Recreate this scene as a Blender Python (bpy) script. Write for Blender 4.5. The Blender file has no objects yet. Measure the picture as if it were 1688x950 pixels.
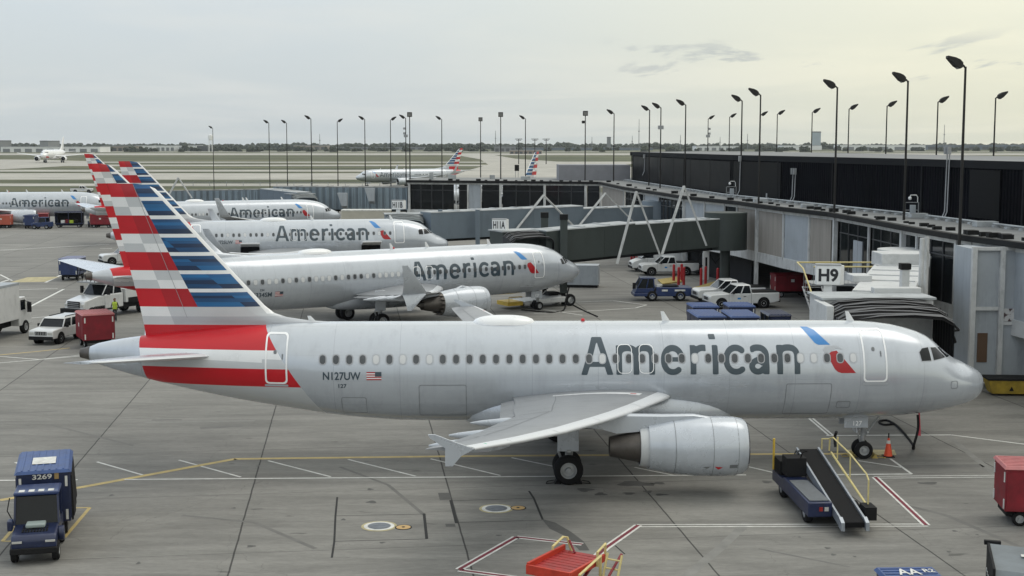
import bpy, bmesh, math, random
import numpy as np
from mathutils import Vector, Matrix
from math import sin, cos, pi, radians, tan, sqrt, atan2
random.seed(7)
C = bpy.context.scene.collection
V = Vector

# ------------------------------------------------------------------ materials
_M = {}
def mat(name, col, rough=0.6, metal=0.0, var=0.0, vscale=1.5, coat=0.0, bump=0.0, bscale=30.0,
        emit=0.0, streak=None, spec=0.5):
    """principled material; var = amount of noisy light/dark variation of the base colour"""
    if name in _M: return _M[name]
    m = bpy.data.materials.new(name); m.use_nodes = True
    nt = m.node_tree; b = nt.nodes['Principled BSDF']
    b.inputs['Base Color'].default_value = (*col, 1)
    b.inputs['Roughness'].default_value = rough
    b.inputs['Metallic'].default_value = metal
    b.inputs['Coat Weight'].default_value = coat
    b.inputs['Coat Roughness'].default_value = 0.08
    b.inputs['Specular IOR Level'].default_value = spec
    if emit:
        b.inputs['Emission Color'].default_value = (*col, 1); b.inputs['Emission Strength'].default_value = emit
    if var or bump:
        tc = nt.nodes.new('ShaderNodeTexCoord')
        src = tc.outputs['Object']
        if streak:
            mp = nt.nodes.new('ShaderNodeMapping'); mp.inputs['Scale'].default_value = streak
            nt.links.new(src, mp.inputs[0]); src = mp.outputs[0]
    if var:
        n = nt.nodes.new('ShaderNodeTexNoise'); n.inputs['Scale'].default_value = vscale
        n.inputs['Detail'].default_value = 6; n.inputs['Roughness'].default_value = 0.62
        nt.links.new(src, n.inputs['Vector'])
        r = nt.nodes.new('ShaderNodeMapRange'); r.inputs['From Min'].default_value = 0.3; r.inputs['From Max'].default_value = 0.7
        r.inputs['To Min'].default_value = 1 - var; r.inputs['To Max'].default_value = 1 + var
        nt.links.new(n.outputs['Fac'], r.inputs['Value'])
        mx = nt.nodes.new('ShaderNodeVectorMath'); mx.operation = 'SCALE'
        mx.inputs[0].default_value = col
        nt.links.new(r.outputs[0], mx.inputs['Scale']); nt.links.new(mx.outputs[0], b.inputs['Base Color'])
        r2 = nt.nodes.new('ShaderNodeMapRange'); r2.inputs['To Min'].default_value = max(0.05, rough - 0.12); r2.inputs['To Max'].default_value = min(1, rough + 0.12)
        nt.links.new(n.outputs['Fac'], r2.inputs['Value']); nt.links.new(r2.outputs[0], b.inputs['Roughness'])
    if bump:
        n2 = nt.nodes.new('ShaderNodeTexNoise'); n2.inputs['Scale'].default_value = bscale; n2.inputs['Detail'].default_value = 4
        nt.links.new(src, n2.inputs['Vector'])
        bp = nt.nodes.new('ShaderNodeBump'); bp.inputs['Strength'].default_value = bump; bp.inputs['Distance'].default_value = 0.02
        nt.links.new(n2.outputs['Fac'], bp.inputs['Height']); nt.links.new(bp.outputs[0], b.inputs['Normal'])
    _M[name] = m
    return m

def add_lines(m, axis, period, width, dark=0.75, offset=0.0):
    """multiplies the base colour of m by thin darker lines (panel joints, seams, painted groove shade) along an object axis"""
    nt = m.node_tree; b = nt.nodes['Principled BSDF']
    tc = nt.nodes.new('ShaderNodeTexCoord'); sx = nt.nodes.new('ShaderNodeSeparateXYZ'); nt.links.new(tc.outputs['Object'], sx.inputs[0])
    a = nt.nodes.new('ShaderNodeMath'); a.operation = 'ADD'; a.inputs[1].default_value = offset + 1000 * period
    nt.links.new(sx.outputs[axis], a.inputs[0])
    md = nt.nodes.new('ShaderNodeMath'); md.operation = 'MODULO'; md.inputs[1].default_value = period; nt.links.new(a.outputs[0], md.inputs[0])
    lt = nt.nodes.new('ShaderNodeMath'); lt.operation = 'LESS_THAN'; lt.inputs[1].default_value = width; nt.links.new(md.outputs[0], lt.inputs[0])
    mr = nt.nodes.new('ShaderNodeMapRange'); mr.inputs['To Min'].default_value = 1; mr.inputs['To Max'].default_value = dark
    nt.links.new(lt.outputs[0], mr.inputs['Value'])
    vm = nt.nodes.new('ShaderNodeVectorMath'); vm.operation = 'SCALE'
    inp = b.inputs['Base Color']
    if inp.is_linked:
        s = inp.links[0].from_socket; nt.links.new(s, vm.inputs[0])
    else: vm.inputs[0].default_value = inp.default_value[:3]
    nt.links.new(mr.outputs[0], vm.inputs['Scale']); nt.links.new(vm.outputs[0], inp)
    return m

def hexc(h):
    f = lambda v: ((v / 255 + 0.055) / 1.055) ** 2.4 if v > 10 else v / 255 / 12.92
    return tuple(f(int(h[i:i + 2], 16)) for i in (0, 2, 4))

SILVER = mat('aircraft_silver', (0.475, 0.51, 0.56), 0.24, 0.25, 0.03, 0.35, coat=0.6, streak=(0.35, 1, 2.5))
add_lines(SILVER, 0, 2.67, 0.022, 0.80, 0.4)
add_lines(SILVER, 2, 1.03, 0.014, 0.90, 0.42)
add_lines(SILVER, 0, 0.534, 0.010, 0.95, 0.1)
SILVER2 = mat('aircraft_silver_plain', (0.475, 0.51, 0.56), 0.28, 0.2, 0.05, 0.8, coat=0.4)
WHITEP = mat('aircraft_white', (0.76, 0.77, 0.78), 0.3, 0.0, 0.03, 1.2, coat=0.4)
LGREY = mat('livery_light_grey', (0.52, 0.54, 0.56), 0.32, 0.0, 0.03, 1.2, coat=0.4)
MGREY = mat('livery_mid_grey', (0.40, 0.42, 0.45), 0.32, 0.0, 0.03, 1.2, coat=0.4)
RED = mat('livery_red', (0.50, 0.006, 0.014), 0.4, 0.0, 0.12, 0.5, coat=0.08, streak=(0.4, 1, 2.0))
RED2 = mat('livery_red_deep', (0.37, 0.005, 0.012), 0.4, 0.0, 0.12, 0.5, coat=0.08, streak=(0.4, 1, 2.0))
BLUE = mat('livery_blue', (0.007, 0.068, 0.185), 0.38, 0.0, 0.55, 0.55, coat=0.1, streak=(0.35, 1, 5.0))
BLUEB = mat('livery_blue_bright', (0.010, 0.115, 0.29), 0.38, 0.0, 0.25, 0.55, coat=0.1, streak=(0.35, 1, 5.0))
BLUED = mat('livery_navy', (0.004, 0.024, 0.075), 0.38, 0.0, 0.3, 0.55, coat=0.1, streak=(0.35, 1, 5.0))
BLUELOGO = mat('logo_blue', (0.02, 0.20, 0.52), 0.35, 0.0, 0.15, 1, coat=0.3)
TEXTG = mat('lettering_slate', (0.035, 0.058, 0.078), 0.35, 0.0, 0.05, 1, coat=0.3)
WING = mat('wing_grey', (0.24, 0.25, 0.265), 0.42, 0.0, 0.07, 0.7, coat=0.1)
SLAT = mat('wing_leading_edge', (0.60, 0.62, 0.65), 0.3)
LIP = mat('polished_lip', (0.55, 0.56, 0.58), 0.25, 0.9, 0.05, 2)
NOZZLE = mat('hot_nozzle_metal', (0.105, 0.095, 0.088), 0.45, 0.6, 0.2, 3)
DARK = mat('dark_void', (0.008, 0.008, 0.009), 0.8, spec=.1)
BLACK = mat('black_rubber', (0.012, 0.012, 0.013), 0.85, 0, 0.2, 6, spec=.2)
GLASS = mat('dark_glass', (0.006, 0.008, 0.010), 0.08, 0.0, spec=0.3)
CABW = mat('cabin_window_glass', (0.085, 0.092, 0.10), 0.3, 0, 0.2, 2, spec=.3)
SHADE = mat('cabin_window_blind', (0.62, 0.63, 0.64), 0.5)
WFRAME = mat('cabin_window_frame', (0.33, 0.34, 0.36), 0.4)
HUB = mat('wheel_hub', (0.38, 0.39, 0.40), 0.4, 0.4, 0.1, 5)
GEARM = mat('gear_strut', (0.36, 0.37, 0.38), 0.4, 0.3, 0.15, 5)
SEAM = mat('panel_seam', (0.16, 0.17, 0.18), 0.5)
SEAML = mat('panel_seam_faint', (0.27, 0.28, 0.30), 0.5)
OUTL = mat('door_outline_white', (0.85, 0.86, 0.87), 0.4)
STEEL = mat('steel_grey', (0.30, 0.31, 0.32), 0.45, 0.5, 0.15, 4)

def add_grime(m, scale, amount, streak):
    """darkens the base colour where rain and dirt have left downward streaks"""
    nt = m.node_tree; b = nt.nodes['Principled BSDF']; tc = nt.nodes.new('ShaderNodeTexCoord'); mp = nt.nodes.new('ShaderNodeMapping'); mp.inputs['Scale'].default_value = streak
    nt.links.new(tc.outputs['Object'], mp.inputs[0]); n = nt.nodes.new('ShaderNodeTexNoise'); n.inputs['Scale'].default_value = scale; n.inputs['Detail'].default_value = 7; n.inputs['Roughness'].default_value = .7
    nt.links.new(mp.outputs[0], n.inputs['Vector']); r = nt.nodes.new('ShaderNodeMapRange'); r.inputs['From Min'].default_value = .5; r.inputs['From Max'].default_value = .72; r.inputs['To Min'].default_value = 1; r.inputs['To Max'].default_value = 1 - amount
    nt.links.new(n.outputs['Fac'], r.inputs['Value']); vm = nt.nodes.new('ShaderNodeVectorMath'); vm.operation = 'SCALE'; inp = b.inputs['Base Color']
    if inp.is_linked: nt.links.new(inp.links[0].from_socket, vm.inputs[0])
    else: vm.inputs[0].default_value = inp.default_value[:3]
    nt.links.new(r.outputs[0], vm.inputs['Scale']); nt.links.new(vm.outputs[0], inp)
add_grime(SILVER, 1.1, .13, (1.4, 1, .25)); add_grime(SILVER2, 1.5, .12, (1.2, 1, .4)); add_grime(WING, 1.2, .22, (.5, 2.2, 1))
# ------------------------------------------------------------------ objects
def tag(o, label=None, cat=None, group=None, kind=None):
    if label: o['label'] = label
    if cat: o['category'] = cat
    if group: o['group'] = group
    if kind: o['kind'] = kind
    return o
def empty(name, loc, rz=0, label=None, cat=None, group=None):
    o = bpy.data.objects.new(name, None); C.objects.link(o)
    o.location = loc; o.rotation_euler = (0, 0, rz); o.empty_display_size = 0.3
    return tag(o, label, cat, group)
def copy_tree(o, parent=None):
    c = o.copy(); C.objects.link(c)
    if parent: c.parent = parent
    for ch in list(o.children): copy_tree(ch, c)
    return c

class MB:
    """collects polygons, with a material slot each"""
    def __init__(s): s.v = []; s.f = []; s.m = []; s.T = None
    def add(s, vs, fs, m=0):
        n = len(s.v)
        for p in vs:
            p = V(p)
            s.v.append(s.T @ p if s.T is not None else p)
        for f in fs: s.f.append([n + i for i in f]); s.m.append(m)
    def box(s, x0, x1, y0, y1, z0, z1, m=0, taper=0.0, tx=None):
        """axis box; taper shrinks the top in y, tx in x"""
        t = taper; q = tx if tx is not None else 0
        vs = [(x0, y0, z0), (x1, y0, z0), (x1, y1, z0), (x0, y1, z0), (x0 + q, y0 + t, z1), (x1 - q, y0 + t, z1), (x1 - q, y1 - t, z1), (x0 + q, y1 - t, z1)]
        s.add(vs, [(3, 2, 1, 0), (4, 5, 6, 7), (0, 1, 5, 4), (1, 2, 6, 5), (2, 3, 7, 6), (3, 0, 4, 7)], m); return s
    def hexa(s, b, t, m=0):
        """eight-corner solid: four bottom points b, four top points t"""
        s.add(list(b) + list(t), [(3, 2, 1, 0), (4, 5, 6, 7), (0, 1, 5, 4), (1, 2, 6, 5), (2, 3, 7, 6), (3, 0, 4, 7)], m); return s
    def cyl(s, p0, p1, r0, r1=None, n=14, m=0, caps=True):
        p0, p1 = V(p0), V(p1); r1 = r0 if r1 is None else r1
        d = (p1 - p0); 
        if d.length < 1e-9: return s
        d.normalize(); a = d.orthogonal().normalized(); b = d.cross(a)
        vs = []
        for p, r in ((p0, r0), (p1, r1)):
            for i in range(n):
                t = 2 * pi * i / n; vs.append(p + a * cos(t) * r + b * sin(t) * r)
        fs = [(i, (i + 1) % n, n + (i + 1) % n, n + i) for i in range(n)]
        if caps: fs += [tuple(range(n))[::-1], tuple(range(n, 2 * n))]
        s.add(vs, fs, m); return s
    def tube(s, pts, r, n=8, m=0):
        pts = [V(p) for p in pts]; rings = []
        up = None
        for i, p in enumerate(pts):
            d = (pts[min(i + 1, len(pts) - 1)] - pts[max(i - 1, 0)]).normalized()
            if up is None: up = d.orthogonal().normalized()
            up = (up - d * up.dot(d)); up = up.normalized() if up.length > 1e-6 else d.orthogonal().normalized()
            b = d.cross(up)
            rr = r[i] if isinstance(r, (list, tuple)) else r
            rings.append([p + up * cos(2 * pi * k / n) * rr + b * sin(2 * pi * k / n) * rr for k in range(n)])
        s.loft(rings, m); return s
    def loft(s, rings, m=0, caps=True, closed=True):
        n = len(rings[0]); vs = [p for r in rings for p in r]; fs = []
        for i in range(len(rings) - 1):
            for j in range(n if closed else n - 1):
                k = (j + 1) % n
                fs.append((i * n + j, i * n + k, (i + 1) * n + k, (i + 1) * n + j))
        if caps: fs += [tuple(range(n))[::-1], tuple(range((len(rings) - 1) * n, len(rings) * n))]
        s.add(vs, fs, m); return s
    def lathe(s, prof, c=(0, 0, 0), axis='x', n=24, m=0, caps=False, sy=1.0):
        """prof: list of (position along axis, radius)"""
        rings = []
        for t, r in prof:
            ring = []
            for k in range(n):
                a = 2 * pi * k / n; p = (cos(a) * r * sy, sin(a) * r)
                if axis == 'x': q = (c[0] + t, c[1] + p[0], c[2] + p[1])
                elif axis == 'y': q = (c[0] + p[0], c[1] + t, c[2] + p[1])
                else: q = (c[0] + p[0], c[1] + p[1], c[2] + t)
                ring.append(q)
            rings.append(ring)
        s.loft(rings, m, caps=caps); return s
    def prism(s, pts, d, m=0):
        """pts: 3-D polygon, d: extrusion vector"""
        pts = [V(p) for p in pts]; d = V(d); n = len(pts)
        s.add(pts + [p + d for p in pts], [tuple(range(n))[::-1], tuple(range(n, 2 * n))] + [(i, (i + 1) % n, n + (i + 1) % n, n + i) for i in range(n)], m); return s
    def poly(s, pts, m=0): s.add(pts, [tuple(range(len(pts)))], m); return s
    def mesh(s, name, mats, smooth=35, fix=True):
        me = bpy.data.meshes.new(name); me.from_pydata([tuple(p) for p in s.v], [], s.f)
        for m in (mats if isinstance(mats, (list, tuple)) else [mats]): me.materials.append(m)
        me.polygons.foreach_set('material_index', s.m)
        me.update()
        if fix:
            bm = bmesh.new(); bm.from_mesh(me); bmesh.ops.recalc_face_normals(bm, faces=bm.faces); bm.to_mesh(me); bm.free()
        if smooth:
            me.polygons.foreach_set('use_smooth', [True] * len(me.polygons))
            me.set_sharp_from_angle(angle=radians(smooth))
        return me
    def build(s, name, mats, parent=None, smooth=35, bevel=0.0, fix=True, seg=2, loc=None, rz=None):
        o = bpy.data.objects.new(name, s.mesh(name, mats, smooth, fix)); C.objects.link(o)
        if parent: o.parent = parent
        if loc is not None: o.location = loc
        if rz is not None: o.rotation_euler = (0, 0, rz)
        if bevel:
            b = o.modifiers.new('edge', 'BEVEL'); b.width = bevel; b.segments = seg; b.limit_method = 'ANGLE'; b.angle_limit = radians(40)
            b.harden_normals = False
        return o

def rrect(cx, cz, w, h, r, n=4):
    """rounded rectangle outline, counter-clockwise"""
    pts = []
    for qx, qz, a0 in ((1, 1, 0), (-1, 1, 90), (-1, -1, 180), (1, -1, 270)):
        for i in range(n + 1):
            a = radians(a0 + 90 * i / n)
            pts.append((cx + qx * (w / 2 - r) + cos(a) * r, cz + qz * (h / 2 - r) + sin(a) * r))
    return pts

def text_mesh(body, cap=1.0, width=None, bold=0.0, extrude=0.0, name='lettering', shear=0.0, spacing=1.0):
    """mesh of flat text in the XY plane, its lower left corner at the origin, capital height cap"""
    c = bpy.data.curves.new('txt', 'FONT'); c.body = body; c.size = 1; c.offset = bold; c.resolution_u = 4
    c.extrude = extrude; c.shear = shear; c.space_character = spacing
    o = bpy.data.objects.new('txt', c); C.objects.link(o)
    dg = bpy.context.evaluated_depsgraph_get(); dg.update()
    me = bpy.data.meshes.new_from_object(o.evaluated_get(dg)); me.name = name
    bpy.data.objects.remove(o); bpy.data.curves.remove(c)
    xs = [v.co.x for v in me.vertices]; ys = [v.co.y for v in me.vertices]
    x0, x1, y0, y1 = min(xs), max(xs), 0.0 if 'a' in body.lower() else min(ys), max(ys)
    hh = 0.68 if any(ch.islower() for ch in body) else (y1 - min(ys))
    if not any(ch.islower() for ch in body): y0 = min(ys)
    sy = cap / hh; sx = (width / (x1 - x0)) if width else sy
    for v in me.vertices: v.co.x = (v.co.x - x0) * sx; v.co.y = (v.co.y - y0) * sy
    me.materials.clear()
    return me

def add_text(body, parent, material, origin, xdir, ydir, cap, width=None, bold=0.01, name='lettering', extrude=0.0):
    """text lying in the plane through origin spanned by xdir and ydir"""
    me = text_mesh(body, cap, width, bold, extrude, name)
    me.materials.append(material)
    o = bpy.data.objects.new(name, me); C.objects.link(o)
    x, y = V(xdir).normalized(), V(ydir).normalized(); z = x.cross(y)
    M = Matrix((( x.x, y.x, z.x, origin[0]), (x.y, y.y, z.y, origin[1]), (x.z, y.z, z.z, origin[2]), (0, 0, 0, 1)))
    for v in me.vertices: v.co = M @ v.co
    if parent: o.parent = parent
    return o

# camera model of the photograph, used only to read ground positions off it (metres, camera over the origin)
CF, CP, CH = 2216.0, 0.1065, 13.2
def gp(u, v, z=0.0):
    x = (u - 844) / CF; yv = (475 - v) / CF
    d = (x, cos(CP) + yv * sin(CP), -sin(CP) + yv * cos(CP)); t = (z - CH) / d[2]
    return (d[0] * t, d[1] * t)
def at(u, v, Y):
    """the point at depth Y along the ray of photo pixel u, v"""
    x = (u - 844) / CF; yv = (475 - v) / CF
    d = (x, cos(CP) + yv * sin(CP), -sin(CP) + yv * cos(CP)); t = Y / d[1]
    return (d[0] * t, Y, CH + d[2] * t)
# ------------------------------------------------------------------ airliners
def pchip(xs, ys):
    xs = np.array(xs, float); ys = np.array(ys, float); h = np.diff(xs); d = np.diff(ys) / h
    m = np.zeros(len(xs)); m[0] = d[0]; m[-1] = d[-1]
    for i in range(1, len(xs) - 1):
        if d[i - 1] * d[i] > 0:
            w1 = 2 * h[i] + h[i - 1]; w2 = h[i] + 2 * h[i - 1]; m[i] = (w1 + w2) / (w1 / d[i - 1] + w2 / d[i])
    def f(x):
        x = min(max(x, xs[0]), xs[-1]); i = min(int(np.searchsorted(xs, x, side='right')) - 1, len(xs) - 2)
        t = (x - xs[i]) / h[i]; t2 = t * t; t3 = t2 * t
        return float((2*t3 - 3*t2 + 1)*ys[i] + (t3 - 2*t2 + t)*h[i]*m[i] + (-2*t3 + 3*t2)*ys[i+1] + (t3 - t2)*h[i]*m[i+1])
    return f

A320 = dict(L=37.57, zc=3.80,
  top=[(0,-.54),(.02,-.40),(.11,-.19),(.25,-.06),(.48,.07),(.96,.33),(1.35,.50),(1.62,.70),(1.86,.90),(2.29,1.29),(2.76,1.56),(3.42,1.77),(4.3,1.95),(5.4,2.04),(6.5,2.07),(28.8,2.07),(30.5,1.98),(33,1.76),(35.25,1.50),(36.4,1.33),(37.2,1.15),(37.57,.98)],
  bot=[(0,-.54),(.02,-.72),(.1,-.95),(.25,-1.17),(.72,-1.44),(1.33,-1.60),(2.5,-1.83),(3.7,-1.95),(4.9,-2.02),(6.5,-2.07),(23.6,-2.07),(25.8,-1.95),(27.2,-1.80),(28.6,-1.58),(30.5,-1.27),(32.4,-.90),(35,-.28),(36.2,.06),(37.2,.40),(37.57,.60)],
  wid=[(0,0.0),(.02,.16),(.11,.42),(.3,.70),(.6,.95),(1,1.18),(1.5,1.38),(2,1.54),(2.8,1.73),(3.8,1.87),(5,1.95),(6.5,1.975),(26,1.975),(28,1.9),(30,1.68),(32,1.36),(34,.98),(36,.56),(37.2,.32),(37.57,.20)],
  winz=.77, win0=6.02, win1=27.53, winp=.533, winw=.25, winh=.36, skip=(),
  text=(8.18, 17.13, .13), cap=1.45, logo=(0.0, 0.0),
  door1=(5.12, .77, .92, 2.0), door2=(29.42, .72, .85, 1.95),
  fin=[(5.0,26.6,35.0),(5.87,27.4,35.12),(5.93,28.3,35.14),(6.07,29.2,35.16),(6.25,29.72,35.2),(6.55,30.1,35.25),(8.8,32.13,35.78),(11.2,34.28,36.34),(11.4,34.5,36.38),(11.52,34.8,36.41),(11.6,35.3,36.43)],
  wing=[(0,12.3,7.6,2.98,.075),(1.9,13.50,6.35,3.00,.085),(3.4,14.30,5.5,3.03,.09),(5,15.16,4.75,3.08,.095),(6.4,15.92,3.95,3.15,.10),(8,16.74,3.65,3.27,.105),(11,18.25,2.95,3.55,.11),(14,19.76,2.25,3.92,.11),(16.6,21.05,1.65,4.30,.11),(17.05,21.32,1.45,4.36,.11)],
  stab=[(0,31.2,3.9,4.52,.09),(.6,31.8,3.5,4.56,.09),(6.0,35.1,1.45,5.16,.09),(6.22,35.45,1.1,5.18,.09)],
  eng=dict(b=5.75, z=1.84, a0=11.15, a1=14.85, r=1.13, core=16.3, hump=1.0),
  nose=(5.03, .38, .27), main=(17.75, 3.8, .585, .46), fair=(10.4, 22.0), hl=2.15)
B737 = dict(L=39.5, zc=3.45,
  top=[(0,-.52),(.02,-.40),(.12,-.2),(.3,-.02),(.6,.18),(1.1,.44),(1.55,.62),(1.9,.88),(2.3,1.16),(2.8,1.42),(3.5,1.66),(4.5,1.85),(5.8,1.97),(7,2.01),(28.8,2.01),(33,1.9),(36,1.74),(38.4,1.52),(39.5,1.28)],
  bot=[(0,-.52),(.02,-.62),(.12,-.78),(.35,-.98),(.9,-1.24),(1.6,-1.44),(2.8,-1.70),(4,-1.87),(5.2,-1.96),(6.5,-2.0),(26.5,-2.0),(28.5,-1.86),(30.5,-1.5),(33,-.9),(36,-.1),(38.4,.55),(39.5,.95)],
  wid=[(0,0.0),(.02,.12),(.12,.36),(.35,.62),(.7,.88),(1.2,1.14),(2,1.42),(3,1.65),(4.2,1.81),(5.5,1.87),(7,1.88),(28,1.88),(30.5,1.72),(33,1.38),(36,.85),(38.4,.4),(39.5,.18)],
  winz=.27, win0=6.4, win1=29.6, winp=.508, winw=.27, winh=.36, skip=(),
  text=(7.4, 16.5, -.32), cap=1.42, logo=(-.85, -.28),
  door1=(5.0, .27, .88, 1.95), door2=(31.3, .35, .8, 1.75),
  fin=[(4.7,27.2,37.0),(5.45,28.0,37.2),(5.62,29.5,37.25),(5.9,31.3,37.32),(6.25,32.1,37.4),(9,34.9,38.2),(11.55,37.45,39.0),(11.75,37.7,39.06),(11.87,38.0,39.1),(11.95,38.5,39.13)],
  wing=[(0,12.6,8.4,2.25,.13),(1.8,13.7,7.3,2.38,.13),(4.2,15.35,5.35,2.55,.12),(5.8,16.35,4.35,2.72,.115),(8,17.65,3.65,2.98,.11),(11,19.5,2.9,3.35,.11),(14,21.3,2.2,3.72,.11),(16.6,22.85,1.65,4.04,.11),(17.2,23.3,1.45,4.12,.11)],
  stab=[(0,33.6,4.4,4.35,.09),(.6,34.0,4.0,4.4,.09),(7.0,38.0,1.6,5.1,.09),(7.18,38.3,1.3,5.12,.09)],
  eng=dict(b=4.83, z=1.72, a0=11.9, a1=15.7, r=1.12, core=17.2, hump=0.8),
  nose=(3.95, .34, .2), main=(19.6, 2.86, .56, .43), fair=(11.0, 22.5), hl=1.5)

def plug(pts, x0, d):
    """shortens a profile behind x0 by d"""
    return [(x + (d if x > x0 else 0),) + tuple(r) for x, *r in pts]

def variant(T, dw, dt):
    P = dict(T)
    if not (dw or dt): return P
    for k in ('top', 'bot', 'wid'): P[k] = plug(T[k], 15, dt)
    P['L'] = T['L'] + dt
    P['fin'] = [(z, a + dt, b + dt) for z, a, b in T['fin']]
    P['stab'] = [(b, a + dt, c, z, t) for b, a, c, z, t in T['stab']]
    P['wing'] = [(b, a + dw, c, z, t) for b, a, c, z, t in T['wing']]
    P['eng'] = dict(T['eng']); 
    for k in ('a0', 'a1', 'core'): P['eng'][k] += dw
    m = T['main']; P['main'] = (m[0] + dw,) + m[1:]
    P['fair'] = (T['fair'][0] + dw, T['fair'][1] + dw)
    d = T['door2']; P['door2'] = (d[0] + dt,) + d[1:]
    P['win1'] = T['win1'] + dt
    return P


# ---- airline lettering drawn from strokes (heights in capital heights), turned into a mesh by marching squares
def glyph_field():
    w = .165; h = w / 2; xh = .79; S = []
    def line(*p, r=h, clip=None): S.append((np.array(p, float), r, clip))
    def arc(cx, cy, rx, ry, a0, a1, r=h, clip=None, n=26, e=1.0):
        t = np.radians(np.linspace(a0, a1, n)); c, s_ = np.cos(t), np.sin(t)
        S.append((np.stack([cx + rx * np.sign(c) * np.abs(c) ** e, cy + ry * np.sign(s_) * np.abs(s_) ** e], 1), r, clip))
    line((.075, -.1), (.455, 1.1), clip=(0, .99, 0, 1)); line((.88, -.1), (.50, 1.1), clip=(0, .99, 0, 1)); line((.22, .29), (.74, .29), r=.068)
    def stem(x, top=xh): line((x + h, -.2), (x + h, top + .2), clip=(x, x + w, 0, top))
    def arch(x0, x1):
        c = (x0 + x1) / 2; r = (x1 - x0) / 2; arc(c, .50, r, xh - h - .50 + .012, 0, 172, e=.8); line((x1, .50), (x1, -.2), clip=(x1 - h, x1 + h, 0, 1))
    x = 1.02; stem(x); arch(x + h, x + .57); arch(x + .57, x + 1.06 - h + .04)
    x = 2.29; arc(x + .34, .392, .34 - h, .40 - h + .005, 2, 307, e=.93); line((x + .1, .415), (x + .61, .415), r=.06, clip=(x + .05, x + .68, .35, .48))
    x = 3.13; stem(x); arc(x + .36, .44, .28, xh - h - .44 + .012, 78, 175, clip=(x, x + .45, 0, 1))
    x = 3.76; stem(x); S.append(('para', (3.70, .935, .19, .13)))
    x = 4.07; arc(x + .36, .395, .36 - h, .40 - h + .005, 52, 308, e=.95, clip=(x, x + .62, -.05, 1))
    x = 4.80; arc(x + .26, .50, .235, xh - h - .50 + .012, 0, 128, e=.85, clip=(x + .05, x + .7, 0, 1)); line((x + .495, .52), (x + .495, -.2), clip=(x + .41, x + .58, 0, 1))
    arc(x + .25, .225, .25 - h + .0, .225 - h + .01, 40, 330); arc(x + .40, .30, .30, .13, 92, 150, r=.062)
    x = 5.60; stem(x); arch(x + h, x + .66 - h)
    return S
def lettering_mesh(cap, width, cell):
    S = glyph_field(); k = width / 6.27; nx = int(width / cell) + 2; nz = int(cap * 1.12 / cell) + 2
    X = (np.arange(nx) - .5) * cell / k; Z = (np.arange(nz) - .5) * cell / cap
    gx, gz = np.meshgrid(X, Z, indexing='ij'); F = np.full(gx.shape, 1e3)
    for s in S:
        if s[0] is not None and isinstance(s[0], str):
            x0, z0, w_, h_ = s[1]; xx = gx - (gz - z0) * -.16; f = np.maximum(np.abs(xx - x0 - w_ / 2) - w_ / 2, np.abs(gz - z0 - h_ / 2) - h_ / 2)
        else:
            P_, r, clip = s; f = np.full(gx.shape, 1e3)
            for a, b in zip(P_[:-1], P_[1:]):
                d = b - a; L2 = max(d @ d, 1e-12); t = np.clip(((gx - a[0]) * d[0] + (gz - a[1]) * d[1]) / L2, 0, 1)
                f = np.minimum(f, np.hypot(gx - a[0] - t * d[0], gz - a[1] - t * d[1]))
            f = f - r
            if clip: f = np.maximum(f, np.maximum(np.maximum(clip[0] - gx, gx - clip[1]), np.maximum(clip[2] - gz, gz - clip[3])))
        F = np.minimum(F, f)
    vs = {}; vl = []; fl = []
    def vert(key, x, z):
        if key not in vs: vs[key] = len(vl); vl.append((x * k, 0, z * cap))
        return vs[key]
    for i in range(nx - 1):
        if F[i:i + 2].min() > 0: continue
        for j in range(nz - 1):
            c = ((i, j), (i + 1, j), (i + 1, j + 1), (i, j + 1)); f = [F[q] for q in c]
            if min(f) >= 0: continue
            p = []
            for q in range(4):
                a, b = c[q], c[(q + 1) % 4]; fa, fb = f[q], f[(q + 1) % 4]
                if fa < 0: p.append(vert(a, X[a[0]], Z[a[1]]))
                if (fa < 0) != (fb < 0):
                    t = fa / (fa - fb); key = (min(a, b), max(a, b)); p.append(vert(key, X[a[0]] + (X[b[0]] - X[a[0]]) * t, Z[a[1]] + (Z[b[1]] - Z[a[1]]) * t))
            if len(set(p)) >= 3: fl.append(list(dict.fromkeys(p)))
    me = bpy.data.meshes.new('lettering'); me.from_pydata(vl, [], fl); return me

class Skin:
    def __init__(s, P):
        s.P = P; s.t = pchip(*zip(*P['top'])); s.b = pchip(*zip(*P['bot'])); s.w = pchip(*zip(*P['wid']))
    def y(s, a, z):
        """half width of the fuselage at station a and height z"""
        t, b = s.t(a) + s.P['zc'], s.b(a) + s.P['zc']
        zc, rz = (t + b) / 2, max((t - b) / 2, 1e-4); q = (z - zc) / rz
        return s.w(a) * sqrt(max(0.0, 1 - q * q))
    def ring(s, a, n):
        t, b = s.t(a) + s.P['zc'], s.b(a) + s.P['zc']; zc, rz, w = (t + b) / 2, (t - b) / 2, s.w(a)
        return [(-a, cos(2*pi*k/n) * w, zc + sin(2*pi*k/n) * rz) for k in range(n)]

def slice_bm(bm, axis, step, lo, hi):
    i = math.floor(lo / step)
    while i * step <= hi:
        co = [0, 0, 0]; no = [0, 0, 0]; co[axis] = i * step; no[axis] = 1
        g = bm.verts[:] + bm.edges[:] + bm.faces[:]
        bmesh.ops.bisect_plane(bm, geom=g, plane_co=co, plane_no=no, dist=1e-6); i += 1

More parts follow.
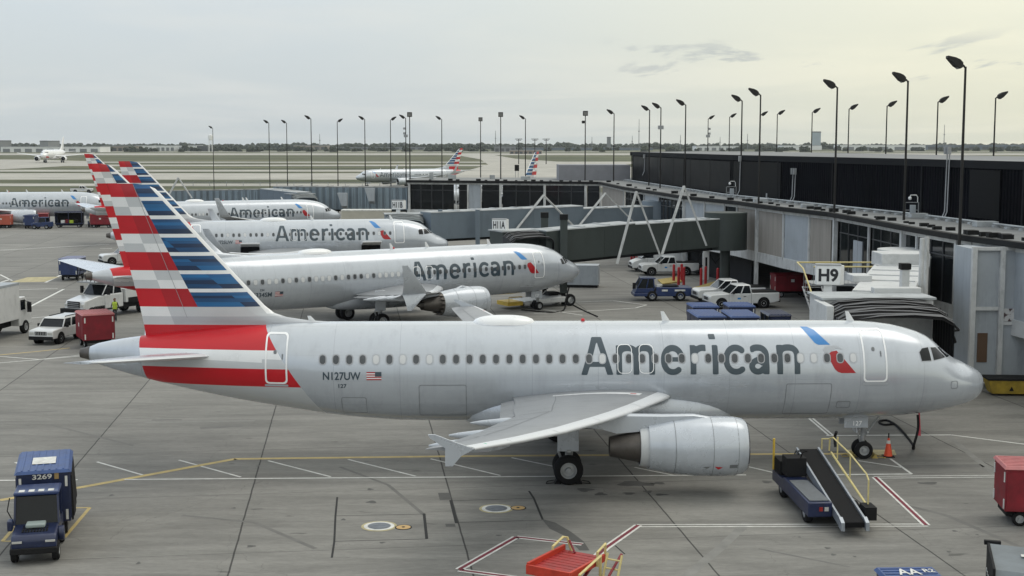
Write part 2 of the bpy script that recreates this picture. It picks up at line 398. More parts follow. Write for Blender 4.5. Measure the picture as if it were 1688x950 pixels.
def decal(skin, polys, off, mats, name, parent, side=-1, zs=0.1, xs=0.6, midx=None, me=None):
    """polys in (a, z), laid on the fuselage skin a few millimetres proud"""
    bm = bmesh.new()
    if me is not None: bm.from_mesh(me)
    else:
        for i, p in enumerate(polys):
            vs = [bm.verts.new((-a, 0, z)) for a, z in p]
            try:
                f = bm.faces.new(vs)
                if midx: f.material_index = midx[i]
            except ValueError: pass
    xsv = [v.co.x for v in bm.verts]; zsv = [v.co.z for v in bm.verts]
    big = [f for f in bm.faces if len(f.verts) > 4]
    if big and zs: bmesh.ops.triangulate(bm, faces=big)
    if zs: slice_bm(bm, 2, zs, min(zsv), max(zsv))
    if not zs: pass
    elif max(xsv) > -6.5 or min(xsv) < -(skin.P['L'] - 12): slice_bm(bm, 0, xs, min(xsv), max(xsv))
    for v in bm.verts:
        y = skin.y(-v.co.x, v.co.z); v.co.y = side * (y + off)
    m2 = bpy.data.meshes.new(name); bm.to_mesh(m2); bm.free()
    for m in mats: m2.materials.append(m)
    m2.polygons.foreach_set('use_smooth', [True] * len(m2.polygons))
    o = bpy.data.objects.new(name, m2); C.objects.link(o); o.parent = parent
    return o

def ringpoly(outer, inner):
    n = len(outer); return [[outer[i], outer[(i + 1) % n], inner[(i + 1) % n], inner[i]] for i in range(n)]

def airfoil(n=12):
    """unit chord outline: list of (x, z) from TE over the top to LE and back below"""
    xs = [0.5 * (1 - cos(pi * i / n)) for i in range(n + 1)]
    th = lambda x: 5 * (0.2969 * sqrt(x) - 0.126 * x - 0.3516 * x * x + 0.2843 * x ** 3 - 0.1036 * x ** 4)
    up = [(x, th(x)) for x in reversed(xs)]; dn = [(x, -th(x)) for x in xs[1:-1]]
    return up + dn

def lift_surface(secs, side, parent, name, mats, n=12, slat=0.10, camber=0.25):
    mb = MB(); af = airfoil(n); rings = []
    for b, a, c, z, t in secs:
        rings.append([(-(a + c * x), side * b, z + c * t * (q + (camber * 0.4 * (1 - (2*x-1)**2)))) for x, q in af])
    k = len(af)
    mb.loft(rings, 0)
    # leading edge strip gets its own bright material
    for i, f in enumerate(mb.f[:-2]):
        j = i % k; x = (af[j][0] + af[(j + 1) % k][0]) / 2
        if x < slat: mb.m[i] = 1
    return mb.build(name, mats, parent, smooth=50)

def wheel_obj(parent, c, r, w, n=24, name='wheel'):
    """an aircraft or vehicle wheel turning about the y axis: tyre with a rim as its sub-part"""
    x, y, z = c
    t = MB(); t.lathe([(-w/2, r*.55), (-w/2, r*.86), (-w*.36, r*.97), (-w*.15, r), (w*.15, r), (w*.36, r*.97), (w/2, r*.86), (w/2, r*.55), (-w/2, r*.55)], c, 'y', n)
    o = t.build(name, BLACK, parent, smooth=50)
    h = MB()
    h.lathe([(-w*.47, 0.001), (-w*.47, r*.16), (-w*.10, r*.2), (-w*.08, r*.42), (-w*.46, r*.5), (-w*.46, r*.56), (w*.46, r*.56), (w*.46, r*.5), (w*.08, r*.42), (w*.10, r*.2), (w*.47, r*.16), (w*.47, 0.001)], c, 'y', n)
    h.build('rim', HUB, o, smooth=30)
    return o

FARTEXT = 1
def airliner(T, loc, yaw, label, group='american airliners parked at the gates', dw=0, dt=0, detail=2, tip='fence', reg=None, side=-1,
             name='airliner', livery=True, chevron=False, shades=0.35, satcom=None, open_cargo=None, droop=0, seed=1):
    P = variant(T, dw, dt); S = Skin(P)
    if droop: P['wing'] = [(b, a + droop * .9 * b / 17, c, z - droop * b / 17, t) for b, a, c, z, t in P['wing']]
    rnd = random.Random(seed)
    root = empty(name, (loc[0], loc[1], 0), yaw, label, 'airliner', group)
    L = P['L']; zc = P['zc']; nseg = 72
    # ---- fuselage
    st = [0, .02, .06, .11, .18, .3, .45, .6, .8, 1, 1.25, 1.5, 1.75, 2, 2.3, 2.6, 3, 3.5, 4, 4.6, 5.3, 6, 6.8]
    x = 8.0
    while x < L - 13: st.append(x); x += 1.5
    while x < L - .2: st.append(x); x += .5
    st.append(L)
    fb = MB(); fb.loft([S.ring(a, nseg) for a in st if a > 0], 0)
    me = fb.mesh('fuselage', [SILVER, RED, WHITEP, LGREY, SILVER2], smooth=40)
    # livery bands on the rear fuselage, cut into the skin
    a_off = L - 37.57 + (0.9 if T is B737 else 0); zo = zc - 3.80
    ft = P['fin']
    if livery:
        bm = bmesh.new(); bm.from_mesh(me)
        zz = [4.90, 4.17, 3.42]
        def bis(co, no):
            bmesh.ops.bisect_plane(bm, geom=[f for f in bm.faces if f.calc_center_median().x < -(27 + a_off - 1.5)] + [e for e in bm.edges if e.verts[0].co.x < -(25+a_off)] + [v for v in bm.verts if v.co.x < -(25+a_off)], plane_co=co, plane_no=no, dist=1e-5)
        for z in zz: bis((0, 0, z + zo), (0, 0, 1))
        # slanted front edge, upright rear edge
        ax = lambda u: 27.9 + a_off + (u - 1) * 0
        sl = V((0.83, 0, 0.56))  # normal of the slanted front edge, through (a=29.35,z=4.9)
        p0 = V((-(29.42 + a_off + (2.5 if T is B737 else 0)), 0, 4.9 + zo)); bis(p0, sl)
        q0 = V((-(35.1 + a_off), 0, 4.5 + zo)); qn = V((1, 0, .17)); bis(q0, qn)
        for f in bm.faces:
            c = f.calc_center_median()
            if (c - p0).dot(sl) < 0 and (c - q0).dot(qn) > 0:
                z = c.z - zo
                if z > 4.90 or 3.42 < z < 4.17: f.material_index = 1
                elif 4.17 < z < 4.90: f.material_index = 2 if z > 4.5 else 3
                else: f.material_index = 3
        bm.to_mesh(me); bm.free(); me.set_sharp_from_angle(angle=radians(40))
    fo = bpy.data.objects.new('fuselage', me); C.objects.link(fo); fo.parent = root
    # ---- body fairing under the wing
    a0, a1 = P['fair']; fm = MB(); rings = []
    for i in range(25):
        t = i / 24; a = a0 + (a1 - a0) * t
        e = max(0.0, 1 - abs(2 * t - 1) ** 3.2) ** 0.55
        w = 0.35 + (P['wid'][13][1] + .20 - .35) * e if 0 < t < 1 else 0.05
        zb = zc - 2.0 - .34 * e; zt = zc - 1.55 + 1.05 * e
        zm, rz = (zb + zt) / 2, (zt - zb) / 2 + .02
        rings.append([(-a, (abs(cos(2*pi*k/28)) ** .72) * math.copysign(1, cos(2*pi*k/28)) * w, zm + (abs(sin(2*pi*k/28)) ** .85) * math.copysign(1, sin(2*pi*k/28)) * rz) for k in range(28)])
    fm.loft(rings, 0); fm.build('belly_fairing', SILVER2, root, smooth=60)
    # ---- wings
    for s in (-1, 1):
        w = lift_surface(P['wing'], s, root, 'wing', [WING, WING], n=14 if detail == 2 else 8, slat=0.09)
        if detail >= 1:
            W = [q for q in P['wing'] if q[0] > 1.5]; sm_ = MB(); rings = []
            for i in range(len(W) - 1):
                for g in (0, .5):
                    bb, aa, cc, zz_, tt = [W[i][k] + (W[i+1][k] - W[i][k]) * g for k in range(5)]; rings.append((bb, aa, cc, zz_, tt))
            rings.append(W[-1]); rr_ = []
            for bb, aa, cc, zz_, tt in rings:
                fw = (.50 - .012 * bb) / cc; row = []
                for q in (-.22, -.1, -.03, 0, .04, .12, .3, .6, 1.0):
                    fx = abs(q) * fw; th = 5 * (0.2969 * sqrt(fx) - 0.126 * fx - 0.3516 * fx * fx + 0.2843 * fx ** 3 - 0.1036 * fx ** 4) * (1 if q >= 0 else -1)
                    row.append((-(aa + cc * fx) + (.008 if abs(q) < .1 else 0), s * bb, zz_ + cc * tt * (th + .1 * (1 - (2*fx-1)**2)) + (.007 if q >= 0 else -.007)))
                rr_.append(row)
            sm_.loft(rr_, 0, caps=False, closed=False); sm_.build('slat', SLAT, w, smooth=60)
        b, a, c, z, t = P['wing'][-1]
        # wing tip device
        tm = MB()
        def plate(pts, y0, y1, th=0.05):
            """pts (a, z) with lateral position lerped by height between y0 and y1"""
            zl = [p[1] for p in pts]; lo, hi = min(zl), max(zl)
            q = [(-p[0], s * (y0 + (y1 - y0) * (p[1] - lo) / (hi - lo)), p[1]) for p in pts]
            tm.prism([(x_, y_ - th / 2, z_) for x_, y_, z_ in q], (0, th, 0))
        if tip == 'fence':
            tm = MB(); plate([(a + .0, z + .02), (a + .55, z + .22), (a + 1.15, z + .46), (a + 1.35, z + .46), (a + 1.3, z + .36), (a + .86, z + .05), (a + .86, z - .50), (a + .64, z - .50), (a + .4, z - .2)], b + .0, b + .1, .06)
            tm.build('wingtip_fence', SILVER2, w)
        elif tip in ('sharklet', 'blended'):
            hgt = 2.15 if tip == 'sharklet' else 2.4
            rings = []
            for i in range(9):
                q = i / 8; th = min(1.0, q * 2.2) * radians(76)
                zz_ = z + hgt * (q ** 1.5); yy = b + .75 * (1 - (1 - q) ** 2)
                ch = c * (1 - .62 * q); aa = a + 1.7 * q ** 1.15
                up = V((0, -sin(th) * s, cos(th)))
                rings.append([V((-(aa + ch * fx), s * yy, zz_)) + up * (fz * ch * .09) for fx, fz in airfoil(8)])
            tm = MB(); tm.loft(rings); tm.build('winglet', SILVER2, w, smooth=50)
        elif tip == 'scimitar':
            for sg, hgt, da, out, end in ((1, 1.85, 1.75, .75, .38), (-1, .98, 1.25, .30, .3)):
                rings = []
                for i in range(8):
                    q = i / 7; th = min(1.0, q * 2) * radians(72) * sg
                    up = V((0, -sin(th) * s, cos(th)))
                    ch = 1.75 * (1 - q) + end * q
                    rings.append([V((-(a + .25 + da * q + ch * fx), s * (b - .05 + out * (1 - (1 - q) ** 2)), z + sg * hgt * q ** 1.15)) + up * (fz * ch * .08) for fx, fz in airfoil(8)])
                tm = MB(); tm.loft(rings); tm.build('winglet', SILVER2, w, smooth=50)
        # flap seams and flap track fairings
        fl = MB()
        if detail >= 1:
            for bb in ((6.6, 10.1, 13.3) if T is A320 else (6.2, 9.4, 12.6)):
                W = P['wing']; i = max(j for j in range(len(W)) if W[j][0] <= bb); g = (bb - W[i][0]) / (W[i+1][0] - W[i][0])
                aa, cc, zz_ = [W[i][k] + (W[i+1][k] - W[i][k]) * g for k in (1, 2, 3)]
                k_ = cc / 3.9
                fb2 = MB(); fb2.lathe([(-1.9*k_, .02), (-1.5*k_, .12), (-.9*k_, .2), (0, .24), (1.0*k_, .19), (1.9*k_, .1), (2.3*k_, .03)], (0, 0, 0), 'x', 12, sy=.6)
                for v_ in fb2.v: v_.x = -(aa + cc * .82 + v_.x) ; v_.y += s * bb; v_.z += zz_ - .22
                fb2.build('flap_fairing', SILVER2, w, smooth=60)
        if detail == 2:
            # flaps: slightly drooped panels behind the rear spar, and spoiler seams
            W = P['wing']
            def wp(bb, fx, dz=0):
                i = max(j for j in range(len(W)-1) if W[j][0] <= bb); g = (bb - W[i][0]) / (W[i+1][0] - W[i][0])
                aa, cc, zz_, tt = [W[i][k] + (W[i+1][k] - W[i][k]) * g for k in (1, 2, 3, 4)]
                th = 5 * (0.2969 * sqrt(fx) - 0.126 * fx - 0.3516 * fx * fx + 0.2843 * fx ** 3 - 0.1036 * fx ** 4)
                return (-(aa + cc * fx), s * bb, zz_ + cc * tt * (th + .1 * (1 - (2*fx-1)**2)) + .006 + dz)
            def seam(b0, f0, b1, f1, wd=.035):
                n = 8; q0 = []; q1 = []
                for i in range(n + 1):
                    g = i / n; bb = b0 + (b1 - b0) * g; fx = f0 + (f1 - f0) * g
                    q0.append(wp(bb, fx)); p = wp(bb, fx)
                    if abs(b1 - b0) > .5: q1.append((p[0] - wd, p[1], wp(bb, min(.99, fx + .012))[2]))
                    else: q1.append((p[0], p[1] + s * wd, p[2]))
                for i in range(n): fl.add([q0[i], q0[i+1], q1[i+1], q1[i]], [(0, 1, 2, 3)])
            seam(2.6, .72, 6.2, .66); seam(6.4, .68, 13.4, .66); seam(13.5, .70, 16.4, .70)
            for bb in (6.3, 8.1, 9.9, 11.7, 13.4): seam(bb, .66, bb + .01, .97)
            for bb in (4.6, 8.2, 11.6, 14.8): seam(bb, .005, bb + .01, .09, .03)
            fl.build('panel_seams', SEAM, w, smooth=0, fix=False)
            if T is A320:
                wk = MB()
                for i in range(8):
                    f0, f1 = .14 + i * .075, .14 + (i + 1) * .075
                    wk.add([wp(2.55, f0), wp(2.55, f1), wp(2.95 - .03 * i, f1), wp(2.95 - .03 * i, f0)], [(0, 1, 2, 3)], 0)
                wk.add([wp(2.7, .17, .006), wp(2.7, .21, .006), wp(2.8, .21, .006), wp(2.8, .17, .006)], [(0, 1, 2, 3)], 1)
                wk.build('walkway_marking', [WHITEP, RED], w, smooth=0, fix=False)
            # flaps hanging a little below the trailing edge
            for b0, b1 in ((2.3, 6.1), (6.6, 13.0)):
                fp = MB(); r = []
                for bb in (b0, (b0 + b1) / 2, b1):
                    p = wp(bb, .97); c_ = .55 if bb > 6.2 else .7
                    r.append([(p[0] + c_ * .6, p[1], p[2] - .02), (p[0] - .05, p[1], p[2] - .05), (p[0] - c_, p[1], p[2] - .20), (p[0] - .1, p[1], p[2] - .17), (p[0] + c_ * .6, p[1], p[2] - .16)])
                fp.loft(r); fp.build('flap', WING, w, smooth=40)
            lt = MB(); p = P['wing'][-2]; lt.lathe([(-.09, .01), (-.03, .035), (.03, .035), (.09, .01)], (-(p[1] - .02), s * (p[0] - .45), p[3] + .0), 'x', 10)
            lt.build('navigation_light', mat('nav_green', (0.02, .35, .2), .1, emit=.35) if s == -1 else mat('nav_red', (.4, .02, .02), .1), w)
    # ---- tailplane
    for s in (-1, 1):
        lift_surface(P['stab'], s, root, 'tailplane', [SILVER2, SLAT], n=10 if detail == 2 else 6, slat=.06, camber=0)
    # ---- fin
    fm = MB(); af = airfoil(12 if detail == 2 else 7); rings = []
    for z, le, te in ft:
        c = te - le; th = min(.62, .105 * min(c, 5.2) ) / c
        if z > ft[-1][0] - .25: th *= max(.15, (ft[-1][0] - z) / .25)
        rings.append([(-(le + c * fx), fz * c * th, z) for fx, fz in af])
    fm.loft(rings)
    me = fm.mesh('tail_fin', [SILVER2, RED, RED2, BLUE, WHITEP, LGREY, MGREY, BLUEB, BLUED], smooth=40)
    if livery:
        bm = bmesh.new(); bm.from_mesh(me)
        zt = ft[-1][0]; zs = [zt - .55 - .753 * i for i in range(9)]
        allg = lambda: bm.verts[:] + bm.edges[:] + bm.faces[:]
        cut = lambda co, no: bmesh.ops.bisect_plane(bm, geom=allg(), plane_co=co, plane_no=no, dist=1e-5)
        for i, z in enumerate(zs):
            cut((0, 0, z), (0, 0, 1))
            if i < 7:
                cut((0, 0, z - .15), (0, 0, 1))
                cut((0, 0, z - .40), (0, 0, 1)); cut((0, 0, z - .29), (0, 0, 1)); cut((0, 0, z - .56), (0, 0, 1))
        # red / blue boundary and the two block boundaries in the red part
        tz, tte = zt, ft[-1][2]; bz = zt - 5.1
        def line(d0, d1):
            """normal and point of a slanted cut: d0, d1 = distance ahead of the top TE at the top and at bz"""
            p, q = V((-(tte - d0), 0, tz)), V((-(tte - d1), 0, bz)); d = (q - p).normalized(); return p, V((-d.z, 0, d.x)) * (1 if -d.z > 0 else -1)
        LB = line(1.02, 3.62); LH = line(.52, 2.35); LW = line(1.72, 4.9)
        for p, n in (LB, LH): cut(p, n)
        LF = line(-.35, 5.6)
        cut(*LF)
        if T is B737: cut((-(ft[3][1] + 2.4), 0, 6), (1, 0, 0))
        # thin white leading edge
        le0, le1 = V((-ft[-4][1], 0, ft[-4][0])), V((-(ft[-6][1]) if len(ft) > 9 else -ft[-5][1], 0, ft[-6][0] if len(ft) > 9 else ft[-5][0]))
        d = (le1 - le0).normalized(); ln = V((-d.z, 0, d.x)); ln = ln if ln.x > 0 else -ln; lp = le0 - ln * .13
        cut(lp, ln)
        for f in bm.faces:
            c = f.calc_center_median(); z = c.z
            blue = (c - LB[0]).dot(LB[1]) > 0; front = (c - LH[0]).dot(LH[1]) > 0
            if (c - lp).dot(ln) > 0 and z > zs[6] - .3: f.material_index = 4; continue
            if z < zs[7]: f.material_index = 0 if (T is B737 and c.x > -(ft[3][1] + 2.4)) else 1; continue
            if z < zs[6]:
                f.material_index = 5 if z > (zs[6] + zs[7]) / 2 else 6
                if not front: f.material_index = 4 if z > (zs[6] + zs[7]) / 2 else 5
                continue
            i = 0 if z > zs[0] else next(k + 1 for k in range(7) if zs[k] >= z > zs[k + 1])
            top = zs[i - 1] if i else zt
            if blue:
                if i and z > top - .15: f.material_index = 4
                else:
                    q = 0 if z > top - .29 else 1 if z > top - .40 else 2 if z > top - .56 else 3
                    fr = (c - LF[0]).dot(LF[1]) > 0
                    f.material_index = ((3, 7, 3, 8), (7, 3, 8, 3), (3, 8, 3, 7), (3, 7, 7, 8))[(i + (2 if fr else 0)) % 4][q]
            elif i % 2 == 0: f.material_index = 2 if front else 1
            else:
                hi = z > top - .40
                f.material_index = (5 if hi else 4) if front else (4 if hi else 5)
        bm.to_mesh(me); bm.free(); me.set_sharp_from_angle(angle=radians(40))
    fo = bpy.data.objects.new('tail_fin', me); C.objects.link(fo); fo.parent = root
    if detail == 2:
        # rudder hinge seam
        sm = MB()
        for i in range(10):
            z0 = ft[3][0] + (ft[-1][0] - ft[3][0] - .05) * i / 10; z1 = ft[3][0] + (ft[-1][0] - ft[3][0] - .05) * (i + 1) / 10
            def hp(z):
                le, te = np.interp(z, [q[0] for q in ft], [q[1] for q in ft]), np.interp(z, [q[0] for q in ft], [q[2] for q in ft])
                c = te - le; return te - (1.9 - (z - 6) * .15), c, le, te
            pts = []
            for z in (z0, z1):
                a_, c, le, te = hp(z); fx = min(1, max(0, (a_ - le) / c)); th = min(.62, .105 * min(c, 5.2))
                y = 5 * th * (0.2969 * sqrt(fx) - 0.126 * fx - 0.3516 * fx**2 + 0.2843 * fx**3 - 0.1036 * fx**4)
                pts += [(-a_, side * (y + .006), z), (-a_ - .02, side * (y + .006), z)]
            sm.add(pts, [(0, 1, 3, 2)])
        sm.build('rudder_seam', SEAML, fo, smooth=0, fix=False)
    # ---- tail cone nozzle
    nz = MB(); t, b_ = S.t(L) + zc, S.b(L) + zc
    nz.lathe([(0.22, .30), (.05, .25), (-.18, .19), (-.16, .14), (.1, .13)], (-L - .0, 0, (t + b_) / 2), 'x', 18, caps=True)
    nz.build('exhaust_nozzle', NOZZLE, root)
    # ---- engines
    E = P['eng']; r = E['r']
    for s in (-1, 1):
        ln = E['a1'] - E['a0']; m = MB(); cc = (-E['a0'], s * E['b'], E['z'])
        prof = [(-.03, .86), (-.16, .935), (-.45, .985), (-1.0, 1.0), (-1.9, .985), (-2.7, .92), (-ln + .35, .82), (-ln, .765), (-ln + .02, .72), (-ln + .9, .70)]
        m.lathe([(t_, q * r) for t_, q in prof], cc, 'x', 36 if detail == 2 else 20)
        eng = m.build('engine', SILVER2, root, smooth=40)
        m = MB(); m.lathe([(-.035, .862 * r), (.02, .82 * r), (.03, .79 * r), (-.02, .755 * r), (-.30, .72 * r)], cc, 'x', 36 if detail == 2 else 20); m.build('inlet_lip', LIP, eng, smooth=60)
        m = MB(); m.lathe([(-.28, .725 * r), (-1.0, .74 * r), (-1.02, .01)], cc, 'x', 24)
        m.build('inlet_duct', DARK, eng)
        m = MB(); m.lathe([(-.45, .01), (-.62, .10), (-.85, .2), (-1.0, .24)], cc, 'x', 16); m.build('spinner', STEEL, eng)
        if detail == 2:
            m = MB()
            for k in range(24):
                an = 2 * pi * k / 24; d = V((0, cos(an), sin(an))); e_ = V((0, -sin(an), cos(an)))
                q = V(cc)
                m.add([q + V((-.86, 0, 0)) + d * .24 + e_ * .02, q + V((-.99, 0, 0)) + d * .24 - e_ * .05, q + V((-.98, 0, 0)) + d * r * .73 - e_ * .10, q + V((-.84, 0, 0)) + d * r * .73 + e_ * .06], [(0, 1, 2, 3)])
            m.build('fan_blades', STEEL, eng, smooth=0, fix=False)
        # core nozzle and plug
        co = E['core'] - E['a0']; m = MB()
        prof = [(-ln + 1.2, .62 * r), (-ln + .2, .60 * r), (-ln - .2, .55 * r), (-co + .5, .42 * r), (-co, .33 * r), (-co + .02, .29 * r), (-co + .5, .28 * r)]
        if chevron:
            # serrated fan nozzle rim
            for k in range(16):
                a_, b2, c_ = [2 * pi * (k + q) / 16 for q in (0, .5, 1)]
                R_ = .765 * r
                m.add([(cc[0] - ln + .03, cc[1] + cos(a_) * R_, cc[2] + sin(a_) * R_), (cc[0] - ln - .38, cc[1] + cos(b2) * R_ * .93, cc[2] + sin(b2) * R_ * .93), (cc[0] - ln + .03, cc[1] + cos(c_) * R_, cc[2] + sin(c_) * R_),
                       (cc[0] - ln + .03, cc[1] + cos(a_) * R_ * .97, cc[2] + sin(a_) * R_ * .97), (cc[0] - ln - .38, cc[1] + cos(b2) * R_ * .90, cc[2] + sin(b2) * R_ * .90), (cc[0] - ln + .03, cc[1] + cos(c_) * R_ * .97, cc[2] + sin(c_) * R_ * .97)],
                      [(0, 1, 2), (3, 5, 4), (0, 3, 4, 1), (1, 4, 5, 2)])
        m.lathe(prof, cc, 'x', 28); m.lathe([(-co + .4, .26 * r), (-co + .42, .02)], cc, 'x', 16)
        if chevron: m.lathe([(-co + .4, .25 * r), (-co - .1, .2 * r), (-co - .5, .03)], cc, 'x', 16, caps=True)
        m.build('core_nozzle', NOZZLE, eng, smooth=40)
        if T is A320 and detail == 2:
            m = MB(); m.lathe([(-ln + .02, .70 * r), (-ln - .02, .69 * r), (-ln - .32, .66 * r), (-ln - .33, .60 * r)], cc, 'x', 32); m.build('fan_nozzle_ring', LGREY, eng, smooth=40)
        # pylon
        zw = 3.05 if T is A320 else 2.45
        m = MB(); rings = []
        for a_, zt_, zb_, w_ in ((E['a0'] + 1.2, E['z'] + .98 * r, E['z'] + .90 * r, .06), (E['a0'] + 2.0, E['z'] + 1.10 * r, E['z'] + .8 * r, .16), (E['a0'] + 3.2, zw + .02, E['z'] + .6 * r, .22), (E['a1'] + 1.2, zw + .05, E['z'] + .48 * r, .22), (E['core'] + .3, zw - .06, E['z'] + .62 * r, .2), (E['core'] + 2.6, zw - .1, zw - .28, .06)):
            rings.append([(-a_, s * E['b'] - w_, zb_), (-a_, s * E['b'] + w_, zb_), (-a_, s * E['b'] + w_, zt_ - .05), (-a_, s * E['b'] + w_ * .4, zt_), (-a_, s * E['b'] - w_ * .4, zt_), (-a_, s * E['b'] - w_, zt_ - .05)])
        m.loft(rings); m.build('pylon', SILVER2, eng, smooth=40)
        if detail == 2:
            m = MB()
            for ax_ in (.42, 1.35, 2.75):
                R_ = (np.interp(ax_, [.16, .45, 1, 1.9, 2.7], [.935, .985, 1, .985, .92])) * r + .004
                m.lathe([(-ax_, R_), (-ax_ - .018, R_ - (.001 if ax_ < 2 else .003))], cc, 'x', 40)
            m.build('panel_seam', SEAM, eng, fix=False)
            if s == side:
                m = MB()
                def npt(ax_, an): 
                    R_ = (np.interp(ax_, [.16, .45, 1, 1.9, 2.7, 3.35], [.935, .985, 1, .985, .92, .82])) * r + .006
                    return (cc[0] - ax_, cc[1] + s * cos(an) * R_, cc[2] + sin(an) * R_)
                m.add([npt(.45, -.45), npt(.75, -.45), npt(.75, -.60), npt(.45, -.60)], [(0, 1, 2, 3)], 0)
                m.add([npt(1.0, -.55), npt(1.32, -.52), npt(1.16, -.66)], [(0, 1, 2)], 1)
                m.add([npt(1.45, -.52), npt(1.75, -.55), npt(1.6, -.62)], [(0, 1, 2)], 0)
                m.build('placard', [SEAM, RED], eng, smooth=0, fix=False)
    # ---- landing gear
    na, nr, nw = P['nose']
    g = MB(); g.cyl((-na, 0, nr), (-na + .05, 0, zc - 1.9), .085, .11); g.cyl((-na, -nw - .05, nr), (-na, nw + .05, nr), .06)
    g.cyl((-na + .08, 0, nr + .55), (-na + .75, 0, zc - 1.95), .04); g.cyl((-na - .08, 0, nr + .3), (-na - .22, 0, nr + .75), .035); g.cyl((-na - .22, 0, nr + .75), (-na - .06, 0, nr + 1.0), .035)
    g.box(-na + .02, -na + .16, -.13, .13, nr + .62, nr + .86); g.cyl((-na + .1, -.22, nr + .75), (-na + .2, -.22, nr + .75), .08); g.cyl((-na + .1, .22, nr + .75), (-na + .2, .22, nr + .75), .08)
    ng = g.build('nose_gear', GEARM, root)
    for s in (-1, 1): wheel_obj(ng, (-na, s * nw, nr), nr, .22)
    g = MB()
    for s in (-1, 1): g.box(-na - .9, -na + .1, s * .42 - .015, s * .42 + .015, zc - 2.42, zc - 1.88)
    g.box(-na - .35, -na - .30, -.3, .3, nr + .75, nr + 1.25)
    g.build('gear_door', SILVER2, ng)
    if detail == 2:
        add_text('127', ng, OUTL, (-na - .52, -.442, zc - 2.33), (1, 0, 0), (0, 0, 1), .2, None, .01, 'lettering')
    ma, mt, mr, mw = P['main']
    for s in (-1, 1):
        g = MB(); g.cyl((-ma, s * mt, mr), (-ma + .25, s * (mt - .15), 2.75), .13, .17); g.cyl((-ma, s * (mt - mw), mr), (-ma, s * (mt + mw), mr), .09)
        g.cyl((-ma + .1, s * mt, 1.3), (-ma + .2, s * (mt - 1.9), 2.4), .07); g.cyl((-ma - .15, s * mt, mr + .1), (-ma - .38, s * mt, mr + .65), .05); g.cyl((-ma - .38, s * mt, mr + .65), (-ma - .1, s * mt, mr + 1.1), .05)
        for q_ in (-.12, .12): g.tube([(-ma + q_, s * (mt + .1), mr + .05), (-ma + q_ + .05, s * (mt + .12), 1.5), (-ma + q_ + .2, s * (mt + .1), 2.6)], .018, 5)
        g.cyl((-ma - .05, s * (mt + .15), 1.25), (-ma + .12, s * (mt + .15), 1.25), .11, n=10)
        mg = g.build('main_gear', GEARM, root)
        for q in (-1, 1): wheel_obj(mg, (-ma, s * (mt + q * mw), mr), mr, .40)
        g = MB(); g.box(-ma - .42, -ma + .42, s * (mt + .20) - .02, s * (mt + .20) + .02, 1.25, 2.75); g.build('gear_door', SILVER2, mg, bevel=.05)
    if detail == 2:
        for k, (a_, y_) in enumerate(((ma + .75, P['main'][1] + .5), (ma - .75, P['main'][1] + .5))):
            pass
    # ---- cabin windows
    w0, w1, wp_ = P['win0'], P['win1'], P['winp']; nwin = int(round((w1 - w0) / wp_)) + 1
    zwin = zc + P['winz']; ex = ((14.45, 15.33) if T is A320 else (14.9 + dw, 15.95 + dw))
    kk = 4 if detail == 2 else 3
    for i in range(nwin):
        a = w0 + (w1 - w0) * i / (nwin - 1)
        if T is A320 and any(abs(a - e) < .27 for e in ex) and False: continue
        shut = rnd.random() < shades; half = rnd.random() < .25
        outer = rrect(a, zwin, P['winw'] + (.06 if detail == 2 else .02), P['winh'] + (.06 if detail == 2 else .02), .14, kk); inner = rrect(a, zwin, P['winw'] - .02, P['winh'] - .02, .11, kk)
        over = chevron or detail < 2
        if over and P['text'][0] - .2 < a < P['text'][1] + .2: shut = False
        polys = ringpoly(outer, inner) if not (over and P['text'][0] - .2 < a < P['text'][1] + .2) else []; mi = [0] * len(polys)
        polys.append(inner); mi.append(2 if shut else 1)
        decal(S, polys, .011, [WFRAME if not shut else MGREY, CABW, SHADE], 'cabin_window', root, side, zs=.12 if detail == 2 else .25, midx=mi)
    # ---- cockpit windows
    if T is A320:
        cw = [[(3.20, 4.74), (3.06, 4.87), (2.76, 4.90), (2.72, 4.40), (3.14, 4.40)], [(2.64, 4.88), (2.36, 4.86), (1.98, 4.46), (2.60, 4.41)], [(2.24, 4.84), (2.04, 4.82), (1.62, 4.43), (1.90, 4.44)]]
    else:
        cw = [[(2.72, 4.12), (2.45, 4.16), (2.32, 3.74), (2.66, 3.72)], [(2.38, 4.20), (2.12, 4.24), (1.98, 3.80), (2.24, 3.74)], [(2.06, 4.26), (1.80, 4.20), (1.52, 4.02), (1.92, 3.80)]]
    for sd in (-1, 1):
        for q in cw:
            cx = sum(p[0] for p in q) / len(q); cz = sum(p[1] for p in q) / len(q)
            big = [(cx + (p[0] - cx) * 1.13, cz + (p[1] - cz) * 1.10) for p in q]
            decal(S, [big], .006, [MGREY], 'window_frame', root, sd, zs=.08, xs=.1)
            decal(S, [q], .012, [GLASS], 'cockpit_window', root, sd, zs=.08, xs=.1)
    # ---- doors
    for k, (a, dz, w, h) in enumerate((P['door1'], P['door2'])):
        z = zc + dz + .05; lw = .07 if detail == 2 else .09
        polys = ringpoly(rrect(a, z, w + lw, h + lw, .16), rrect(a, z, w - lw, h - lw, .13))
        d = decal(S, polys, .012, [OUTL], 'door', root, side, zs=.12, xs=.3)
        if detail == 2:
            decal(S, [rrect(a + .05, z + .28, .13, .16, .06)], .012, [SEAM], 'door_window', d, side, zs=.1)
            decal(S, [rrect(a - .25, z + .1, .05, .22, .02)], .012, [SEAM], 'handle', d, side, zs=.1)
            decal(S, [rrect(a, z - h / 2 - .1, w + .12, .09, .04)], .02, [MGREY], 'sill', d, side, zs=.05)
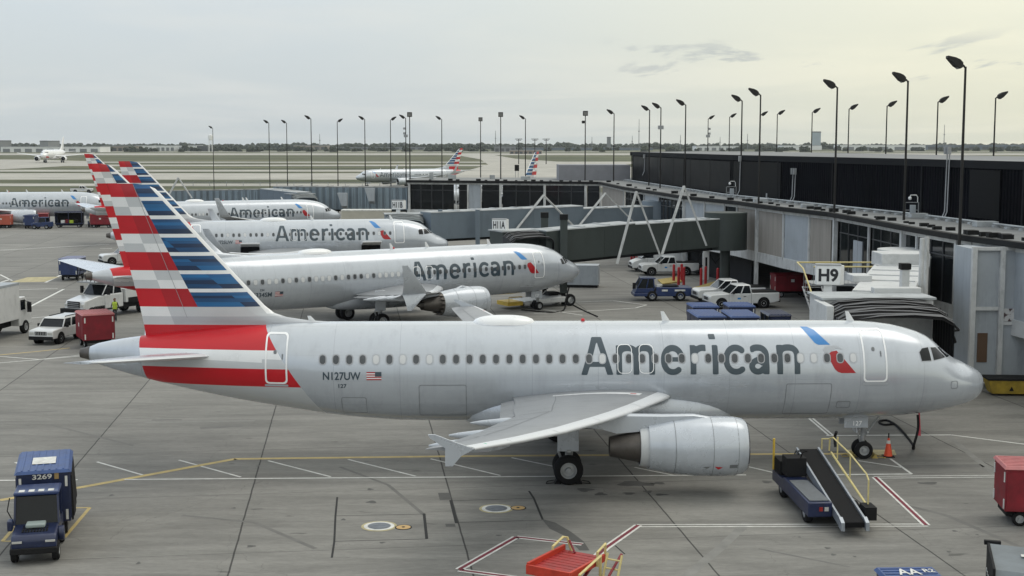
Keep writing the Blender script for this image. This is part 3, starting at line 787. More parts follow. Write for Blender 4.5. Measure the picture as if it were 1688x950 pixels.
    if T is A320 or True:
        for a in ex:
            polys = ringpoly(rrect(a, zwin - .02, .60 if T is A320 else .62, 1.14 if T is A320 else 1.0, .2), rrect(a, zwin - .02, .54, 1.08 if T is A320 else .92, .17))
            decal(S, polys, .02, [OUTL], 'emergency_exit', root, side, zs=.12)
    def outline(a0_, a1_, z0_, z1_, nm, lw=.02, mt_=SEAM):
        cx, cz = (a0_ + a1_) / 2, (z0_ + z1_) / 2
        decal(S, ringpoly(rrect(cx, cz, a1_ - a0_ + lw, z1_ - z0_ + lw, .08), rrect(cx, cz, a1_ - a0_ - lw, z1_ - z0_ - lw, .07)), .009, [mt_], nm, root, side, zs=.12)
    if detail == 2 and T is A320:
        outline(6.9, 8.75, 2.15, 3.53, 'cargo_door'); outline(21.75, 23.65, 2.15, 3.53, 'cargo_door'); outline(25.8, 26.8, 2.25, 3.0, 'service_hatch')
        outline(6.05, 6.6, 2.45, 2.75, 'service_hatch'); outline(1.55, 1.85, 3.22, 3.52, 'static_port')
    # ---- lettering
    ta0, ta1, tz = P['text']; zb = zc + tz
    if livery:
        tm = lettering_mesh(P['cap'], ta1 - ta0, .045 if detail == 2 else .06)
        for v in tm.vertices:
            x_, z_ = v.co.x, v.co.z
            v.co = (-(ta1 - x_), 0, zb + z_) if side == -1 else (-(ta0 + x_), 0, zb + z_)
        if side == 1:   # the port side reads from the nose: lettering starts behind the logo
            for v in tm.vertices: v.co.x = v.co.x
        decal(S, None, .006, [TEXTG], 'lettering', root, side, zs=None, me=tm)
        # flight symbol: blue wing, grey beak, red tail
        la, lz = P['logo']
        def Q(x, y): return (7.85 - (940 + x / 3.376 - 1334) * .0248 + la, 3.96 + (117 - y / 3.376) * .0247 + (zc - 3.8) + lz * 0 + (tz - .13))
        if side == 1:
            Q0 = Q; Q = lambda x, y: (ta0 - .35 - (Q0(x, y)[0] - Q0(1600, y)[0]) * 1.0 + 0.0, Q0(x, y)[1])
        bl = [Q(*p) for p in ((1313, 155), (1352, 156), (1385, 170), (1458, 243), (1392, 243), (1374, 234))]
        rd = [Q(*p) for p in ((1490, 273), (1592, 394), (1512, 394), (1492, 388), (1474, 372), (1443, 312), (1444, 292), (1460, 278))]
        gy = [Q(*p) for p in ((1413, 268), (1432, 251), (1492, 247), (1524, 268), (1488, 262), (1468, 272), (1446, 288), (1438, 306))]
        decal(S, [bl, rd, gy], .007, [BLUELOGO, RED2, MGREY], 'flight_symbol', root, side, zs=.09, xs=.4, midx=[0, 1, 2])
    if open_cargo:
        for a0_, a1_ in open_cargo:
            cx = (a0_ + a1_) / 2
            dd = decal(S, [rrect(cx, zc - .95, a1_ - a0_, 1.2, .1)], .012, [DARK], 'cargo_opening', root, side, zs=.12)
            y0 = S.y(cx, zc - .35) + .03; mb = MB()
            mb.hexa([(-a1_, side * y0, zc - .36), (-a0_, side * y0, zc - .36), (-a0_, side * (y0 + 1.15), zc - .02), (-a1_, side * (y0 + 1.15), zc - .02)], [(-a1_, side * y0, zc - .26), (-a0_, side * y0, zc - .26), (-a0_, side * (y0 + 1.15), zc + .1), (-a1_, side * (y0 + 1.15), zc + .1)])
            mb.build('cargo_door', WHITEP, root, bevel=.02)
    if reg:
        ra = 27.52 + (L - 37.57) if T is A320 else 28.9
        tm = text_mesh(reg, .33, 1.52, .02)
        for v in tm.vertices: v.co = (-(ra - v.co.x), 0, zc - .05 + v.co.y - (.75 if T is B737 else 0))
        decal(S, None, .008, [TEXTG], 'registration', root, side, zs=.09, me=tm)
        if detail == 2:
            tm = text_mesh(reg[1:4], .17, .33, .02)
            for v in tm.vertices: v.co = (-(ra - .62 - v.co.x), 0, zc - .38 + v.co.y)
            decal(S, None, .008, [TEXTG], 'registration', root, side, zs=.09, me=tm)
        fa, fz = (ra - 1.76, zc - .05 if T is A320 else zc - .80); polys = []; mi = []
        for k in range(7):
            polys.append([(fa, fz + .33 * k / 7), (fa - .60, fz + .33 * k / 7), (fa - .60, fz + .33 * (k + 1) / 7), (fa, fz + .33 * (k + 1) / 7)]); mi.append(0 if k % 2 == 0 else 1)
        decal(S, polys, .008, [RED2, WHITEP], 'flag', root, side, zs=.2, midx=mi)
        decal(S, [[(fa - .34, fz + .15), (fa - .60, fz + .15), (fa - .60, fz + .33), (fa - .34, fz + .33)]], .013, [TEXTG], 'flag_canton', root, side, zs=.2)
    # ---- antennas, radome
    def blade(a, h=.42, l=.34):
        z = zc + S.t(a); m = MB()
        m.loft([[(-a + l * .5, 0, z - .05), (-a, .03, z - .05), (-a - l * .5, 0, z - .05), (-a, -.03, z - .05)], [(-a - l * .35, 0, z + h), (-a - l * .5, .015, z + h), (-a - l * .75, 0, z + h), (-a - l * .5, -.015, z + h)]])
        m.build('antenna', WHITEP, root)
    if detail >= 1:
        for a in ((5.65, 13.4, 28.1) if T is A320 else (8.5, 14.0, 17.0 + dw)): blade(a, .40 if a < 20 else .25)
        m = MB(); m.lathe([(-.08, .05), (0, .09), (.08, .05)], (-16.9, 0, zc + S.t(15) + .03), 'z', 10, caps=True); m.build('beacon', RED, root)
    if satcom:
        m = MB(); z = zc + S.t(satcom)
        for i in range(1):
            rings = []
            for q in range(15):
                t = -1 + 2 * q / 14; e = sqrt(max(0, 1 - abs(t) ** 2.6)) + .01
                rings.append([(-satcom + t * 1.38, cos(pi * j / 10) * .62 * e, z - .12 + (sin(pi * j / 10) * .36 + .02) * e) for j in range(11)] + [(-satcom + t * 1.38, 0, z - .25)])
            m.loft(rings)
        m.build('satcom_radome', WHITEP, root, smooth=60)
    return root
# ------------------------------------------------------------------ camera, world, sun
sc = bpy.context.scene
cam = bpy.data.cameras.new('camera'); cam.sensor_width = 36.0; cam.lens = 36.0 * CF / 1688; cam.clip_end = 40000; cam.clip_start = .5
co = bpy.data.objects.new('camera', cam); C.objects.link(co)
co.location = (0, 0, CH); co.rotation_euler = (pi / 2 - CP, 0, 0); sc.camera = co
sc.view_settings.view_transform = 'Standard'; sc.view_settings.look = 'None'; sc.view_settings.exposure = 0.0; sc.view_settings.gamma = 1; sc.view_settings.use_curve_mapping = False
SUN_EL, SUN_AZ = radians(62), radians(55)      # azimuth clockwise from the view direction (+y)
wd = bpy.data.worlds.new('World'); sc.world = wd; wd.use_nodes = True
nt = wd.node_tree; bg = nt.nodes['Background']
N = nt.nodes.new; LK = nt.links.new
sky = N('ShaderNodeTexSky'); sky.sky_type = 'NISHITA'; sky.sun_disc = False; sky.sun_elevation = SUN_EL; sky.sun_rotation = SUN_AZ
sky.air_density = 1.2; sky.dust_density = 2.5
tc = N('ShaderNodeTexCoord'); sep = N('ShaderNodeSeparateXYZ'); LK(tc.outputs['Generated'], sep.inputs[0])
def math_(op, a, b=None, clamp=False):
    n = N('ShaderNodeMath'); n.operation = op; n.use_clamp = clamp
    for i, v in enumerate((a, b)):
        if v is None: continue
        if isinstance(v, (int, float)): n.inputs[i].default_value = v
        else: LK(v, n.inputs[i])
    return n.outputs[0]
def mixc(f, a, b):
    n = N('ShaderNodeMix'); n.data_type = 'RGBA'
    if isinstance(f, (int, float)): n.inputs[0].default_value = f
    else: LK(f, n.inputs[0])
    for i, v in ((6, a), (7, b)):
        if isinstance(v, tuple): n.inputs[i].default_value = (*v, 1)
        else: LK(v, n.inputs[i])
    return n.outputs[2]
def ramp(v, lo, hi):
    n = N('ShaderNodeMapRange'); n.interpolation_type = 'SMOOTHSTEP'; LK(v, n.inputs[0]); n.inputs[1].default_value = lo; n.inputs[2].default_value = hi
    return n.outputs[0]
el = sep.outputs[2]
# flat cloud layer: direction projected on a plane high overhead
den = math_('ADD', math_('MAXIMUM', el, 0.0), 0.055)
cx, cy = math_('DIVIDE', sep.outputs[0], den), math_('DIVIDE', sep.outputs[1], den)
cv = N('ShaderNodeCombineXYZ'); LK(cx, cv.inputs[0]); LK(cy, cv.inputs[1])
def cloudnoise(scale, detail, rough, dist, off):
    mp = N('ShaderNodeMapping'); LK(cv.outputs[0], mp.inputs[0]); mp.inputs['Scale'].default_value = scale; mp.inputs['Location'].default_value = off
    n = N('ShaderNodeTexNoise'); n.inputs['Scale'].default_value = 1; n.inputs['Detail'].default_value = detail; n.inputs['Roughness'].default_value = rough; n.inputs['Distortion'].default_value = dist
    LK(mp.outputs[0], n.inputs['Vector']); return n.outputs['Fac']
n1 = cloudnoise((.42, .34, 1), 6, .55, .4, (3.1, 7.7, 0))
n2 = cloudnoise((1.5, .62, 1), 7, .6, .35, (1.9, 2.4, 0))
side_ = ramp(math_('ADD', sep.outputs[0], math_('MULTIPLY', el, .9)), -.12, .42)       # brighter and warmer towards the sun's side
cool_h, cool_z = (6.6, 7.2, 7.4), (11.0, 12.9, 15.4)
warm_h, warm_z = (8.7, 8.7, 7.0), (13.6, 14.0, 13.8)
ez = ramp(el, .0, .55)
cool = mixc(ez, cool_h, cool_z); warm = mixc(ez, warm_h, warm_z)
oc = mixc(side_, cool, warm)
# broad light and grey bands in the cloud sheet
bright = ramp(n1, .40, .66)
oc = mixc(math_('MULTIPLY', bright, .55), oc, mixc(side_, (7.9, 8.2, 8.1), (10.4, 10.1, 8.0)))
dk = ramp(n2, .55, .64)
hb = math_('MULTIPLY', math_('MULTIPLY', ramp(el, .040, .052), ramp(sep.outputs[0], .02, .12)), math_('SUBTRACT', 1.0, ramp(el, .066, .082)))
oc = mixc(math_('MULTIPLY', math_('MULTIPLY', dk, hb), .55), oc, (4.4, 4.85, 5.2))
oc = mixc(ramp(el, -.02, -.2), oc, (1.5, 1.5, 1.45))
fin = mixc(0.88, sky.outputs[0], oc)
LK(fin, bg.inputs['Color']); bg.inputs['Strength'].default_value = 0.10
sl = bpy.data.lights.new('sun', 'SUN'); sl.energy = 0.7; sl.angle = radians(32); sl.color = (1.0, .95, .87)
so = bpy.data.objects.new('sun', sl); C.objects.link(so); so.location = (40, 40, 80)
sd = V((sin(SUN_AZ) * cos(SUN_EL), cos(SUN_AZ) * cos(SUN_EL), sin(SUN_EL)))
so.rotation_euler = sd.to_track_quat('Z', 'Y').to_euler()
# ------------------------------------------------------------------ the aircraft
airliner(A320, (19.85, 56.0), .022, 'silver twin jet with red, white and blue tail parked broadside across the apron', detail=2, tip='fence', reg='N127UW', satcom=20.2, shades=.32, seed=3)
airliner(B737, (5.4, 109.2), radians(32.6), 'silver jet with split winglets and saw-toothed engine nozzle, its nose under the dark green bridge', detail=2, tip='scimitar', reg='N334SM', chevron=True, satcom=23.3, shades=.35, seed=5)
airliner(A320, (-6.4, 134.3), radians(12), 'silver jet with open cargo doors, nose at the pale blue boarding bridge', detail=1, tip='sharklet', reg='N725UW', satcom=17.2, shades=.25, dw=-.2, dt=-4.9, droop=.3, seed=6, open_cargo=((7.0, 8.85), (18.6, 20.4)))
airliner(B737, (-24.6, 193), radians(25), 'silver jet with a grey upturned winglet beyond the jet with open cargo doors', detail=1, tip='blended', satcom=20.8, shades=.3, dw=-3.5, dt=-4.0, seed=7)
airliner(B737, (-65.2, 222), radians(10), 'silver jet at the picture edge with baggage carts gathered below its engine', detail=1, tip='blended', shades=.3, seed=8)
airliner(B737, (-48, 415), radians(215), 'taxiing silver jet seen beyond the gate building, nose pointing away from its striped tail', group='airliners out on the airfield', detail=1, tip='blended', shades=.3, seed=9, side=1)
airliner(A320, (-12.3, 266), radians(240), 'airliner whose striped tail alone shows above the gate building roof', detail=1, tip='fence', shades=.3, seed=10, side=1)
# ------------------------------------------------------------------ gate pier, upper hall, boarding bridges
TAN = mat('concrete_panel_tan', (0.27, 0.25, 0.225), .85, 0, .16, 1.2, streak=(1.5, 1.5, .18), bump=.3)
add_lines(TAN, 1, 1.15, .03, .72)
FRAMEW = mat('painted_steel_white', (0.50, 0.51, 0.51), .6, 0, .13, 1.5, bump=.1)
add_grime(FRAMEW, 1.3, .45, (1.5, 1.5, .5))
PANELG = mat('panel_pale_grey', (0.33, 0.36, 0.39), .6, 0, .08, .8)
FASCIA = mat('roof_fascia_black', (0.01, 0.0105, 0.011), .7, 0, .2, 3, spec=.2)
ROOFG = mat('roof_gravel_grey', (0.20, 0.205, 0.205), .95, 0, .18, .35, bump=.4, bscale=8)
HALLW = mat('black_ribbed_cladding', (0.005, 0.0055, 0.008), .7, 0, .45, .12, spec=.03)
CAPG = mat('hall_cap_grey', (0.014, 0.015, 0.017), .8, 0, .1, 2, spec=.1)
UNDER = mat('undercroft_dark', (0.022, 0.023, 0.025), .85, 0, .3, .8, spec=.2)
MULL = mat('window_mullion', (0.045, 0.047, 0.05), .5)
BLUEG = mat('bridge_blue_grey', (0.135, 0.17, 0.205), .55, 0, .07, .6)
CORR = mat('bridge_corrugated', (0.20, 0.25, 0.29), .5, .1, .12, .5)
add_lines(CORR, 0, 1.0, .42, .62)  # wide darker bands paint the shade of the corrugation grooves into the colour
GREENG = mat('bridge_dark_green_grey', (0.034, 0.044, 0.042), .6, 0, .10, .5)
JBW = mat('bridge_white', (0.52, 0.53, 0.53), .55, 0, .10, 1.0)
ROOFW = mat('bridge_roof_light', (0.36, 0.38, 0.39), .7, 0, .15, 1.0)
HOOD = mat('bellows_hood_dark', (0.007, 0.007, 0.008), .8, 0, .3, 4, spec=.15)
SLATM = mat('bellows_slat', (0.075, 0.078, 0.085), .6, 0, .25, 3)
YELLOW = mat('safety_yellow', (0.62, 0.42, 0.06), .5, 0, .12, 5)
YPALE = mat('rail_pale_yellow', (0.55, 0.46, 0.20), .5, 0, .12, 5)
add_grime(JBW, 1.0, .35, (1, 1, 1)); add_grime(ROOFW, .8, .4, (1, 1, 1)); add_grime(PANELG, 1.2, .22, (1.6, 1.6, .3)); add_grime(GREENG, .8, .3, (1.4, 1.4, .3)); add_grime(BLUEG, .8, .2, (1.4, 1.4, .3)); add_grime(ROOFG, .25, .35, (1, 1, 1))
POLE = mat('lamp_pole_bronze', (0.022, 0.021, 0.02), .6, 0, spec=.25)
SIGNW = mat('sign_white', (0.74, 0.75, 0.75), .4, 0, .05, 2)
INK = mat('sign_ink_black', (0.012, 0.014, 0.02), .5)

Z0, Z1 = 3.65, 7.9
FAC = [(-15.3, 196.6), (12.4, 188), (13.9, 165), (16.1, 148.7), (17.5, 136.6), (20.8, 124), (22.6, 111.9), (24.6, 103), (25.1, 94.7), (25.5, 84.5), (26, 78.3), (27.1, 72.5), (28.4, 64), (30, 50)]
def fac(u):
    """plan point of the facade seen in the photo's column u"""
    k = (u - 844) / CF
    for (x0, y0), (x1, y1) in zip(FAC[:-1], FAC[1:]):
        f0, f1 = x0 - k * y0, x1 - k * y1
        if f0 * f1 <= 0 and f0 != f1:
            t = f0 / (f0 - f1); return V((x0 + (x1 - x0) * t, y0 + (y1 - y0) * t, 0))
def panel(mb, p, q, z0, z1, th=.12, off=0.0, m=0, inset=0.0):
    d = (q - p); L = d.length; d.normalize(); n = V((d.y, -d.x, 0))          # n points to the apron side
    if n.y > 0.2 or n.x > 0: n = -n
    p = p + d * inset; q = q - d * inset
    a, b = p + n * off, q + n * off; c, e = a - n * th, b - n * th
    mb.hexa([(a.x, a.y, z0), (b.x, b.y, z0), (e.x, e.y, z0), (c.x, c.y, z0)], [(a.x, a.y, z1), (b.x, b.y, z1), (e.x, e.y, z1), (c.x, c.y, z1)], m)
def facn(p, q):
    d = (q - p).normalized(); n = V((d.y, -d.x, 0)); return n if not (n.y > .2 or n.x > 0) else -n

pier = empty('pier_building', (5, 180, 0), 0, 'low gate building with dark windows, tan panels and white posts under a flat roof', 'airport building')
pier_T = Matrix.Translation((-5, -180, 0))
def PM():
    m = MB(); m.T = pier_T; return m
bays = [(676, 748, 'g'), (756, 770, 'g'), (772, 792, 'p'), (794, 823, 'g'), (828, 896, 'g'), (899, 963, 'g'), (967, 988, 'g'), (992, 1027, 't'), (1029, 1060, 'g'), (1062, 1084, 'p'),
        (1086, 1126, 'g'), (1129, 1160, 'p'), (1161, 1193, 'p'), (1195, 1213, 'g'), (1216, 1245, 't'), (1250, 1290, 't'), (1293, 1333, 'p'), (1335, 1370, 't'), (1383, 1430, 'd'), (1436, 1485, 'g'), (1492, 1511, 'g'), (1514, 1576, 'g'), (1584, 1600, 'g'), (1668, 1700, 'p')]
kinds = {'g': ('window_bay', [GLASS, MULL]), 't': ('wall_panel', [TAN, MULL]), 'p': ('wall_panel', [PANELG, MULL]), 'd': ('window_bay', [GLASS, MULL, PANELG])}
for u0, u1, k in bays:
    p, q = fac(u0), fac(u1) or V((FAC[-2][0], FAC[-2][1], 0))
    m = PM(); n = facn(p, q); d = (q - p).normalized(); L = (q - p).length
    panel(m, p, q, Z0 + .1, Z1 - .45, .1, -.12 if k in 'gd' else -.04, 0, .03)
    if k in 'gd':
        w = max(1, int(round(L / 1.9)))
        for i in range(1, w):
            a = p + d * (L * i / w - .04); panel(m, a, a + d * .08, Z0 + .1, Z1 - .45, .1, -.05, 1)
        panel(m, p, q, Z1 - 1.35, Z1 - 1.28, .06, -.07, 1, .05)
    if k == 'd':
        a = p + d * (L * .52); panel(m, a, a + d * min(2.2, L * .3), Z0 + .12, Z0 + 2.6, .06, -.05, 2)
    m.build(kinds[k][0], kinds[k][1], pier, smooth=0)
# white posts, beam, floor band, fascia following the facade
for u in (675, 752, 771, 793, 825, 897.5, 965, 990, 1028, 1061, 1085, 1127.5, 1161, 1194, 1214.5, 1248, 1291.5, 1334, 1377, 1433, 1489, 1512.5, 1580, 1603, 1667):
    p = fac(u); w = .32 if u in (675, 825, 897.5, 965, 1127.5, 1248, 1377, 1489, 1580) else .14
    m = PM(); m.box(p.x - w / 2, p.x + w / 2, p.y - w / 2 - .1, p.y + w / 2, 0 if w > .2 else Z0, Z1 - .1)
    m.build('post', FRAMEW, pier, smooth=0)
FV = [V((x, y, 0)) for x, y in FAC]
mb_, mf_, mu_, mr_ = PM(), PM(), PM(), PM()
for p, q in zip(FV[:-1], FV[1:]):
    panel(mb_, p, q, Z1 - .47, Z1 - .2, .2, .06); panel(mb_, p, q, Z0 - .75, Z0 + .12, .5, .05)
    panel(mf_, p, q, Z1 - .2, Z1 + .12, .5, .45)
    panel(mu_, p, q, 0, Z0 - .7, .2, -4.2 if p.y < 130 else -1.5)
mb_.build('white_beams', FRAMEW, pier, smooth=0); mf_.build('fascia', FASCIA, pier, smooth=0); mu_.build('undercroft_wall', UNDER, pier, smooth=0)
for u0, u1 in ((1494, 1526), (1530, 1558), (1563, 1600)):
    p, q = fac(u0), fac(u1); m = PM(); d = (q - p).normalized(); panel(m, p, q, .5, 2.85, .1, -.1, 0, .05); L_ = (q - p).length
    for i in range(1, 4): a = p + d * (L_ * i / 4); panel(m, a, a + d * .07, .5, 2.85, .1, -.04, 1)
    m.build('lower_window', [GLASS, MULL], pier, smooth=0)
m = PM(); p, q = fac(1490), fac(1602); panel(m, p, q, 0, .5, .2, 0); m.build('lower_wall', mat('stained_concrete', (.16, .155, .14), .9, 0, .3, .7), pier, smooth=0)
for u in (1492, 1528, 1560): p = fac(u); m = PM(); m.box(p.x - .12, p.x + .12, p.y - .2, p.y, 0, Z0 - .7); m.build('post', FRAMEW, pier, smooth=0)
# side wall of the west end and roof sheets
m = PM(); m.box(-15.2, -14.9, 196.8, 214, 0, Z1 - .05); m.build('end_wall', PANELG, pier, smooth=0)
HALL = [(17.3, 194), (22.5, 137), (27.2, 114), (30.2, 99), (32, 84), (34, 70), (37, 50)]
BACK = [(30, 216), (37.5, 204), (42, 167), (44.4, 139.6), (46, 127), (49, 100), (53, 50)]
m = PM(); front = [(x - .2, y - .3) for x, y in FAC]; 
poly = [(x, y, Z1 + .06) for x, y in front] + [(58, 50, Z1 + .06), (50, 127, Z1 + .06), (47, 170, Z1 + .06), (40, 214, Z1 + .06), (-15, 214, Z1 + .06)]
m.prism([V(p) for p in poly], (0, 0, -.3)); m.build('roof', ROOFG, pier, smooth=0)
m = PM(); m.box(6.8, 17.2, 196, 206, Z1 + .06, 10.2); m.build('roof_plant_room', mat('plant_room_grey', (.20, .205, .225), .7, 0, .1, 1), pier, smooth=0)
# rooftop bits: vents in a row behind the fascia, a conduit on blocks along the hall
ux = 700
rr = random.Random(4)
for i in range(64):
    u = 700 + i * 15.4; p = fac(u)
    if p is None or rr.random() < .15: continue
    s_ = rr.uniform(.10, .22)
    m = PM(); x, y = p.x + rr.uniform(.6, 1.1), p.y + rr.uniform(.3, 1.2)
    m.box(x - s_ * 1.6, x + s_ * 1.6, y - s_, y + s_, Z1 + .06, Z1 + .06 + s_ * 1.3); m.build('roof_vent', FASCIA, pier, smooth=0)
for x, y, w, h in ((-9, 203, 1.2, .7), (-3, 205, .8, .6), (2, 201, 1.4, .5), (22.5, 122, 1.2, .35), (24.6, 112, 1, .3), (29, 96, 1.2, .35), (30.3, 86, 1.4, .35), (-12, 201, .6, 1.1), (24.5, 128, .7, .6)):
    m = PM(); m.box(x - w / 2, x + w / 2, y - w / 3, y + w / 3, Z1 + .06, Z1 + .06 + h); m.build('roof_hatch', ROOFW, pier, bevel=.02)
m = PM(); pts = [(x - 1.1, y - .5, Z1 + .28) for x, y in HALL]; m.tube(pts, .07, 6)
for (x, y), (x2, y2) in zip(HALL[:-1], HALL[1:]):
    n_ = max(2, int(sqrt((x2 - x) ** 2 + (y2 - y) ** 2) / 1.6))
    for i in range(n_):
        t = i / n_; X, Y = x + (x2 - x) * t - 1.1, y + (y2 - y) * t - .5; m.box(X - .22, X + .22, Y - .25, Y + .25, Z1 + .06, Z1 + .2)
m.build('roof_conduit', ROOFW, pier, smooth=30)
# stair tower boxes at the far right of the photo
tw = empty('stair_tower', (27.6, 74, 0), 0, 'pale grey panelled stair tower with a peeling band behind the jet nose', 'stair tower')
m = MB(); m.box(-2.6, -1.15, -1.6, 1.6, .3, 7.55); m.box(-1.12, 1.25, -1.7, 1.6, .3, 7.55); m.build('wall', PANELG, tw, smooth=0)
for x in (-2.66, -1.135, 1.28):
    m = MB(); m.box(x - .13, x + .13, -1.86, -1.6, .25, 7.7); m.build('post', FRAMEW, tw, smooth=0)
m = MB(); 
for z in (.2, 4.35, 7.6): m.box(-2.66, -1.28, -1.80, -1.62, z - .09, z + .09)
for z in (.2, 3.55, 7.6): m.box(-1.0, 1.15, -1.80, -1.72, z - .09, z + .09)
m.build('trim', FRAMEW, tw, smooth=0)
peel = mat('peeling_paint', (.22, .19, .19), .8)
ntp = peel.node_tree; bb = ntp.nodes['Principled BSDF']; nn = ntp.nodes.new('ShaderNodeTexNoise'); nn.inputs['Scale'].default_value = 3.2; nn.inputs['Detail'].default_value = 5
tt = ntp.nodes.new('ShaderNodeTexCoord'); ntp.links.new(tt.outputs['Object'], nn.inputs['Vector']); cr = ntp.nodes.new('ShaderNodeValToRGB'); cr.color_ramp.elements[0].position = .47; cr.color_ramp.elements[1].position = .53
cr.color_ramp.elements[0].color = (.08, .05, .055, 1); cr.color_ramp.elements[1].color = (.5, .5, .5, 1); ntp.links.new(nn.outputs['Fac'], cr.inputs[0]); ntp.links.new(cr.outputs[0], bb.inputs['Base Color'])
m = MB(); m.box(-.98, 1.14, -1.78, -1.70, 3.66, 4.35); m.build('peeling_band', peel, tw, smooth=0)
m = MB(); m.box(-2.3, -1.75, -1.64, -1.55, 1.4, 3.0); m.build('door', mat('door_brown', (.10, .055, .03), .6), tw, smooth=0)
m = MB(); m.box(-2.9, 1.6, -2.1, 1.7, .0, .28); m.build('plinth', mat('plinth_concrete', (.2, .2, .19), .9, 0, .2, 2), tw, smooth=0)
# ---- upper hall
hall = empty('terminal_hall', (30, 130, 0), 0, 'long black ribbed upper hall rising behind the lamp posts along the flat roof', 'terminal building')
hT = Matrix.Translation((-30, -130, 0)); HZ = 12.1
def HM():
    m = MB(); m.T = hT; return m
m = HM(); pts = []
loop = [(30, 216)] + HALL
for (x, y), (x2, y2) in zip(loop[:-1], loop[1:]):
    L = sqrt((x2 - x) ** 2 + (y2 - y) ** 2); k = int(L / .42); nx, ny = -(y - y2) / L, (x - x2) / L
    for i in range(k):
        for t, o in ((i / k, 0), ((i + .3) / k, 0), ((i + .45) / k, .07), ((i + .85) / k, .07)):
            pts.append((x + (x2 - x) * t + nx * o, y + (y2 - y) * t + ny * o))
pts.append(HALL[-1])
vs = [(x, y, Z1) for x, y in pts] + [(x, y, HZ - .5) for x, y in pts]; n = len(pts)
m.add(vs, [(i, i + 1, n + i + 1, n + i) for i in range(n - 1)]); m.build('wall', HALLW, hall, smooth=0)
m = HM(); HB = [V((x, y, 0)) for x, y in loop]
for p, q in zip(HB[:-1], HB[1:]): panel(m, p, q, HZ - .5, HZ + .02, .5, .12)
m.build('cap', CAPG, hall, smooth=0)
m = HM(); 
for p, q in zip(HB[:-1], HB[1:]): panel(m, p, q, Z1 + .02, Z1 + .22, .1, .10)
m.build('flashing', CAPG, hall, smooth=0)
def wallxy(u): p = wallpt0(u); return p
def wallpt0(u):
    k = (u - 844) / CF
    for (x0, y0), (x1, y1) in zip(HALL[:-1], HALL[1:]):
        f0, f1 = x0 - k * y0, x1 - k * y1
        if f0 * f1 <= 0: t = f0 / (f0 - f1); return V((x0 + (x1 - x0) * t, y0 + (y1 - y0) * t, 0))
SMOOTH = mat('black_smooth_panel', (0.005, 0.0055, 0.007), .4, 0, .3, .2, spec=.05)
for u0, u1, z0_, z1_ in ((1045, 1128, 8.2, 11.5), (1132, 1205, 8.2, 11.45), (1210, 1288, 8.2, 11.5), (1600, 1650, 8.3, 11.5)):
    p, q = wallpt0(u0), wallpt0(u1); m = HM(); n_ = V((-1, -.15, 0)).normalized() * .16; p = p + n_; q = q + n_; d_ = V((.12, 0, 0))
    m.hexa([(p.x, p.y, z0_), (q.x, q.y, z0_), (q.x + .1, q.y, z0_), (p.x + .1, p.y, z0_)], [(p.x, p.y, z1_), (q.x, q.y, z1_), (q.x + .1, q.y, z1_), (p.x + .1, p.y, z1_)]); m.build('smooth_panel', SMOOTH, hall, smooth=0)
# every few metres a panel joint post, slightly lighter
for (x, y), (x2, y2) in zip(HALL[:-1], HALL[1:]):
    L = sqrt((x2 - x) ** 2 + (y2 - y) ** 2); k = max(1, int(L / 9))
    for i in range(k):
        t = i / k; m = HM(); X, Y = x + (x2 - x) * t - .12, y + (y2 - y) * t; m.box(X - .04, X + .04, Y - .12, Y + .12, Z1 + .2, HZ - .5); m.build('panel_joint', CAPG, hall, smooth=0)
rp = loop + BACK[::-1][:-1]
m = HM(); m.prism([V((x, y, HZ)) for x, y in rp], (0, 0, -.3)); m.build('roof', mat('hall_roof', (.19, .195, .20), .9, 0, .2, .1), hall, smooth=0)
m = HM(); 
for (x, y), (x2, y2) in zip(BACK[:-1], BACK[1:]): m.hexa([(x, y, 0), (x2, y2, 0), (x2 - .3, y2, 0), (x - .3, y, 0)], [(x, y, HZ - .3), (x2, y2, HZ - .3), (x2 - .3, y2, HZ - .3), (x - .3, y, HZ - .3)])
m.build('rear_wall', CAPG, hall, smooth=0)
for i, (u, v, Y, w, h) in enumerate(((1250, 330, 128, .5, .9), (1310, 292, 124, .35, .75), (1541, 345, 98, .9, 1.1))):
    x, y, z = at(u, v, Y)
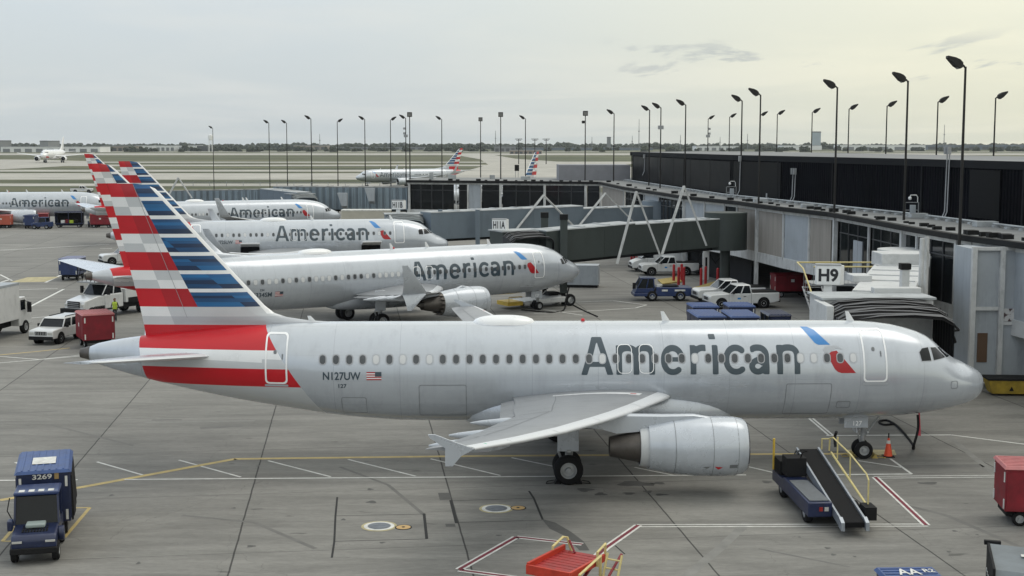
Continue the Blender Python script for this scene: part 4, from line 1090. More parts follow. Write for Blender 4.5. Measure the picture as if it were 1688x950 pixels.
# floodlight boxes and wall conduits fixed to the black wall
def wallpt(u):
    k = (u - 844) / CF
    for (x0, y0), (x1, y1) in zip(HALL[:-1], HALL[1:]):
        f0, f1 = x0 - k * y0, x1 - k * y1
        if f0 * f1 <= 0: t = f0 / (f0 - f1); return V((x0 + (x1 - x0) * t, y0 + (y1 - y0) * t, 0))
for u, z0_, z1_ in ((1222, 8.1, 11.6), (1309, 8.0, 10.6), (1313, 8.0, 10.6), (1562, 8.0, 12.6), (1566, 8.0, 12.6), (1064, 9, 11.4)):
    p = wallpt(u); m = HM(); m.tube([(p.x - .5, p.y - .2, z0_), (p.x - .25, p.y - .1, z0_ + .5), (p.x - .2, p.y - .1, z1_)], .045, 6)
    m.box(p.x - .38, p.x - .14, p.y - .25, p.y + .15, z1_ - .1, z1_ + .45); m.build('conduit', STEEL, hall, smooth=30)
def roof_camera(u, k, lab):
    p = wallpt(u); x, y = p.x - 2.0, p.y - .8
    r = empty('roof_camera', (x, y, Z1 + .06), 0, lab, 'camera', 'camera posts on the roof')
    m = MB(); m.box(-.55, .55, -.3, .3, 0, .06)
    for sx in (-.5, .45): m.box(sx, sx + .05, -.03, .03, 0, 1.15)
    m.box(-.5, .5, -.03, .03, .55, .6); m.box(-.5, .5, -.03, .03, 1.1, 1.15); m.build('stand', STEEL, r, smooth=0)
    m = MB(); m.box(-.15, .25, -.16, -.02, .35, .95); m.build('box', PANELG, r, bevel=.02)
    m = MB(); m.tube([(.4, 0, 1.1), (.4, 0, 1.5), (.3, 0, 1.65), (-.1, 0, 1.65), (-.15, 0, 1.5)], .03, 8); m.build('arm', SIGNW, r)
    m = MB(); m.lathe([(-.12, .02), (-.1, .09), (0, .13), (.1, .1), (.12, .02)], (-.15, 0, 1.42), 'z', 12); m.build('lens_dome', SIGNW, r)
roof_camera(1543, 1, 'roof camera on a curved arm over a grey box, where the hall wall is nearest')
roof_camera(1236, 1, 'roof camera post between two lamp poles on the long flat roof')

# ---- boarding bridges
def bridge(name, label, pts, mats_, rot=None, arms=(), sizes=((2.5, 2.2), (2.9, 2.6)), corr=False, cab=None, drive=None):
    """pts: list of (x, y, z of floor) from the rotunda to the cab"""
    base = pts[0]; r = empty(name, (base[0], base[1], 0), 0, label, 'boarding bridge', 'boarding bridges')
    T = Matrix.Translation((-base[0], -base[1], 0)); wall_, roof_ = mats_
    def M():
        m = MB(); m.T = T; return m
    if rot:
        m = M(); m.cyl((base[0], base[1], base[2] - .35), (base[0], base[1], base[2] + 2.95), rot, n=24); m.build('rotunda', wall_, r, smooth=30)
        m = M(); m.cyl((base[0], base[1], 0), (base[0], base[1], base[2] - .3), .45, n=18); m.cyl((base[0], base[1], 0), (base[0], base[1], .15), .9, n=18); m.build('support_column', wall_, r, smooth=30)
    for i, (p, q) in enumerate(zip(pts[:-1], pts[1:])):
        h, w = sizes[min(i, len(sizes) - 1)]; p, q = V(p), V(q); d = (q - p).normalized(); n = V((-d.y, d.x, 0)).normalized() * (w / 2); up = V((0, 0, 1))
        ext = d * .35
        a, b = p - ext * (i > 0), q + ext * 0
        m = M()
        m.hexa([a - n, b - n, b + n, a + n], [a - n + up * h, b - n + up * h, b + n + up * h, a + n + up * h])
        L = (b - a).length
        if corr:
            k = int(L / .95)
            for s_ in (-1, 1):
                for j in range(k):
                    c = a + d * (L * (j + .5) / k); e = d * .26; o = n.normalized() * (w / 2 + .14) * s_; o0 = n.normalized() * (w / 2 - .02) * s_
                    m.hexa([c - e + o0 + up * .15, c + e + o0 + up * .15, c + e * .5 + o + up * .15, c - e * .5 + o + up * .15], [c - e + o0 + up * (h - .2), c + e + o0 + up * (h - .2), c + e * .5 + o + up * (h - .2), c - e * .5 + o + up * (h - .2)])
        else:
            for j in range(1, int(L / 3.0)):
                c = a + d * 3.0 * j; e = d * .02
                for s_ in (-1, 1):
                    o = n.normalized() * (w / 2 + .02) * s_; o0 = n.normalized() * (w / 2 - .02) * s_
                    m.hexa([c - e + o0 + up * .1, c + e + o0 + up * .1, c + e + o + up * .1, c - e + o + up * .1], [c - e + o0 + up * (h - .1), c + e + o0 + up * (h - .1), c + e + o + up * (h - .1), c - e + o + up * (h - .1)])
        m.build('tunnel', wall_, r, smooth=0)
        m = M(); n2 = n * 1.03; z_ = up * (h + .002)
        m.hexa([a - n2 + z_, b - n2 + z_, b + n2 + z_, a + n2 + z_], [a - n2 * .97 + up * (h + .09), b - n2 * .97 + up * (h + .09), b + n2 * .97 + up * (h + .09), a + n2 * .97 + up * (h + .09)])
        for j in range(1, int(L / 2.4)):
            c = a + d * 2.4 * j; m.hexa([c - n * .9 + up * (h + .09), c + d * .35 - n * .9 + up * (h + .09), c + d * .35 + n * .9 + up * (h + .09), c + n * .9 + up * (h + .09)], [c - n * .9 + up * (h + .15), c + d * .35 - n * .9 + up * (h + .15), c + d * .35 + n * .9 + up * (h + .15), c + n * .9 + up * (h + .15)])
        m.build('tunnel_roof', roof_, r, smooth=0)
        m = M(); m.hexa([a - n * .5 - up * .3, b - n * .5 - up * .3, b + n * .5 - up * .3, a + n * .5 - up * .3], [a - n * .5 - up * .002, b - n * .5 - up * .002, b + n * .5 - up * .002, a + n * .5 - up * .002]); m.build('underframe', UNDER, r, smooth=0)
    if drive:
        x, y, zt = drive; dv = MB(); dv.T = T
        for sx in (-1.9, 1.9):
            dv.box(x + sx - .22, x + sx + .22, y - .22, y + .22, .6, zt)
        dv.box(x - 2.0, x + 2.0, y - .25, y + .25, .7, 1.05); dv.build('lift_column', wall_, r, bevel=.02)
        for sx in (-.9, .9):
            w_ = M(); w_.lathe([(-.18, .25), (-.18, .5), (.18, .5), (.18, .25)], (x + sx, y, .5), 'x', 20, caps=True); w_.build('wheel', BLACK, r)
        w_ = M(); w_.box(x - 1.2, x + 1.2, y - .5, y + .5, .35, .7); w_.build('wheel_frame', YELLOW, r, bevel=.03)
    for q, (apex, feet) in enumerate(arms):
        m = M()
        for f, th in zip(feet, (.15, .11)): m.tube([f, apex], th, 4)
        m.build('cable_arm', FRAMEW if q % 1 == 0 else STEEL, r, smooth=0)
    return r, T
def gate_sign(txt, u0, u1, v0, v1, Y, lab, post_z, tw_=.86):
    x0, _, zt = at(u0, v0, Y); x1, _, zb = at(u1, v1, Y); w, h = x1 - x0, zt - zb; d = w * .45
    r = empty('gate_sign', ((x0 + x1) / 2, Y + d / 2, post_z), radians(-9), lab, 'gate sign', 'gate number signs')
    m = MB(); z0_, z1_ = zb - post_z, zt - post_z; a = w / 2
    m.prism([V((-a, -d / 2, z0_)), V((a, -d / 2, z0_)), V((a + d * .38, 0, z0_)), V((a, d / 2, z0_)), V((-a, d / 2, z0_)), V((-a - d * .1, 0, z0_))], (0, 0, z1_ - z0_))
    m.build('sign_box', SIGNW, r, bevel=.02)
    m = MB(); m.box(-a - .04, a + .04, -d / 2 - .03, d / 2 + .03, z1_ + .001, z1_ + .06); m.build('lid', mat('lid_grey', (.3, .31, .32), .6), r, smooth=0)
    m = MB(); m.box(-.2, .2, -.12, .12, 0, z0_); m.build('post', SIGNW, r, smooth=0)
    add_text(txt, r, INK, (-a * tw_, -d / 2 - .008, z0_ + h * .16), (1, 0, 0), (0, 0, 1), h * .68, w * tw_, .035, 'gate_number')
    return r
# bridge of the second jet
b2, T2 = bridge('boarding_bridge', 'dark green boarding bridge under white cable arms reaching the jet with split winglets',
    [(19.0, 119.5, 4.25), (9.5, 114.6, 3.95), (2.2, 110.9, 3.55)], (GREENG, ROOFW), rot=1.9, sizes=((2.45, 2.3), (2.55, 2.7)),
    arms=[((10.3, 111.6, 9.3), [(8.7, 111.0, 3.35), (12.4, 112.4, 4.0)]), ((14.5, 113.6, 9.7), [(12.6, 112.6, 4.0), (16.6, 114.5, 4.6)])])
def hood(r, T, cx, cy, w, depth, zb, zt, rz, m_=HOOD, side_m=GREENG, drop=.45):
    """ribbed weather hood: an arched bellows that comes forward and down from a cab towards the aircraft"""
    R = Matrix.Translation((cx, cy, 0)) @ Matrix.Rotation(rz, 4, 'Z')
    m = MB(); m.T = T @ R; m.box(-w / 2, w / 2, .0, 2.6, zb, zt); m.build('cab', side_m, r, bevel=.04)
    m = MB(); m.T = T @ R; m.box(-w / 2 - .1, w / 2 + .1, -.1, 2.7, zt + .002, zt + .1); m.build('cab_roof', ROOFW, r, smooth=0)
    m = MB(); m.T = T @ R; rings = []; k = 16
    for i in range(k + 1):
        t = i / k; y = -depth * t; dz = -drop * t * t + (.06 if i % 2 else 0); ww = w / 2 * (1 - .04 * t) + (.03 if i % 2 else 0)
        rings.append([(-ww, y, zb + .1), (-ww, y, zt - .35 + dz), (-ww * .8, y, zt - .08 + dz), (-ww * .3, y, zt + .02 + dz), (ww * .3, y, zt + .02 + dz), (ww * .8, y, zt - .08 + dz), (ww, y, zt - .35 + dz), (ww, y, zb + .1)])
    m.loft(rings, caps=False, closed=False); o = m.build('bellows_hood', m_, r, smooth=0)
    m = MB(); m.T = T @ R
    for i in range(12):
        t0, t1 = (i + .2) / 12, (i + .72) / 12
        for q in range(7):
            def pt(t, j):
                y = -depth * t; dz = -drop * t * t + .06 - .05 * sin(i * 1.7 + j); ww = w / 2 * (1 - .04 * t) + .06
                return [(-ww, y, zb + .1), (-ww, y, zt - .35 + dz), (-ww * .8, y, zt - .08 + dz), (-ww * .3, y, zt + .04 + dz), (ww * .3, y, zt + .04 + dz), (ww * .8, y, zt - .08 + dz), (ww, y, zt - .35 + dz), (ww, y, zb + .1)][j]
            m.add([pt(t0, q), pt(t1, q), pt(t1, q + 1), pt(t0, q + 1)], [(0, 1, 2, 3)])
    m.build('hood_slats', SLATM, o, smooth=0, fix=False)
    return R
hood(b2, T2, 1.0, 110.4, 3.9, 1.7, 3.5, 6.05, radians(25))
for x_, y_, zt_ in ((4.25, 110.2, 7.05), (2.75, 113.4, 7.05)):
    m = MB(); m.T = T2; m.box(x_ - .3, x_ + .3, y_ - .3, y_ + .3, 1.0, zt_); m.build('lift_column', GREENG, b2, bevel=.02)
    m = MB(); m.T = T2; m.box(x_ - .33, x_ + .33, y_ - .33, y_ + .33, zt_, zt_ + .45); m.build('column_cap', FASCIA, b2, smooth=0)
    m = MB(); m.T = T2; m.lathe([(-.18, .25), (-.18, .5), (.18, .5), (.18, .25)], (x_, y_, .5), 'x', 20, caps=True); m.build('wheel', BLACK, b2)
gate_sign('H11A', 812, 835, 362, 380, 110.5, 'white gate sign reading H11A on the dark green bridge cab', 6.1)
# bridge of the third jet
b3, T3 = bridge('boarding_bridge', 'pale blue-grey boarding bridge with thin crossed cable arms reaching the jet with open cargo doors',
    [(16.3, 149.5, 4.0), (6.7, 144.6, 3.9), (-8.8, 136.8, 3.6)], (BLUEG, ROOFW), rot=1.9, sizes=((2.4, 2.3), (2.7, 2.7)), drive=(-5.4, 136.9, 6.6),
    arms=[((3.3, 141, 7.9), [(.2, 139.4, 4.1), (6.8, 142.6, 4.3)]), ((10.0, 144.2, 8.0), [(6.9, 142.6, 4.3), (13.6, 145.8, 4.4)])])
hood(b3, T3, -11.0, 137.2, 3.8, 1.6, 3.5, 6.05, radians(8), mat('hood_pale', (.26, .29, .30), .6, 0, .1, 2), BLUEG)
gate_sign('H11B', 646, 666, 331, 345, 137.5, 'white gate sign reading H11B above the pale bridge cab', 6.1)
# long corrugated link at the end of the pier, with its bridge
b4, T4 = bridge('boarding_bridge', 'long corrugated blue-grey walkway joined to the end of the dark-windowed gate building',
    [(-15.2, 200, 3.55), (-35.5, 203, 3.55), (-52, 206, 3.2)], (CORR, ROOFG), sizes=((3.3, 3.2), (2.9, 2.8)), corr=True)
for x in (-24, -34, -44):
    m = MB(); m.T = T4; m.box(x - .2, x + .2, 200.5, 201, 0, 3.4); m.build('support_column', STEEL, b4, smooth=0)
m = MB(); m.T = T4
for i in range(13): m.box(-17 - i * 2.6, -16.94 - i * 2.6, 199 + i * .38, 199.06 + i * .38, 6.9, 7.6)
m.tube([(-16, 198.9, 7.6), (-50, 203.8, 7.4)], .03, 4); m.tube([(-16, 198.9, 7.25), (-50, 203.8, 7.05)], .03, 4); m.build('roof_railing', STEEL, b4, smooth=0)
for x, z in ((-24.5, 4.2), (-20.5, 4.9)):
    m = MB(); m.T = T4; m.hexa([(x - .5, 197.2, z), (x + .3, 197.2, z), (x + .3, 198.3, z - .4), (x - .5, 198.3, z - .4)], [(x - 1.1, 197.2, z + 1.9), (x + .3, 197.2, z + 1.9), (x + .3, 198.3, z + 1.9), (x - 1.1, 198.3, z + 1.9)]); m.build('air_unit', PANELG, b4, smooth=0)
b5, T5 = bridge('boarding_bridge', 'short sloping white-roofed boarding bridge by the jet with the grey winglet', [(-36.5, 201.0, 3.7), (-30.2, 195.6, 3.3)], (BLUEG, ROOFW), sizes=((2.9, 2.7),), drive=(-33.5, 198, 4.2), arms=[((-48.5, 196, 8.4), [(-50.3, 196, 5.2), (-46.6, 196, 5.4)])])
hood(b5, T5, -30.2, 194.8, 3.6, 1.2, 3.3, 6.0, radians(30), mat('hood_pale', (.26, .29, .30), .6, 0, .1, 2), BLUEG)
# white bridge of the nearest jet
b1, T1 = bridge('boarding_bridge', 'white boarding bridge with a black ribbed hood over the nose of the broadside jet',
    [(24.9, 84.2, 3.7), (18.4, 66.4, 3.25)], (JBW, JBW), rot=1.9, sizes=((2.6, 2.9),))
m = MB(); m.T = T1; 
for (x, y) in ((21.1, 69.0), (21.65, 70.0)):
    m.cyl((x, y, 3.0), (x, y, 8.4), .13, n=12); m.cyl((x, y, 3.0), (x, y, 3.6), .2, n=12)
m.box(20.6, 22.0, 68.6, 70.3, .8, 3.1); m.build('lift_column', FRAMEW, b1, smooth=30)
m = MB(); m.T = T1; m.box(17.9, 18.9, 70.2, 71.6, 5.98, 6.35); m.build('roof_unit', JBW, b1, bevel=.03)
m = MB(); m.T = T1; m.box(19.4, 19.8, 66.6, 67.0, 6.0, 7.0); m.build('roof_vent', JBW, b1, bevel=.03)
m = MB(); m.T = T1; m.box(19.35, 19.85, 66.55, 67.05, 7.0, 7.3); m.build('roof_unit_cap', FASCIA, b1, smooth=0)
m = MB(); m.T = T1; m.box(21.4, 24.2, 77.5, 79.8, 6.1, 6.9); m.build('roof_box', JBW, b1, bevel=.04)
m = MB(); m.T = T1; m.box(17.5, 19.8, 64.6, 65.2, 5.9, 6.3); m.build('roof_box', JBW, b1, bevel=.04)
hood(b1, T1, 17.2, 62.6, 5.2, 3.0, 3.1, 5.95, radians(2), HOOD, JBW, drop=.5)
m = MB(); m.T = T1; m.box(14.28, 14.62, 60.6, 63.2, 3.2, 5.9); m.build('hood_side_panel', JBW, b1, bevel=.03)
m = MB(); m.T = T1; m.tube([(19.9, 60.5, 5.2), (20.8, 62, 4.6), (21.2, 66, 3.9), (21.6, 70, 3.4)], .05, 8); m.tube([(20.1, 61, 4.8), (21.0, 63, 3.9), (21.4, 67, 2.9)], .05, 8); m.build('cable', BLACK, b1)
gate_sign('H9', 1348, 1386, 438, 470, 66.3, 'large white gate sign reading H9 on the white bridge', 5.9, .82)
# service stair with pale yellow rails
st = empty('service_stair', (18.6, 84, 0), 0, 'grey service stair with pale yellow handrails beside the white bridge', 'stair')
m = MB(); m.box(0, 5.2, -1.0, 1.0, 4.45, 4.6)
m.box(4.8, 5.0, -.9, -.7, 0, 4.45); m.build('platform', STEEL, st, smooth=0)
m = MB(); k = 18
for i in range(k):
    t = i / k; x = -.1 - .0 * t; m.box(-.05 + 0.035 * i - .5, .5 + .035 * i, -1.2 - .28 * i, -.95 - .28 * i, 4.4 - .245 * i - .03, 4.4 - .245 * i)
m.build('treads', STEEL, st, smooth=0)
m = MB()
for s_ in (-.55, .62): m.tube([(s_, -1.0, 4.4), (s_ + .65, -6.1, 0.05)], .07, 4)
for i in range(15):
    t = (i + .5) / 15
    for s_ in (-.55, .62): m.tube([(s_ + .65 * t, -1 - 5.1 * t, 4.4 - 4.35 * t), (s_ + .65 * t, -1 - 5.1 * t, 5.35 - 4.35 * t)], .018, 4)
for i in range(22):
    x = .1 + i * .24; m.tube([(x, -1.0, 4.6), (x, -1.0, 5.6)], .016, 4)
m.build('balusters', STEEL, st, smooth=0)
m = MB()
for s_ in (-.55, .62): m.tube([(s_, -.2, 5.65), (s_, -1.0, 5.55), (s_ + .65, -6.1, 1.2)], .05, 8)
m.tube([(.1, -1.0, 5.65), (5.2, -1.0, 5.65)], .05, 8); m.tube([(-.5, 1.0, 5.75), (5.2, 1.0, 5.75)], .05, 8); m.tube([(-.5, 1.0, 5.75), (-.55, -.2, 5.65)], .05, 8); m.tube([(5.2, 1.0, 5.75), (5.2, 1, 4.6)], .05, 8)
m.build('handrail', YPALE, st)

# ---- lamp poles
def pole_proto(kind):
    r = bpy.data.objects.new('lamp_pole', None); C.objects.link(r)
    m = MB(); H = 17.8; m.cyl((0, 0, 0), (0, 0, H - .25), .135, .075, 10); m.box(-.25, .25, -.25, .25, 0, .05)
    m.build('pole', POLE, r)
    if kind == 'square':
        m = MB(); m.box(-.42, .42, -.35, .35, H - .5, H + .2, taper=.05); m.build('lamp_head', POLE, r, bevel=.03)
        m = MB(); m.box(-.33, .33, -.37, -.352, H - .4, H + .05); m.build('lens', mat('lamp_lens', (.16, .16, .15), .3), r, smooth=0)
    else:
        m = MB(); m.tube([(0, 0, H - .35), (-.12, 0, H - .2), (-.3, 0, H - .1)], .06, 6); m.build('bracket', POLE, r)
        m = MB()
        m.loft([[(-.22, -.22, H - .28), (-.22, .22, H - .28), (-.22, .22, H - .02), (-.22, -.22, H - .02)], [(-.45, -.36, H - .38), (-.45, .36, H - .38), (-.45, .36, H + .14), (-.45, -.36, H + .14)],
                [(-.75, -.38, H - .22), (-.75, .38, H - .22), (-.75, .34, H + .26), (-.75, -.34, H + .26)], [(-1.25, -.30, H + .22), (-1.25, .30, H + .22), (-1.25, .28, H + .36), (-1.25, -.28, H + .36)]])
        m.build('lamp_head', POLE, r, bevel=.02)
        m = MB(); m.poly([(-.5, -.3, H - .385), (-.5, .3, H - .385), (-1.18, .26, H + .17), (-1.18, -.26, H + .17)]); m.build('lens', mat('lamp_lens', (.16, .16, .15), .3), r, smooth=0, fix=False)
    return r
protoA, protoS = pole_proto('angled'), pole_proto('square')
# photo column, photo row of the top, head direction (-1 towards the left, +1 right, 0 square), note
POLES = [(354, 210, -1), (446, 201, -1), (475, 201, -1), (515, 194, -1), (558, 199, 1), (603, 195, -1), (645, 196, 1), (670, 193, -1), (676.5, 188, 0), (729, 195, -1), (792.5, 196, 0), (825.5, 188, 0), (866, 194, -1), (964, 186, 0), (1011, 185, -1), (1069, 179, -1), (1087.5, 175, -1), (1128, 170, -1), (1220, 163, -1), (1250, 153, -1), (1375, 140, -1), (1490, 129, -1), (1583, 105, -1),
         (1165, 194, 1), (1200, 191, 1), (1246, 188, 1), (1278, 186, 1), (1335, 183, 1), (1395, 177, 1), (1457, 172, 1), (1540, 165, 1), (1634, 158, 1)]
LABP = {354: 'lamp pole standing alone over the grey end of the corrugated walkway', 446: 'lamp pole of a pair above the corrugated walkway, the one nearer the striped tails', 475: 'lamp pole of a pair above the corrugated walkway, the one farther from the striped tails',
 515: 'taller lamp pole at the middle of the corrugated walkway, head turned to the tails', 558: 'lamp pole above the walkway with its head turned towards the gate building', 603: 'lamp pole crossing the nose of the taxiing jet', 645: 'lamp pole crossing the lettering of the taxiing jet',
 670: 'lamp pole hung with small boxes beside a square-headed pole', 676.5: 'square-headed lamp pole beside the pole hung with boxes', 729: 'lamp pole in front of the taxiing jet tail', 792.5: 'square-headed lamp pole just beyond the taxiing jet tail', 825.5: 'tall square-headed lamp pole rising from a white post of the dark-windowed front',
 866: 'lamp pole short of the lone striped tail above the roof', 964: 'square-headed lamp pole at the roof corner beyond the lone tail', 1011: 'lamp pole between the lone tail and the black hall end', 1069: 'lamp pole at the end corner of the black hall', 1087.5: 'lamp pole with a box on its shaft near the black hall end',
 1128: 'lamp pole in front of the black hall above the crossed cable arms', 1220: 'lamp pole of a close pair on the hall roof edge, the shorter one', 1250: 'lamp pole of a close pair on the hall roof edge, the taller one', 1375: 'lamp pole rising between tan panels and the glazed bay', 1490: 'lamp pole standing just behind the white bridge roof', 1583: 'tallest lamp pole, rising past the pale stair tower',
 1165: 'distant lamp pole hung with small boxes beyond the black hall', 1200: 'distant lamp pole beyond the hall next to the pole hung with boxes', 1246: 'distant lamp pole hidden mostly by the tall pole before the hall', 1278: 'distant lamp pole beyond the hall, first past the tall pole pair', 1335: 'distant lamp pole beside the pale tower block on the horizon',
 1395: 'distant lamp pole beyond the hall just past the pole over the tan panels', 1457: 'distant lamp pole beyond the hall, before the pole behind the white bridge', 1540: 'distant lamp pole beyond the hall beside the white roof box', 1634: 'distant lamp pole beyond the hall, last one past the tallest pole'}
usedA = usedS = False
for u, v, s_ in POLES:
    Y = 10194 / (238 - v); X = (u - 844) / CF * Y
    if s_ == 0: r = protoS if not usedS else copy_tree(protoS); usedS = True
    else: r = protoA if not usedA else copy_tree(protoA); usedA = True
    r.location = (X, Y, 0); r.scale = (.85, .85, 1.0); r.rotation_euler = (0, 0, 0 if s_ <= 0 else pi)
    if u == 1246: r.location = (X + .4, Y, 0)
    tag(r, LABP[u], 'lamp pole', 'lamp poles along the pier')
    if u in (670, 1165, 1087.5):
        m = MB()
        for z in ((14.6, 15.0, 13.2, 15.8) if u != 1087.5 else (15.2,)): m.box(-.38, .38, -.25, .25, z - .22, z + .22) if z in (14.6, 15.2) else m.box(-.5, -.1, -.12, .12, z - .15, z + .2)
        m.build('equipment_box', STEEL, r, smooth=0)
    if u == 964:
        m = MB(); m.box(-.6, -.1, -.25, .25, 16.2, 16.6); m.build('second_lamp_head', POLE, r, bevel=.03)
# ------------------------------------------------------------------ ground, airfield, markings, horizon
def ground_mat(name, base, kind):
    m = bpy.data.materials.new(name); m.use_nodes = True; nt = m.node_tree; b = nt.nodes['Principled BSDF']
    N = nt.nodes.new; LK = nt.links.new
    tc = N('ShaderNodeTexCoord'); P = tc.outputs['Object']
    def noise(scale, det=5, rough=.6, sc=(1, 1, 1), dist=0.0, rot=0.0):
        mp = N('ShaderNodeMapping'); LK(P, mp.inputs[0]); mp.inputs['Scale'].default_value = sc; mp.inputs['Rotation'].default_value = (0, 0, rot)
        n = N('ShaderNodeTexNoise'); n.inputs['Scale'].default_value = scale; n.inputs['Detail'].default_value = det; n.inputs['Roughness'].default_value = rough; n.inputs['Distortion'].default_value = dist
        LK(mp.outputs[0], n.inputs['Vector']); return n.outputs['Fac']
    def M(op, a, c=None, clamp=False):
        n = N('ShaderNodeMath'); n.operation = op; n.use_clamp = clamp
        for i, v in enumerate((a, c)):
            if v is None: continue
            if isinstance(v, (int, float)): n.inputs[i].default_value = v
            else: LK(v, n.inputs[i])
        return n.outputs[0]
    def R(v, a, c, d, e, smooth=True):
        n = N('ShaderNodeMapRange'); n.interpolation_type = 'SMOOTHSTEP' if smooth else 'LINEAR'; LK(v, n.inputs[0])
        for i, x in enumerate((a, c, d, e)): n.inputs[i + 1].default_value = x
        return n.outputs[0]
    if kind == 'grass':
        v = M('MULTIPLY', R(noise(.004, 5, .6, (1, 3, 1)), .3, .7, .72, 1.25), R(noise(.05, 5, .7, (.6, 2, 1)), .3, .7, .8, 1.2))
        mixn = N('ShaderNodeMix'); mixn.data_type = 'RGBA'; LK(R(noise(.006, 4, .5, (1, 4, 1)), .42, .6, 0, 1), mixn.inputs[0]); mixn.inputs[6].default_value = (*base, 1); mixn.inputs[7].default_value = (.095, .093, .042, 1)
        s = N('ShaderNodeVectorMath'); s.operation = 'SCALE'; LK(mixn.outputs[2], s.inputs[0]); LK(v, s.inputs['Scale']); LK(s.outputs[0], b.inputs['Base Color']); b.inputs['Roughness'].default_value = .95
        return m
    th = radians(6.83)
    fac_ = R(noise(.035, 4, .55), .3, .7, .86, 1.12)
    fac_ = M('MULTIPLY', fac_, R(noise(.55, 7, .68, (.28, 1.5, 1), .5, -th), .28, .72, .76, 1.20))
    fac_ = M('MULTIPLY', fac_, R(noise(5.5, 5, .75, (.45, 1.3, 1)), .3, .7, .88, 1.10))
    if kind == 'apron':
        mp = N('ShaderNodeMapping'); LK(P, mp.inputs[0]); mp.inputs['Rotation'].default_value = (0, 0, -th)
        # wobbling joint lines
        sx = N('ShaderNodeSeparateXYZ'); LK(mp.outputs[0], sx.inputs[0])
        wob = M('MULTIPLY', M('SUBTRACT', noise(.9, 3, .5), .5), .05)
        def joint(ax, off, w, dark):
            a = M('ADD', M('ADD', sx.outputs[ax], 7500 - off), wob); md = M('MODULO', a, 7.5)
            d = M('MINIMUM', md, M('SUBTRACT', 7.5, md)); return R(d, w * .4, w, dark, 1.0)
        def cell(ax, off):
            return M('FLOOR', M('DIVIDE', M('ADD', sx.outputs[ax], 7500 - off), 7.5))
        cx = N('ShaderNodeCombineXYZ'); LK(cell(0, 3.6), cx.inputs[0]); LK(cell(1, 43.2), cx.inputs[1])
        wn = N('ShaderNodeTexWhiteNoise'); LK(cx.outputs[0], wn.inputs['Vector'])
        fac_ = M('MULTIPLY', fac_, R(wn.outputs['Value'], 0, 1, .92, 1.08, False))
        fac_ = M('MULTIPLY', fac_, joint(0, 3.6, .042, .2)); fac_ = M('MULTIPLY', fac_, joint(1, 43.2, .03, .5))
        # oil spots, scrubbed patches, tyre rubber
        fac_ = M('MULTIPLY', fac_, R(noise(.85, 3, .5, (.55, 1.35, 1)), .685, .74, 1.0, .55))
        fac_ = M('MULTIPLY', fac_, R(noise(2.1, 3, .5, (.5, 1.5, 1)), .72, .77, 1.0, .62))
        fac_ = M('MULTIPLY', fac_, R(noise(.16, 5, .65, (.22, 1.3, 1), .8), .54, .74, 1.0, .76))
        fac_ = M('MULTIPLY', fac_, R(noise(1.3, 6, .75, (.16, 2.6, 1), .6), .60, .72, 1.0, 1.22))
        # hairline cracks
        vo = N('ShaderNodeTexVoronoi'); vo.feature = 'DISTANCE_TO_EDGE'; vo.inputs['Scale'].default_value = .13
        mpc = N('ShaderNodeMapping'); LK(P, mpc.inputs[0]); 
        dn = N('ShaderNodeTexNoise'); dn.inputs['Scale'].default_value = .6; dn.inputs['Detail'].default_value = 5; LK(P, dn.inputs['Vector'])
        va = N('ShaderNodeVectorMath'); va.operation = 'MULTIPLY_ADD'; LK(dn.outputs['Color'], va.inputs[0]); va.inputs[1].default_value = (2.2, 2.2, 0); LK(P, va.inputs[2]); LK(va.outputs[0], vo.inputs['Vector'])
        fac_ = M('MULTIPLY', fac_, R(vo.outputs['Distance'], .0006, .002, .80, 1.0))
    s = N('ShaderNodeVectorMath'); s.operation = 'SCALE'; s.inputs[0].default_value = base; LK(fac_, s.inputs['Scale']); LK(s.outputs[0], b.inputs['Base Color'])
    b.inputs['Roughness'].default_value = .82
    bp = N('ShaderNodeBump'); bp.inputs['Strength'].default_value = .25; bp.inputs['Distance'].default_value = .01; LK(noise(14, 5, .7), bp.inputs['Height']); LK(bp.outputs[0], b.inputs['Normal'])
    return m
GRASS = ground_mat('airfield_grass', (.048, .058, .020), 'grass')
APRON = ground_mat('apron_concrete', (.187, .182, .167), 'apron')
TAXI = ground_mat('taxiway_concrete', (.36, .345, .305), 'taxi')
PW = mat('marking_white', (.60, .60, .57), .7, 0, .22, 3.0)
PWd = mat('marking_white_worn', (.36, .36, .345), .8, 0, .3, 3.0)
PY_ = mat('marking_yellow', (.48, .37, .15), .7, 0, .22, 2.0)
PYd = mat('marking_yellow_worn', (.40, .35, .20), .8, 0, .3, 2.0)
PR = mat('marking_maroon', (.16, .02, .035), .7, 0, .2, 2.0)
JOINT = mat('joint_black', (.02, .02, .02), .9)
PATCH = mat('asphalt_patch', (.085, .084, .08), .9, 0, .15, 3)
OIL = mat('oil_stain', (.075, .074, .07), .7, 0, .3, 2.5)
def sheet(name, pts, z, m, kind='structure'):
    mb = MB(); mb.poly([(x, y, z) for x, y in pts]); o = mb.build(name, m, smooth=0, fix=False); 
    if o.data.polygons[0].normal.z < 0: o.data.flip_normals()
    return tag(o, kind=kind)
sheet('ground', [(-9000, -300), (9000, -300), (9000, 14000), (-9000, 14000)], 0, GRASS)
sheet('apron', [(-600, -250), (600, -250), (600, 330), (60, 372), (-600, 372)], .006, APRON)
TX = [(250.3, 251.2), (253, 256), (266.8, 268.6), (271.8, 274.2), (280.3, 283.3), (286, 296.5), (303, 307.3)]
for i, (v0, v1) in enumerate(TX):
    y0, y1 = gp(844, v1)[1], gp(844, v0)[1]
    tl = 12 * i * 0
    sheet('taxiway', [(-3500, y0), (2500, y0), (2500, y1), (-3500, y1)], .05, TAXI)
